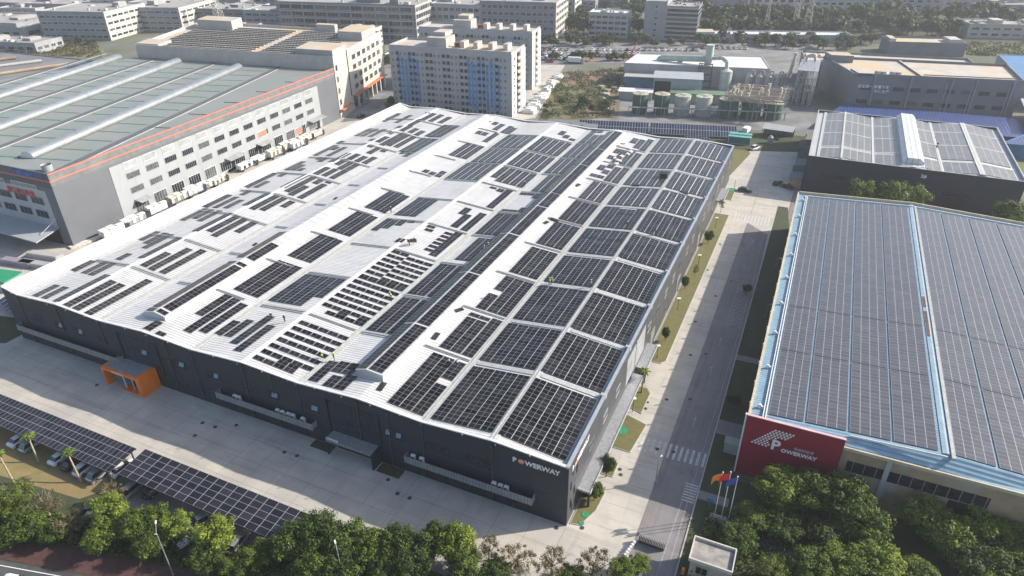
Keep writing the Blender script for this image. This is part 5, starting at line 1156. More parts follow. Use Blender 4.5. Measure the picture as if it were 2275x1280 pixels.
# ------------------------------------------------------------------ chemical works
pl, Q = quadb('chemical_works', 'white roofed chemical works hall with blue grey front', [(-70.2, 272), (-2, 285.), (-9, 312), (-70.3, 296)], 9.6, 'gr2', 'trimw', .3)
MB(Matrix.Translation(Q[0]) @ Matrix.Rotation(math.atan2(13, 68.2), 4, 'Z')).box(2, 17, -9, -.1, 0, 5.2, 0).box(1, 18, -9.5, .2, 5.2, 5.5, 1).build('low_annex', [mat('annex_blue', (.1, .19, .28), .5), 'gr2'], pl)
MB(Matrix.Translation(Q[0]) @ Matrix.Rotation(math.atan2(13, 68.2), 4, 'Z')).box(16, 38, -24, -10, 0, 8.6, 0).box(15.6, 38.4, -24.4, -9.6, 8.6, 8.9, 1).box(16.5, 24, -24.06, -24.01, .2, 7.4, 2).build('dark_door_block', ['wallw', 'wallw', 'black'], pl)
MB(Matrix.Translation(Q[0]) @ Matrix.Rotation(math.atan2(13, 68.2), 4, 'Z')).box(24.5, 50, -32, -25, 0, 4, 0).box(24, 51, -32.4, -24.8, 4, 4.3, 1).box(1, 16, -32, -25, 0, 3.6, 0).box(.5, 16.5, -32.4, -24.8, 3.6, 3.9, 2).build('tank_shed', ['gr2', mat('green_edge', (.12, .2, .12), .6), 'trimw'], pl)
T_ = [(-48.7, 223.4, 3.3, 8.2, 'tankg', 'first green tank from the left, lattice top'), (-39.9, 226, 3.2, 8.2, 'tankg', 'second green tank from the left with a lattice top'), (-31.2, 227.5, 3.3, 8., 'tankp', 'grey tank behind a lattice stair, third from left'), (-22.6, 229.5, 3.4, 8., 'tankp', 'pale violet tank, fourth from the left'),
      (-12.6, 232, 4.1, 7.4, 'tankg', 'widest green tank with a yellowish rim'), (-3.4, 234.5, 4., 7., 'tankg', 'dark green tank, second from the right'), (5.2, 236.5, 3.9, 6.6, 'tankg', 'dark green tank at the right end of the row')]
for x, y, r_, h_, mt_, lab in T_:
    t = thing('storage_tank', lab, 'tank', (x, y, 0), 0, 'row of storage tanks'); MB().cyl((0, 0, 0), (0, 0, h_), r_, r_, 28, 0).build('shell', mt_, t); m = MB().cyl((0, 0, h_+.02), (0, 0, h_+.25), r_+.12, r_+.12, 28, 0).cyl((0, 0, h_+.27), (0, 0, h_+.5), r_*.95, .3, 24, 0)
    m.build('lid', 'tankt', t); m = MB()
    for q in range(8): a = q*math.pi/4; m.cyl((0, 0, h_+.62), (math.cos(a)*r_, math.sin(a)*r_, h_+.4), .07, .07, 5)
    m.build('lid_rib', 'pipe' if mt_ == 'tankg' else 'steel', t)
    MB().tube([(r_*.3, -r_-.2, 0), (r_*.3, -r_-.2, h_+1), (r_*.3, 0, h_+1)], .14, 6).build('pipe', 'steel', t)
t = thing('pipe_rack', 'tangled rusty pipework rack above the three right hand tanks', 'pipework', (-14, 226, 0)); rnd = random.Random(5); 
m = MB()
for i in range(70):
    y = rnd.uniform(2, 26); z = rnd.uniform(7.6, 9.6); x0_, x1_ = rnd.uniform(-1, 6), rnd.uniform(12, 25); m.cyl((x0_, y, z), (x1_, y+rnd.uniform(-.5, 2), z+rnd.uniform(-.4, .4)), .17, .17, 5)
for i in range(26): x = rnd.uniform(-1, 24); z = rnd.uniform(8, 10.2); m.cyl((x, rnd.uniform(3, 9), z), (x+rnd.uniform(-1, 1), rnd.uniform(18, 28), z+.4), .1, .1, 5)
m.build('pipe_run', 'pipe', t); m = MB()
for i in range(8):
    for y in (3, 12, 21): m.box(i*3.4-.12, i*3.4+.12, y, y+.24, 6, 9.9)
for y in (3, 12, 21): m.box(-.2, 24, y, y+.2, 9.7, 9.9); m.box(-.2, 24, y, y+.2, 7.6, 7.8)
m.build('rack_post', 'pipe', t); m = MB()
for i in range(12): x = rnd.uniform(0, 23); y = rnd.uniform(4, 24); m.cyl((x, y, 8.2), (x, y, rnd.uniform(9.5, 12)), .5, .5, 8)
m.build('small_vessel', 'tankt', t)
t = thing('pipe_bridge', 'long pale pipe bridge running in front of the tank row', 'pipework', (-52, 217, 0), .26); m = MB()
for i in range(18): m.box(i*3.8, i*3.8+.2, 0, .2, 0, 3.4); m.box(i*3.8, i*3.8+.2, 1.4, 1.6, 0, 3.4)
m.build('trestle', 'steel', t); MB().tube([(0, .1, 3.5), (66, .1, 3.5)], .16, 6).tube([(0, .6, 3.6), (66, .6, 3.6)], .2, 6).tube([(0, 1.1, 3.5), (66, 1.1, 3.5)], .14, 6).tube([(26, 1.6, 3.6), (44, 1.6, 4.6), (66, 1.6, 4.6)], .16, 6).build('pipe', 'gutter', t)
t = thing('scrubber', 'tall pale green scrubber column with a thick elbow duct', 'scrubber', (*G(1567, 190).xy, 0)); 
MB().cyl((0, 0, 0), (0, 0, 19), 1.9, 1.9, 20).cyl((0, 0, 19.1), (0, 0, 19.4), 2.1, 2.1, 20).build('column', 'frpg', t)
MB().tube([(-26, 4, 8), (-24, 3, 11), (-1.5, .5, 12.5)], 1.5, 12).cyl((-26, 4, 0), (-26, 4, 9), 1.2, 1.4, 12).cyl((-14, 3, 0), (-14, 2.4, 11), 1.2, 1.4, 12).build('duct', 'frpg', t)
MB().tube([(1.5, 0, 13.2), (6.5, -1, 13.8), (9., -2, 12.5), (9.6, -3, 9)], .95, 12).build('elbow_duct', 'frpg', t); MB().cyl((9.6, -3.5, 0), (9.6, -3.5, 8.6), 2.9, 2.9, 20).cyl((9.6, -3.5, 8.65), (9.6, -3.5, 9.6), 2.8, .9, 20).build('vessel', 'frpg', t)
m = MB()
for a_ in (-3.6, -2.5, 2.6): 
    for b_ in (-3, -4.6): m.box(a_, a_+.2, b_, b_+.2, 0, 11.4)
for z in (3, 6, 9, 11): m.box(-3.8, 2.9, -4.8, -2.8, z, z+.12)
m.build('stair_frame', 'rackd', t)
t = thing('filter_bank', 'row of four pale capsule filters with hooped ducts beside a chimney', 'filters', (*G(1660, 201).xy, 0), .2)
for i in range(4): MB().cyl((i*4.4, 0, 0), (i*4.4, 0, 7), 1.6, 1.6, 16).cyl((i*4.4, 0, 7.02), (i*4.4, 0, 8.2), 1.5, .6, 16).build('capsule', 'cr', t); MB().tube([(i*4.4, 0, 8), (i*4.4+.6, 0, 9.4), (i*4.4+1.8, 0, 9.4), (i*4.4+2.3, 0, 7.5), (i*4.4+2.3, 0, 0)], .35, 8).build('hoop_duct', 'gutter', t)
MB().cyl((17.6, 0, 7), (19, 0, 17.5), 1., .7, 14).cyl((19., 0, 17.5), (19.1, 0, 18.2), .85, .85, 14).build('chimney', 'cr', t)
t = thing('distillation_frame', 'grey lattice frame full of vertical pipes beside the slate works', 'frame', (11, 262, 0)); m = MB(); rnd = random.Random(9)
for i in range(4):
    for j in range(5): m.box(i*2.6, i*2.6+.25, j*6, j*6+.25, 0, 15)
for z in (3, 6, 9, 12, 15): m.box(-.2, 8.2, -.2, 24.4, z, z+.12)
m.build('lattice', 'steel', t); m = MB()
for i in range(34): x = rnd.uniform(.3, 8); y = rnd.uniform(-.5, 24); m.cyl((x, y, 0), (x, y, rnd.uniform(7, 17)), .22, .22, 6)
m.build('riser_pipe', 'gutter', t); MB().tube([(2, 22, 10), (2, 22, 17), (5, 22, 18), (6, 22, 15)], .6, 8).build('hoop_duct', 'cr', t)
# ------------------------------------------------------------------ ground mounted panels and huts behind the warehouse
t = thing('panel_fence', 'long ground bank of blue solar panels behind the warehouse', 'solar bank', (0, 0, 0))
def bank(A_, B_, h0, h1, dep, nu, nv, nm='solar_bank'):
    A_, B_ = Vector((*A_, 0)), Vector((*B_, 0)); d = (B_-A_).normalized(); n = Vector((-d.y, d.x, 0)); mb = MB()
    slab_pv(mb, [A_+Vector((0, 0, h0)), B_+Vector((0, 0, h0)), B_+n*dep+Vector((0, 0, h1)), A_+n*dep+Vector((0, 0, h1))], nu, nv, .06); o = mb.build(nm, 'pvg', t)
    m = MB(); L_ = (B_-A_).length
    for i in range(int(L_/4)+1):
        p = A_+d*min(L_-.2, i*4); m.cyl(p+n*.3+Vector((0, 0, 0)), p+n*.3+Vector((0, 0, h0)), .08, .08, 5); m.cyl(p+n*(dep-.3), p+n*(dep-.3)+Vector((0, 0, h1-.1)), .08, .08, 5)
    m.build('support_leg', 'steel', t)
bank((-64, 186.6), (-37, 193.2), .8, 3.4, 6., 26, 2); bank((-36.4, 193.4), (-4, 201.2), .8, 3.4, 6.2, 32, 2); bank((-22, 190.6), (-13, 192.8), .6, 1.6, 2.4, 9, 1)
t = thing('shade_row', 'row of four tilted dark canopies behind the warehouse eaves', 'canopy', (0, 0, 0))
for i in range(4):
    p = G(1215+i*26, 272+i*3.4, 3); mb = MB(Matrix.Translation((p.x, p.y, 0)) @ Matrix.Rotation(.26, 4, 'Z')); mb.add([(0, 0, 2.6), (6.2, 0, 2.6), (6.2, 4, 3.3), (0, 4, 3.3)], [(0, 1, 2, 3)]).box(.2, .35, .2, .35, 0, 2.6).box(5.9, 6.05, .2, .35, 0, 2.6).box(.2, .35, 3.6, 3.75, 0, 3.1).box(5.9, 6.05, 3.6, 3.75, 0, 3.1); mb.build('tilted_canopy', 'gr3', t)
p = G(1617, 318); t = thing('site_kiosk', 'teal and glass kiosk with a pale green flat roof', 'kiosk', (p.x, p.y, 0), .05); MB().box(0, 8, 0, 4.4, 0, 2.6).build('wall', mat('teal_glass', (.06, .2, .19), .3), t)
m = MB().box(-.2, 8.2, -.3, 2.2, 2.65, 2.85, 0).box(-.2, 8.2, 2.25, 4.6, 2.95, 3.15, 0).box(-.1, .1, -.1, .1, 0, 2.6, 1).box(7.9, 8.1, -.1, .1, 0, 2.6, 1).box(-.1, 8.1, -.1, .02, 0, .15, 1); m.build('roof', ['teal', 'white'], t)
p = G(1690, 303); t = thing('open_shed', 'grey lean roofed open shed behind the sunlit lane', 'shed', (p.x, p.y, 0), -.08); MB().add([(0, 0, 3.2), (11.5, 0, 3.2), (11.5, 5, 4.1), (0, 5, 4.1), (0, 0, 3.05), (11.5, 0, 3.05), (11.5, 5, 3.95), (0, 5, 3.95)], [(0, 1, 2, 3), (0, 4, 5, 1), (1, 5, 6, 2), (0, 3, 7, 4)]).build('roof', 'gutter', t); MB().box(0, 11.5, 4.7, 4.9, 0, 3.9).box(.1, .3, .2, .4, 0, 3.1).box(5.6, 5.8, .2, .4, 0, 3.1).box(11.1, 11.3, .2, .4, 0, 3.1).build('post', 'gr3', t)
p = G(1655, 300); t = thing('white_van', 'white box van parked left of the grey open shed', 'van', (p.x, p.y+3, 0), 1.4); MB().box(-2.6, 1.4, -1, 1, .4, 2.5).build('body', 'carw', t); MB().box(1.45, 2.6, -.95, .95, .4, 1.9).build('cab', 'carw', t); [MB().cyl((x, y-.1, .38), (x, y+.1, .38), .38, .38, 10).build('wheel', 'tyre', t) for x in (-1.6, 1.8) for y in (-.95, .95)]
p = G(1710, 318); o = MB().cyl((0, 0, 0), (0, 0, 2.2), 1.1, 1.1, 14).cyl((0, 0, 2.25), (0, 0, 3.), 1., .3, 14).build('mixer_silo', 'gr2'); o.location = (p.x, p.y, 0); tag(o, 'small grey silo standing before the open shed', 'silo')
for px, py, sx, sy in ((1640, 322, 5, .0), (1380, 276, 0, 0)):
    pass
for (px, py, r_, lab) in ((1378, 955, 1.15, 'green mesh square on the sunlit verge beside the crossing'), (1300, 1143, .55, 'small green mesh patch on the corner lawn, upper one'), (1292, 1162, .4, 'smallest green mesh patch near the warehouse corner'), (1626, 421, 1.3, 'green mesh square by the far end of the side road')):
    p = G(px, py, .15); o = MB().prism([(math.cos(q*.785+.39)*r_*1.1*(1+.12*math.sin(q*3)), math.sin(q*.785+.39)*r_*(1+.1*math.cos(q*5))) for q in range(8)], 0, .05).build('mesh_cover', 'netg'); o.location = (p.x, p.y, .155); tag(o, lab, 'ground cover')
# ------------------------------------------------------------------ trees
def crown_mesh(name, mt, R, H, nclump, nleaf, ls, seed, flat=1., sparse=0.):
    "leaf quads in clumps spread through the crown's volume"
    rnd = random.Random(seed); vs = []; fs = []; at = []
    cl = []
    for i in range(nclump):
        while True:
            x, y, z = (rnd.uniform(-1, 1) for _ in range(3)); d = math.sqrt(x*x+y*y+z*z)
            if .35 < d < 1: break
        k_ = (.62+.38*d)/d*d
        cl.append((x*R*.86, y*R*.86, z*H*.5*.84, rnd.uniform(.16, .36)*R*(1-.3*sparse), rnd.random()))
    for cx, cy, cz, cr, tone in cl:
        for j in range(nleaf):
            while True:
                x, y, z = (rnd.gauss(0, .5) for _ in range(3))
                if x*x+y*y+z*z < 1.3: break
            p = Vector((cx+x*cr, cy+y*cr, cz+z*cr*.8*flat)); n = Vector((x+rnd.uniform(-.6, .6), y+rnd.uniform(-.6, .6), z+rnd.uniform(-.2, 1.))).normalized()
            a = n.orthogonal().normalized(); b = n.cross(a); t = rnd.uniform(0, 6.28); s = ls*rnd.uniform(.6, 1.35)
            u = (a*math.cos(t)+b*math.sin(t))*s; w_ = (-a*math.sin(t)+b*math.cos(t))*s*.62; o = len(vs)
            vs += [p-u, p-w_*.9+u*.1, p+u, p+w_*.9+u*.1]; fs.append((o, o+1, o+2, o+3)); at.append(min(1, max(0, .6*tone+.5*rnd.random()-.05)))
    me = bpy.data.meshes.new(name); me.from_pydata([tuple(v) for v in vs], [], fs); me.materials.append(M_[mt])
    a_ = me.attributes.new('rnd', 'FLOAT', 'FACE'); a_.data.foreach_set('value', at); me.update(); return me
def trunk_mb(H, R, r0_, seed, limbs=6, m=0):
    rnd = random.Random(seed); mb = MB(); lean = Vector((rnd.uniform(-.3, .3), rnd.uniform(-.3, .3), 0)); p1 = Vector((0, 0, 0)); top = Vector((lean.x, lean.y, H*.55))
    mb.cyl(p1, top, r0_, r0_*.62, 8, 0)
    for i in range(limbs):
        a = 6.28*i/limbs+rnd.uniform(-.3, .3); s = top*rnd.uniform(.6, 1.); e = Vector((math.cos(a)*R*rnd.uniform(.45, .75), math.sin(a)*R*rnd.uniform(.45, .75), H*rnd.uniform(.68, .95)))
        mid = s.lerp(e, .5)+Vector((0, 0, .3)); mb.cyl(s, mid, r0_*.42, r0_*.26, 6, 0); mb.cyl(mid, e, r0_*.26, r0_*.08, 5, 0)
        for j in range(2):
            e2 = e+Vector((rnd.uniform(-1, 1), rnd.uniform(-1, 1), rnd.uniform(.1, .8)))*R*.35; mb.cyl(mid, e2, r0_*.14, r0_*.04, 4, 0)
    return mb
def tree_proto(mt, R, H, nc, nl, ls, seed, bark='bark', sparse=0., limbs=6, nm='broadleaf_tree'):
    t = thing(nm, 'x', 'tree'); trunk_mb(H, R, .16*H/7+.05, seed, limbs).build('trunk', bark, t)
    me = crown_mesh('crown', mt, R, H*.72, nc, nl, ls, seed, sparse=sparse); o = bpy.data.objects.new('crown', me); COL.objects.link(o); o.parent = t; o.location = (0, 0, H*.62); return t
# prototypes at R=4, H=8; scaled when placed
tA = [tree_proto('lfA', 4, 8, 80, 130, .21, s) for s in (1, 2)]
tB = [tree_proto('lfB', 4, 8, 80, 120, .21, s) for s in (3, 4)]
tC = tree_proto('lfC', 4, 8, 52, 55, .15, 5, sparse=1., limbs=9, bark='barkp'); tY = tree_proto('lfY', 4, 8, 60, 85, .17, 6, sparse=.6)
K = {'A': tA[0], 'a': tA[1], 'B': tB[0], 'b': tB[1], 'C': tC, 'Y': tY}
near = [  # px, py of crown centre, radius, height, kind, label
 (28, 1105, 4.2, 6.6, 'Y', 'yellow green loose tree at the left edge of the lawn'), (100, 1122, 3.6, 5.6, 'C', 'sparse brownish tree between the left edge tree and the hidden cars'), (55, 1165, 3.6, 5.6, 'a', 'dark leafy tree at the left edge just above the red paving'), (12, 1195, 2.6, 4, 'B', 'small dark bush in the left corner above the red paving'),
 (150, 1165, 3., 4.6, 'C', 'bare twiggy shrub tree in front of the hidden cars'), (118, 1180, 2.6, 4., 'b', 'dark low bush left of the round green row'), (245, 1095, 2.6, 4.4, 'C', 'pale grey green tree top behind the first round green tree'), (235, 1135, 3.5, 6.6, 'A', 'bright round tree, first of the row right of the hidden cars'), (222, 1195, 3.1, 5.2, 'a', 'bright low tree directly above the red paving'),
 (300, 1165, 3.1, 6.3, 'a', 'leafy tree second in the bright row, beside the street lamp'), (345, 1150, 2.8, 6., 'A', 'bright tree top behind the street lamp head'), (330, 1205, 3., 5., 'B', 'darker tree below the street lamp head'), (392, 1165, 2.9, 6.2, 'A', 'bright tree right of the street lamp'),
 (478, 1185, 3.7, 7., 'A', 'big round bright tree between the two silver cars'), (455, 1235, 3., 5., 'b', 'dark low tree under the big round bright one'), (570, 1230, 2.8, 5., 'B', 'dark shrub tree right of the silver estate'), (520, 1255, 2.6, 4.2, 'B', 'dark bush at the lower edge left of the dense olive trees'),
 (640, 1200, 3.6, 7., 'B', 'dull olive tree at the right end of the carport'), (705, 1180, 4.0, 8., 'b', 'tall dull tree covering the end of the carport'), (770, 1195, 4., 7.6, 'B', 'tall dense tree right of the one at the carport end'), (820, 1215, 3.4, 6.6, 'a', 'yellowish green tree before the shaded plaza'), (690, 1245, 3.6, 6., 'B', 'dark tree near the small second street lamp'), (760, 1260, 3.6, 6., 'b', 'dark tree at the bottom edge beside the second lamp'),
 (880, 1205, 3.5, 7., 'b', 'dense dark tree left of centre at the bottom'), (920, 1245, 3.6, 6.2, 'B', 'dark lower tree at the bottom centre left'), (960, 1200, 3.3, 6.8, 'B', 'dark tree top beside the tall bright one'), (1015, 1205, 3.5, 7.4, 'a', 'tall bright edged tree before the warehouse front'), (1035, 1250, 3.2, 5.8, 'B', 'dark tree at the bottom edge below the tall bright edged one'), (860, 1262, 3.2, 5.2, 'b', 'low dark tree in the bottom row, left of centre'),
 (1085, 1215, 2.6, 5., 'C', 'thin pale tree right of the tall bright edged one'), (1145, 1240, 3.2, 5.6, 'C', 'grey green thin tree left of the bare one'), (1225, 1245, 3.3, 5.6, 'C', 'nearly bare brown tree at the bottom, left of the gate'), (1320, 1250, 3.3, 5.4, 'C', 'thin olive tree nearest the gate on its left'), (1100, 1270, 2.6, 4., 'b', 'dark bush at the bottom edge below the thin pale tree'), (1385, 1262, 2.3, 3.4, 'A', 'low bright tree beside the gate fence'), (1270, 1275, 2.4, 3.6, 'B', 'dark bush at the bottom between two thin trees'),
 (1740, 1085, 5.2, 9.6, 'A', 'big feathery tree right in front of the crimson wall'), (1800, 1090, 4.8, 9.8, 'b', 'dark crowned tree between the two feathery ones'), (1880, 1105, 5.4, 10.4, 'a', 'tallest bright tree right of the crimson wall'), (1925, 1160, 4.6, 8., 'A', 'bright tree below the tallest one'), (1835, 1175, 4.2, 5.6, 'B', 'deep green tree in the middle of the right hand grove'),
 (1740, 1165, 4., 5.2, 'b', 'dark tree left in the right hand grove'), (1672, 1150, 3.6, 5.6, 'B', 'sparse dark tree beside the flagpoles'), (1640, 1195, 3.2, 4.6, 'b', 'low dark tree above the gatehouse roof'),
 (2055, 1135, 4.9, 9., 'Y', 'pale yellow green tree before the tan wall'), (2110, 1185, 4.6, 8., 'a', 'bright tree right of the pale crowned one'), (2190, 1170, 4.8, 8.4, 'A', 'loose green tree below the black loading door'), (2255, 1180, 4.6, 8., 'Y', 'yellow green tree at the right edge'), (2150, 1235, 4.4, 7., 'b', 'dark green tree low at the right'), (2240, 1245, 4.6, 7., 'B', 'blue green tree in the lower right corner'),
 (1955, 1245, 4.4, 6.8, 'a', 'green tree at the lower edge right of centre grove'), (1880, 1245, 4.2, 6.4, 'A', 'bright round tree at the lower edge of the grove'), (1800, 1255, 3.8, 6.2, 'A', 'bright tree at the lower edge, left in the grove'), (1720, 1265, 3.4, 5.2, 'Y', 'olive tree at the bottom beside the gatehouse'), (2040, 1275, 3.8, 5.6, 'a', 'tree cut by the bottom edge under the grove'), (2190, 1275, 3.8, 5.6, 'A', 'tree cut by the bottom edge near the right corner'), (2260, 1215, 4., 6.5, 'a', 'tree between the two at the right edge'),
 (1912, 428, 4.2, 11., 'A', 'smaller bright tree against the dark workshop wall'), (1985, 434, 5.2, 12., 'a', 'big round bright tree against the dark workshop wall'), (2030, 440, 4.4, 11., 'A', 'right part tree of the clump by the dark workshop'), (2245, 475, 4.6, 11., 'a', 'light tree by the workshop at the right edge'), (2275, 500, 4.4, 10., 'A', 'bright shrub tree at the right edge behind the factory roof'),
 (1349, 1030, 1.7, 5.2, 'B', 'clipped round tree in the small bed by the side canopy'), (1322, 1088, 1.6, 4.4, 'b', 'clipped tree on the corner lawn'), (1300, 1092, 1.2, 2.2, 'C', 'reddish shrub beside the tree on the corner lawn'),
 (1575, 523, 1.5, 4.2, 'B', 'round young tree on the side verge, third lamp from the far end'), (1480, 738, .9, 3.8, 'b', 'young tree on the near part of the long verge'), (1546, 598, .9, 4, 'C', 'thin young tree halfway along the long verge'), (1523, 624, 1., 4, 'b', 'young tree below the middle verge lamp'), (1604, 452, 1.1, 5, 'C', 'thin tree at the far end of the long verge'), (1630, 888, 1.6, 3, 'B', 'dark bush in the shade beside the right hand kerb'), (1660, 640, 1.3, 2.5, 'B', 'dark bush in the shade strip beside the factory'),
 (870, 222, 2.4, 5, 'B', 'lone round tree left of the first dormitory'), (1420, 1250, 2., 2.2, 'A', 'clipped hedge bush beside the gate drive')]
def put_tree(kind, p, R, H, lab, grp=None):
    PR.put(K[kind], (p.x, p.y, 0), random.uniform(0, 6.28), lab, grp, (R/4, R/4, H/8))
for px, py, R, H, kd, lab in near:
    if px > 1640 and py > 1000: R *= .8; H *= .84
    elif py > 1000: R *= .88; H *= .93
    put_tree(kd, G(px, py, H*.62), R, H, lab)
# palms
def palm(p, H, lean, lab, bend=0.):
    t = thing('palm_tree', lab, 'palm', (p.x, p.y, 0)); top = Vector((lean[0], lean[1], H)); pts = [Vector((0, 0, 0)), top*.5+Vector((-lean[0]*.12, -lean[1]*.12, 0)), top]; mb = MB(); mb.cyl(pts[0], pts[1], .2, .14, 8); mb.cyl(pts[1], pts[2], .14, .11, 8); mb.build('trunk', 'barkp', t)
    rnd = random.Random(int(p.x*7)); mb = MB(); n = 13
    for i in range(n):
        a = 6.28*i/n+rnd.uniform(-.2, .2); up_ = rnd.uniform(.3, 1.1); L_ = rnd.uniform(.9, 1.4); pr = top; 
        for s_ in range(6):
            f_ = (s_+1)/6; q = top+Vector((math.cos(a)*L_*f_, math.sin(a)*L_*f_, up_*L_*(f_-f_*f_*1.25)))
            sd = Vector((-math.sin(a), math.cos(a), 0)); wd = .34*(1-abs(f_-.5)*1.2)
            for sg in (-1, 1): mb.add([pr, q, q+sd*sg*wd+Vector((0, 0, -.12)), pr+sd*sg*wd*.8+Vector((0, 0, -.1))], [(0, 1, 2, 3)])
            pr = q
    o = mb.build('frond', 'lfA', t); a_ = o.data.attributes.new('rnd', 'FLOAT', 'FACE'); a_.data.foreach_set('value', [random.random() for _ in o.data.polygons])
    return t
palm(G(181, 1072), 5.2, (-2.2, .9), 'bent palm nearest the treeside carport on the lawn'); palm(G(86, 1026), 4.8, (-1.4, .8), 'bent palm left of the other on the lawn'); palm(G(32, 1074), 5.6, (-1.6, 0.5), 'palm rising behind the trees at the left edge'); palm(G(1425, 873), 5.4, (.1, .1), 'slim palm on the verge beside the second small lawn')
# far trees: two light prototypes in three sizes
kF = []
for s in range(4):
    me = crown_mesh('crown', 'lfF', 4, 5.6, 26, 34, .62, 20+s); mb = MB().cyl((0, 0, 0), (0, 0, 4), .3, .2, 6)
    t = thing('background_tree', 'x', 'tree'); mb.build('trunk', 'bark', t); o = bpy.data.objects.new('crown', me); COL.objects.link(o); o.parent = t; o.location = (0, 0, 4.6); kF.append(t)
zones = [  # px rectangle, number, size, label, group
 ((1540, 2275, 44, 62), 62, (5, 9), 'grey green tree in the back half of the wide grove at upper right', 'trees in the back of the upper right grove'),
 ((1545, 2275, 62, 84), 62, (4.5, 7.5), 'tree in the front half of the wide grove at upper right', 'trees in the front of the upper right grove'),
 ((1243, 1305, 34, 82), 18, (4, 6.5), 'tree in the clump left of the small white office', 'trees left of the small white office'),
 ((1400, 1430, 30, 85), 9, (4, 6), 'tree between the white office and the blank tower', 'trees right of the small white office'),
 ((1000, 1560, 93, 107), 46, (2.6, 4), 'tree in the hedge row behind the parked cars', 'trees behind the far car rows'),
 ((1570, 1900, 92, 112), 34, (2.8, 4.4), 'tree before the long low pale green block', 'trees before the low green block'),
 ((856, 890, 134, 148), 6, (2, 3), 'bush beside the back road left of the dormitory', 'bushes by the back road'),
 ((1205, 1420, 133, 138), 16, (1.8, 3), 'low bush between the far car park and the back road', 'bushes along the far car park'),
 ((1205, 1360, 225, 258), 16, (1.2, 2.6), 'green scrub bush on the building plot', 'scrub bushes on the plot'),
 ((0, 215, 96, 108), 16, (1.5, 2.6), 'low shrub along the far edge of the dry field at left', 'shrubs by the dry field'),
 ((1885, 2110, 96, 108), 14, (2, 3.6), 'bush behind the slate works annex', 'bushes behind the slate works'),
 ((1230, 1660, 6, 26), 18, (3.5, 6), 'distant tree between the blocks at the top', 'distant trees at the top')]
for (xa, xb, ya, yb), n, (ra, rb_), lab, grp in zones:
    for i in range(n):
        p = G(random.uniform(xa, xb), random.uniform(ya, yb)); R = random.uniform(ra, rb_); PR.put(kF[i % 4], (p.x, p.y, 0), random.uniform(0, 6.28), lab, grp, (R/4, R/4, R/4*random.uniform(.75, 1.1)))
# grass tufts and undergrowth below the bottom trees: one mass
def stuff_leaves(name, polys, n, mt, ls, hmax, seed):
    rnd = random.Random(seed); vs = []; fs = []; at = []
    for (x0_, x1_, y0_, y1_), m_ in polys:
        for i in range(m_):
            x = rnd.uniform(x0_, x1_); y = rnd.uniform(y0_, y1_)+road_k*(x+50)*(1 if y0_ < -20 else 0); z = rnd.random()**2*hmax; n_ = Vector((rnd.uniform(-1, 1), rnd.uniform(-1, 1), rnd.uniform(.1, 1))).normalized(); a = n_.orthogonal().normalized()*ls*rnd.uniform(.5, 1.4); b = n_.cross(a)*.6; p = Vector((x, y, z+.05)); o = len(vs); vs += [p-a, p-b, p+a, p+b]; fs.append((o, o+1, o+2, o+3)); at.append(rnd.random()*.8)
    me = bpy.data.meshes.new(name); me.from_pydata([tuple(v) for v in vs], [], fs); me.materials.append(M_[mt]); a_ = me.attributes.new('rnd', 'FLOAT', 'FACE'); a_.data.foreach_set('value', at); o = bpy.data.objects.new(name, me); COL.objects.link(o); o['kind'] = 'stuff'; o['label'] = 'dark undergrowth on the ground'; o['category'] = 'undergrowth'
stuff_leaves('undergrowth', [((-90, 8, -29.8, -24.6), 26000)], 0, 'lfB', .2, 1.3, 1)
stuff_leaves('undergrowth', [((19, 60, -7, 12), 16000)], 0, 'lfB', .22, 1.5, 2)
def scrub(name, quad, n, mt, ls, hmax, seed):
    rnd = random.Random(seed); vs = []; fs = []; at = []
    for i in range(n):
        u, v = rnd.random(), rnd.random(); a = quad[0].lerp(quad[1], u); b = quad[3].lerp(quad[2], u); p = a.lerp(b, v); k = math.sin(p.x*.35)*math.sin(p.y*.22+1)+.5*math.sin(p.x*.9+p.y*.6)
        if k < rnd.uniform(-.9, .5): continue
        p = p+Vector((0, 0, rnd.random()**1.5*hmax*(.4+.5*max(0, k)))); n_ = Vector((rnd.uniform(-1, 1), rnd.uniform(-1, 1), rnd.uniform(.1, 1))).normalized(); a = n_.orthogonal().normalized()*ls*rnd.uniform(.5, 1.4); b = n_.cross(a)*.6; o = len(vs); vs += [p-a, p-b, p+a, p+b]; fs.append((o, o+1, o+2, o+3)); at.append(rnd.random()*.9)
    me = bpy.data.meshes.new(name); me.from_pydata([tuple(v) for v in vs], [], fs); me.materials.append(M_[mt]); a_ = me.attributes.new('rnd', 'FLOAT', 'FACE'); a_.data.foreach_set('value', at); o = bpy.data.objects.new(name, me); COL.objects.link(o); o['kind'] = 'stuff'; o['label'] = 'patchy green scrub on open ground'; o['category'] = 'scrub'
scrub('scrub_growth', gq((1246, 163), (1385, 152), (1362, 262), (1200, 266)), 14000, 'lfF', .35, 2.2, 5)
scrub('scrub_growth', gq((0, 92), (215, 96), (228, 128), (0, 124)), 14000, 'lfC', .5, 2.2, 6)
scrub('scrub_growth', gq((1930, 96), (2275, 96), (2275, 128), (2140, 122)), 9000, 'lfF', .5, 2.5, 7)
scrub('scrub_growth', gq((1300, 292), (1600, 306), (1590, 318), (1300, 300)), 2500, 'lfY', .15, .3, 8)
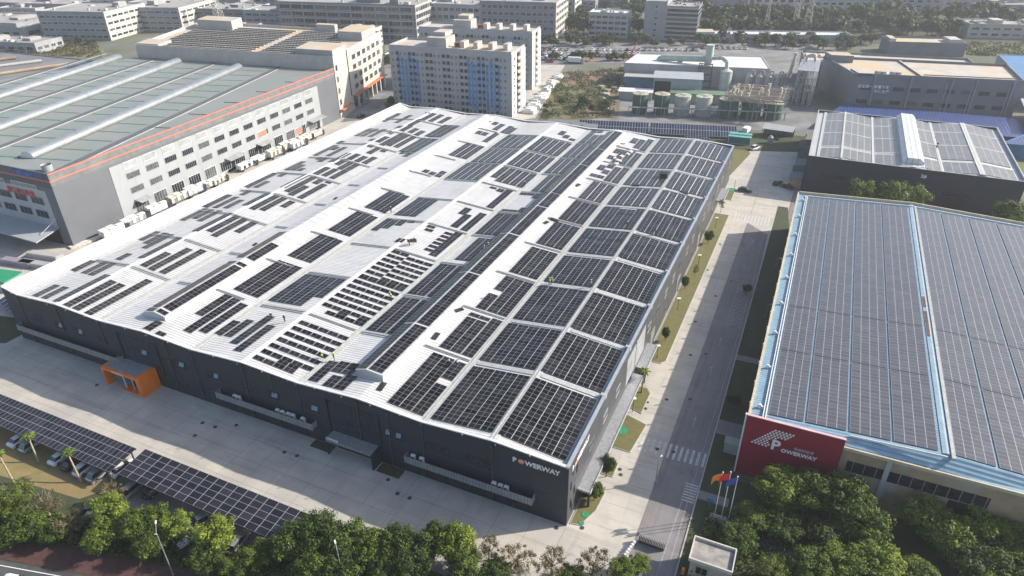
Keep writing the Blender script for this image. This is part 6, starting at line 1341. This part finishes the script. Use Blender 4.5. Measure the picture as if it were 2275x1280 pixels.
# ------------------------------------------------------------------ lamps
def lamp(nm, lab, p, H, arm, rz_, head=(.5, .2)):
    t = thing(nm, lab, 'lamp', (p.x, p.y, 0), rz_); MB().cyl((0, 0, 0), (0, 0, H), .09, .06, 8).cyl((0, 0, 0), (0, 0, .3), .16, .16, 8).build('pole', 'steel', t); MB().cyl((0, 0, H-.05), (arm, 0, H+.25), .05, .05, 6).build('arm', 'steel', t); MB().box(arm-.1, arm+head[0], -head[1]/2, head[1]/2, H+.2, H+.32).build('lamp_head', 'ac', t); return t
t = lamp('street_lamp', 'white street lamp with a double bracket in front of the bright trees', G(385, 1278), 9, 1.4, 2.4); MB().cyl((0, 0, 8.6), (-.9, 0, 9.6), .05, .04, 6).build('arm', 'ac', t)
lamp('street_lamp', 'white street lamp poking out of the dark trees at bottom centre', G(765, 1300), 7.4, 1., 2.4)
for i, ((px, py), lab) in enumerate((((1405, 916), 'garden lamp on the second small lawn'), ((1459, 797), 'garden lamp at the near end of the long verge'), ((1505, 690), 'garden lamp second from the near end of the long verge'), ((1551, 592), 'garden lamp in the middle of the long verge'), ((1589, 507), 'garden lamp near the far end of the long verge'), ((1631, 420), 'garden lamp beside the far green mesh'))):
    p = G(px, py); t = thing('garden_lamp', lab, 'lamp', (p.x, p.y, .14), .5); MB().cyl((0, 0, 0), (0, 0, 3.1), .07, .05, 8).build('pole', 'black', t); MB().box(-.45, .45, -.3, .3, 3.1, 3.2).build('lamp_head', 'ac', t)
lamp('street_lamp', 'slender lamp pole standing on the side road below the crossing', G(1456, 1073), 5.2, .6, 1.2, (.35, .15))
for (px, py), lab in (((1650, 980), 'shaded lamp beside the crimson wall'), ((1700, 705), 'shaded lamp by the blue striped roof, lower'), ((1720, 600), 'shaded lamp by the blue striped roof, upper')):
    p = G(px, py); lamp('verge_lamp', lab, p, 3.2, .8, .3, (.7, .25))
o = MB().box(-1.2, 1.2, -.8, .8, 0, 2.2).box(-1.3, 1.3, -.9, .9, 2.2, 2.3).build('transformer_cabinet', 'teal' if False else 'gr2'); p = G(1645, 1010); o.location = (20.4, 26.5, .06); tag(o, 'pale grey transformer cabinet in the shade left of the crimson wall', 'cabinet')
# ------------------------------------------------------------------ gate, gatehouse, flags
gh = thing('gatehouse', 'beige gatehouse with a mottled flat roof and a raised rim', 'gatehouse', (18.7, -1.3, 0), .0); gh.scale = (.82, 1, 1); MB().box(0, 6.6, 0, 3.6, 0, 3.5).build('wall', mat('beige_plaster', (.4, .34, .28), .8), gh)
MB().box(-.3, 6.9, -.3, -.1, 3.5, 4.1).box(-.3, 6.9, 3.7, 3.9, 3.5, 4.1).box(-.3, -.1, -.1, 3.7, 3.5, 4.1).box(6.7, 6.9, -.1, 3.7, 3.5, 4.1).build('roof_rim', 'cr', gh); MB().box(-.1, 6.7, -.1, 3.7, 3.5, 3.65).build('roof', mat('mottled_screed', (.3, .28, .26), .9, 0, .2, .8, big=(.5, .5, .6, (.2, .19, .18))), gh)
win(gh, 1.1, 3., 1.2, 2.6, 0, mull=2); MB().box(-.06, -.01, 1, 2.8, 1, 2.6).build('window', 'glassd', gh)
gt = thing('sliding_gate', 'retracted black concertina gate across the entrance drive', 'gate', (10.9, 1.7, 0), -.02)
m = MB()
for i in range(17): x = i*.23; m.box(x, x+.07, -.28, .28, .08, 1.45, 0 if i > 7 else 0); m.cyl((x, -.28, 1.5), (x, .28, 1.5), .035, .035, 6, 1)
m.build('gate_frame', ['black', 'frame'], gt); MB().box(3.9, 7.4, -.05, -.01, .012, .03).box(3.9, 7.4, .1, .14, .012, .03).build('gate_rail', 'gutter', gt)
o = MB().box(-.2, .2, -.2, .2, 0, 1.1).box(-.12, .12, -.22, -.2, .4, .9, 1).build('barrier_post', ['flag_o', 'redsign']); o.location = (18.0, -1.2, .02); tag(o, 'orange barrier post beside the gatehouse', 'post')
m = MB()
for i in range(13): y = -5.4+i*.55; m.cyl((9.1+i*.12, y, .6), (9.1+i*.12, y, .95), .2, .2, 8); m.box(9.0+i*.12, 9.2+i*.12, y-.1, y+.1, 0, .6)
o = m.build('gate_railing', 'wrapw'); tag(o, 'line of white round posts left of the gate drive', 'railing')
for i, (px, py, mt_, lab) in enumerate(((1585, 1152, 'flag_o', 'flagpole with an orange flag, left of three'), (1603, 1155, 'flag_r', 'flagpole with a red flag between two others'), (1623, 1150, 'flag_b', 'flagpole with a blue flag, right of three'))):
    p = Vector((20.3+i*1.05, 10.6, 0)); H = 9.6+(.5 if i == 1 else 0); t = thing('flagpole', lab, 'flagpole', (p.x, p.y, .05), 0, None); MB().cyl((0, 0, 0), (0, 0, H), .06, .04, 8).cyl((0, 0, H), (0, 0, H+.15), .1, .1, 8).build('pole', 'ac', t)
    vs = []; nx, nz = 10, 8; L_ = 2.1
    for a in range(nx+1):
        for b in range(nz+1):
            u = a/nx; v = b/nz; vs.append((-.05-u*L_*.62, .12*math.sin(u*9+v*2)*u-u*.3, H-.15-v*1.35-u*u*1.15-.08*math.sin(u*7)))
    MB().add(vs, [(a*(nz+1)+b, a*(nz+1)+b+1, (a+1)*(nz+1)+b+1, (a+1)*(nz+1)+b) for a in range(nx) for b in range(nz)], 0, smooth=True).build('flag', mt_, t)
o = MB().box(-.5, 3., -.6, .6, 0, .35).box(-.3, 2.8, -.4, .4, .35, .55).build('flag_plinth', 'gr2'); o.location = (20.1, 10.6, .03); tag(o, 'low grey plinth under the three flagpoles', 'plinth')
o = MB().box(-.5, .5, -.1, .1, .4, 1.1).box(-.4, -.32, -.05, .05, 0, .4).box(.32, .4, -.05, .05, 0, .4).build('notice_board', 'bluep'); o.location = (19.2, 13.3, .03); tag(o, 'small blue notice board left of the flagpoles', 'board')
# ------------------------------------------------------------------ people: one skinned surface each
def person(lab, p, rz_, pose='stand', vest='hivis'):
    if pose == 'stand': J = {'pel': (0, 0, .95), 'ch': (0, 0, 1.25), 'nk': (0, .0, 1.48), 'hd': (0, .02, 1.66), 'ls': (-.19, 0, 1.42), 'le': (-.26, .02, 1.14), 'lh': (-.22, .16, .93), 'rs': (.19, 0, 1.42), 're': (.27, 0, 1.14), 'rh': (.25, .12, .9), 'lhp': (-.1, 0, .92), 'lk': (-.12, .04, .5), 'la': (-.13, 0, .08), 'lf': (-.14, .18, .04), 'rhp': (.1, 0, .92), 'rk': (.13, -.02, .5), 'ra': (.15, -.06, .08), 'rf': (.16, .12, .04)}
    elif pose == 'walk': J = {'pel': (0, 0, .93), 'ch': (0, .05, 1.22), 'nk': (0, .08, 1.45), 'hd': (0, .13, 1.62), 'ls': (-.19, .06, 1.39), 'le': (-.24, .22, 1.14), 'lh': (-.2, .44, 1.08), 'rs': (.19, .06, 1.39), 're': (.25, .0, 1.12), 'rh': (.23, .1, .9), 'lhp': (-.1, 0, .9), 'lk': (-.11, .22, .5), 'la': (-.12, .16, .09), 'lf': (-.12, .34, .04), 'rhp': (.1, 0, .9), 'rk': (.12, -.1, .48), 'ra': (.13, -.4, .14), 'rf': (.13, -.26, .04)}
    else: J = {'pel': (0, -.1, .5), 'ch': (0, .12, .78), 'nk': (0, .24, .98), 'hd': (0, .34, 1.12), 'ls': (-.19, .2, .92), 'le': (-.22, .42, .66), 'lh': (-.14, .55, .42), 'rs': (.19, .2, .92), 're': (.24, .4, .64), 'rh': (.14, .56, .38), 'lhp': (-.1, -.08, .48), 'lk': (-.16, .3, .46), 'la': (-.15, .12, .08), 'lf': (-.15, .3, .04), 'rhp': (.1, -.08, .48), 'rk': (.15, .26, .3), 'ra': (.14, -.08, .1), 'rf': (.14, .1, .04)}
    R_ = {'pel': .15, 'ch': .17, 'nk': .065, 'hd': .1, 'ls': .075, 'le': .05, 'lh': .04, 'rs': .075, 're': .05, 'rh': .04, 'lhp': .1, 'lk': .065, 'la': .05, 'lf': .045, 'rhp': .1, 'rk': .065, 'ra': .05, 'rf': .045}
    ks = list(J); E_ = [('pel', 'ch'), ('ch', 'nk'), ('nk', 'hd'), ('ch', 'ls'), ('ls', 'le'), ('le', 'lh'), ('ch', 'rs'), ('rs', 're'), ('re', 'rh'), ('pel', 'lhp'), ('lhp', 'lk'), ('lk', 'la'), ('la', 'lf'), ('pel', 'rhp'), ('rhp', 'rk'), ('rk', 'ra'), ('ra', 'rf')]
    me = bpy.data.meshes.new('person'); me.from_pydata([J[k_] for k_ in ks], [(ks.index(a), ks.index(b)) for a, b in E_], []); me.materials.append(M_['navy'])
    o = bpy.data.objects.new('person', me); COL.objects.link(o); sk = o.modifiers.new('skin', 'SKIN')
    sl_ = me.skin_vertices or None
    if not me.skin_vertices:
        bm = bmesh.new(); bm.from_mesh(me); bm.verts.layers.skin.verify(); bm.to_mesh(me); bm.free()
    for i, k_ in enumerate(ks): me.skin_vertices[0].data[i].radius = (R_[k_]*1.15, R_[k_]); me.skin_vertices[0].data[i].use_root = (k_ == 'pel')
    sb = o.modifiers.new('sub', 'SUBSURF'); sb.levels = 1; sb.render_levels = 1
    o.location = p; o.rotation_euler = (0, 0, rz_); tag(o, lab, 'person')
    hd = Vector(J['hd']); ch = Vector(J['ch']); nk = Vector(J['nk']); mb = MB(); d_ = (nk-ch)
    mb.cyl(ch-d_*.95, ch+d_*.62, .2, .22, 10); mb.build('vest', vest, o)
    MB().cyl(hd+Vector((0, 0, .03)), hd+Vector((0, -.01, .13)), .13, .07, 10).box(-.06, .06, hd.y+.06, hd.y+.19, hd.z+.03, hd.z+.06).build('helmet', 'ac', o)
    MB().cyl(hd+Vector((0, .06, -.06)), hd+Vector((0, .1, .0)), .06, .07, 8).build('face', 'skin', o)
    return o
for px, py, rz_, pose, vest, lab in ((604, 711, 1.2, 'walk', 'navy', 'worker in dark clothes bending at the end of a panel column'), (633, 716, 0, 'stand', 'navy', 'worker standing before the spaced panel rows'), (716, 797, .5, 'crouch', 'hivis', 'worker in a lime vest at the left of the near pair'), (743, 801, 2.6, 'stand', 'hivis', 'worker in a lime vest at the right of the near pair'),
        (869, 662, 1., 'crouch', 'hivis', 'crouching worker by the far spaced panel rows'), (910, 546, 2., 'stand', 'navy', 'worker carrying a panel on the white roof, left one'), (921, 541, 2., 'walk', 'navy', 'worker carrying a panel on the white roof, right one'), (869, 473, 0, 'stand', 'navy', 'lone worker on the valley walkway'),
        (1076, 557, .4, 'crouch', 'hivis', 'worker at the turquoise sheet, left'), (1085, 554, .4, 'stand', 'hivis', 'worker at the turquoise sheet, right'), (1221, 633, .4, 'stand', 'hivis', 'worker in lime on the cross walkway, left'), (1227, 631, 2.4, 'walk', 'hivis', 'second worker in lime on the cross walkway'), (1313, 638, 0, 'stand', 'hivis', 'worker alone near the second ridge walkway'),
        (1003, 812, 2., 'crouch', 'navy', 'worker kneeling by the gap in the nearest array'), (1017, 815, 1., 'walk', 'ac', 'worker in white beside the kneeling one'), (1165, 416, 0, 'stand', 'navy', 'worker standing on the far valley walkway'), (1393, 506, 0, 'stand', 'navy', 'worker on the far right ridge walkway'), (1457, 524, 0, 'stand', 'navy', 'dark worker on the far right array joint'), (1088, 663, .3, 'crouch', 'navy', 'worker lifting a panel beside the long white monitor')):
    q = G(px, py, 12.2); z = rz(q.x)+.14; q = G(px, py, z); z = rz(q.x)+.14; person(lab, (q.x, q.y, z), rz_, pose, vest)
for px, py, lab in ((1733, 308, 'person in dark clothes on the sunlit lane, left of two'), (1790, 306, 'person in dark clothes by the workshop corner')): q = G(px, py); person(lab, (q.x, q.y, .02), 1., 'stand', 'navy')
for px, py, lab in ((2084, 322, 'worker on the dusty solar roof by the cross walkway'), (2082, 328, 'second worker on the dusty solar roof, slightly nearer')): q = G(px, py, 11.6); person(lab, (q.x, q.y, r3(q.x)+.2), 1., 'crouch', 'navy')
# loose modules lying or stacked on the white roof
for px, py, w_, l_, n, a, lab in ((848, 858, .95, 2.1, 1, .15, 'loose panel lying near the front edge beside the monitor'), (968, 746, 1., 2.1, 1, .1, 'loose panel lying right of the monitor, lower'), (1020, 688, 1., 1.8, 1, -.6, 'loose panel lying right of the monitor, second'), (1213, 494, 1., 1.6, 1, -.3, 'loose panel lying right of the monitor beyond the middle'), (1283, 411, 1.1, 1.7, 2, -.3, 'small stack of panels beyond the middle of the monitor'),
        (1475, 394, 2.2, 2.2, 14, .1, 'black stack of panels on the far right array'), (1413, 413, 2., .9, 4, .0, 'flat panel stack on a far walkway'), (1520, 429, 2.4, .8, 4, -.25, 'low panel stack on a far cross joint'), (1232, 489, 2.2, .9, 3, -.2, 'flat panel stack on the cross joint beside the monitor'), (567, 543, .7, 1.2, 2, .2, 'tiny dark crate beside the long white monitor, lower'), (746, 441, .7, 1.2, 2, .2, 'tiny dark crate beside the long white monitor, upper')):
    q = G(px, py, 12.1); z = rz(q.x); q = G(px, py, z+.1); z = rz(q.x); o = MB().box(-w_/2, w_/2, -l_/2, l_/2, .0, .1*n).build('loose_solar_panel', 'black'); o.location = (q.x, q.y, z+.06); s_ = (rz(q.x+.5)-rz(q.x-.5)); o.rotation_euler = (0, -math.atan(s_), a); tag(o, lab, 'solar panel')
q = G(916, 543, 12.6); o = MB().box(-1.1, 1.1, -.03, .03, 0, 1.1).build('carried_panel', 'rackd'); o.location = (q.x, q.y, rz(q.x)+.7); o.rotation_euler = (.25, 0, .5); tag(o, 'upright panel held between two workers', 'solar panel')
q = G(1076, 560, 12.6); o = MB().box(-1., 1., -.5, .5, 0, .08).build('turquoise_sheet', 'teal'); o.location = (q.x, q.y, rz(q.x)+.3); o.rotation_euler = (0, .1, .5); tag(o, 'turquoise sheet lying on the dark arrays', 'sheet')
q = G(1392, 318, 12.6)
for i in range(9):
    q = G(1372+random.uniform(-14, 30), 322+i*5.5, 12.0); o = MB().box(-.5, .5, -.6, .6, 0, .35).build('packing_pallet', 'wrap'); o.location = (q.x, q.y, rz(q.x)+.1); o.rotation_euler = (0, 0, random.uniform(-.5, .5)); tag(o, 'small packing pallet among the unfinished far arrays', 'pallet', 'pallets on the far roof')
# ------------------------------------------------------------------ covers and small yard things
for i, (px, py) in enumerate(((433, 968), (450, 940), (478, 949), (525, 945), (632, 1005), (660, 1013), (215, 856), (883, 1097), (910, 1107), (862, 1066), (1236, 1173), (1293, 1173), (1438, 894), (1434, 908), (1377, 1043), (1379, 1055), (1460, 998), (1496, 1004), (1534, 789), (1568, 787), (1652, 548), (1600, 543), (1565, 604), (1572, 600), (1625, 625), (1590, 658), (1610, 500), (1533, 887), (1481, 888), (1545, 715), (1660, 885))):
    p = G(px, py); o = MB().cyl((0, 0, 0), (0, 0, .015), .36, .36, 14).build('manhole_cover', 'manh'); o.location = (p.x, p.y, .03); tag(o, 'dark round iron cover set in the pale concrete', 'manhole cover', 'iron covers in the concrete')
for px, py, n in ((300, 560, 0),):
    pass
t = thing('yard_office', 'small white hut with a green roof at the left edge', 'hut', (*G(2, 650).xy, 0), .2); MB().box(-6, 2.2, 0, 5, 0, 3).build('wall', 'wallw', t); MB().box(-6.3, 2.5, -.3, 5.3, 3, 3.3).build('roof', 'netg', t)
for i, (px, py, lab) in enumerate(((45, 595, 'mauve covered trough nearest the green roofed hut'), (85, 600, 'long grey trough below the warehouse roof edge'), (105, 580, 'second long grey trough beside the roof edge'))):
    p = G(px, py); o = MB().box(-5, 5, -1.2, 1.2, 0, 1.3).box(-4.8, 4.8, -1., 1., 1.3, 1.45).build('covered_trough', 'mauve' if i == 0 else 'gr2'); o.location = (p.x-2, p.y+1, 0); o.rotation_euler = (0, 0, .15); tag(o, lab, 'trough')
t = thing('panel_fence', 'bluish panel canopy at the left edge beyond the warehouse corner', 'solar bank'); bank((-145, 6), (-130.5, 3), 1.6, 3, 6, 8, 3)
sheet('verge', [(-150, -12), (-128.5, -3), (-128.5, 6), (-150, 2)], .03, 'shade_turf')
# lattice masts
def pylon(lab, p, H, w_=3.5):
    t = thing('lattice_mast', lab, 'mast', (p.x, p.y, 0)); m = MB(); n = 9
    for i in range(n):
        z0_, z1_ = H*i/n, H*(i+1)/n; a, b = w_*(1-i/n*.8), w_*(1-(i+1)/n*.8); c0 = [(-a, -a), (a, -a), (a, a), (-a, a)]; c1 = [(-b, -b), (b, -b), (b, b), (-b, b)]
        for k_ in range(4):
            q = (k_+1) % 4; m.cyl((*c0[k_], z0_), (*c1[k_], z1_), .16, .14, 4, cap=False); m.cyl((*c0[k_], z0_), (*c1[q], z1_), .09, .09, 4, cap=False); m.cyl((*c0[q], z0_), (*c1[k_], z1_), .09, .09, 4, cap=False); m.cyl((*c1[k_], z1_), (*c1[q], z1_), .08, .08, 4, cap=False)
    m.build('lattice', 'cr', t); m = MB()
    for z in (.8, .9, .98): m.cyl((-6, 0, H*z), (6, 0, H*z), .16, .16, 4)
    m.build('cross_arm', 'cr', t)
pylon('pale lattice mast between the slate blocks at upper left', G(492, 66), 26); pylon('thin lattice mast right of the pale one', G(575, 62), 17, 2); pylon('lattice mast standing in the upper right grove, right one', G(1790, 72), 34, 2.6); pylon('lattice mast standing in the upper right grove, left one', G(1762, 76), 30, 2.2)
pylon('thin lattice mast left of the two in the grove', G(1700, 70), 24, 1.6)
# ------------------------------------------------------------------ haze
hb = MB().box(-700, 900, -120, 1250, -1.2, 90).build('haze', [], None, 'stuff')
hm = bpy.data.materials.new('haze'); hm.use_nodes = True; t = hm.node_tree; t.nodes.remove(t.nodes['Principled BSDF'])
vol = N(t, 'ShaderNodeVolumePrincipled'); vol.inputs['Color'].default_value = (.82, .86, .92, 1); vol.inputs['Density'].default_value = .00024; vol.inputs['Anisotropy'].default_value = .2
t.links.new(vol.outputs[0], t.nodes['Material Output'].inputs['Volume']); hb.data.materials.append(hm)
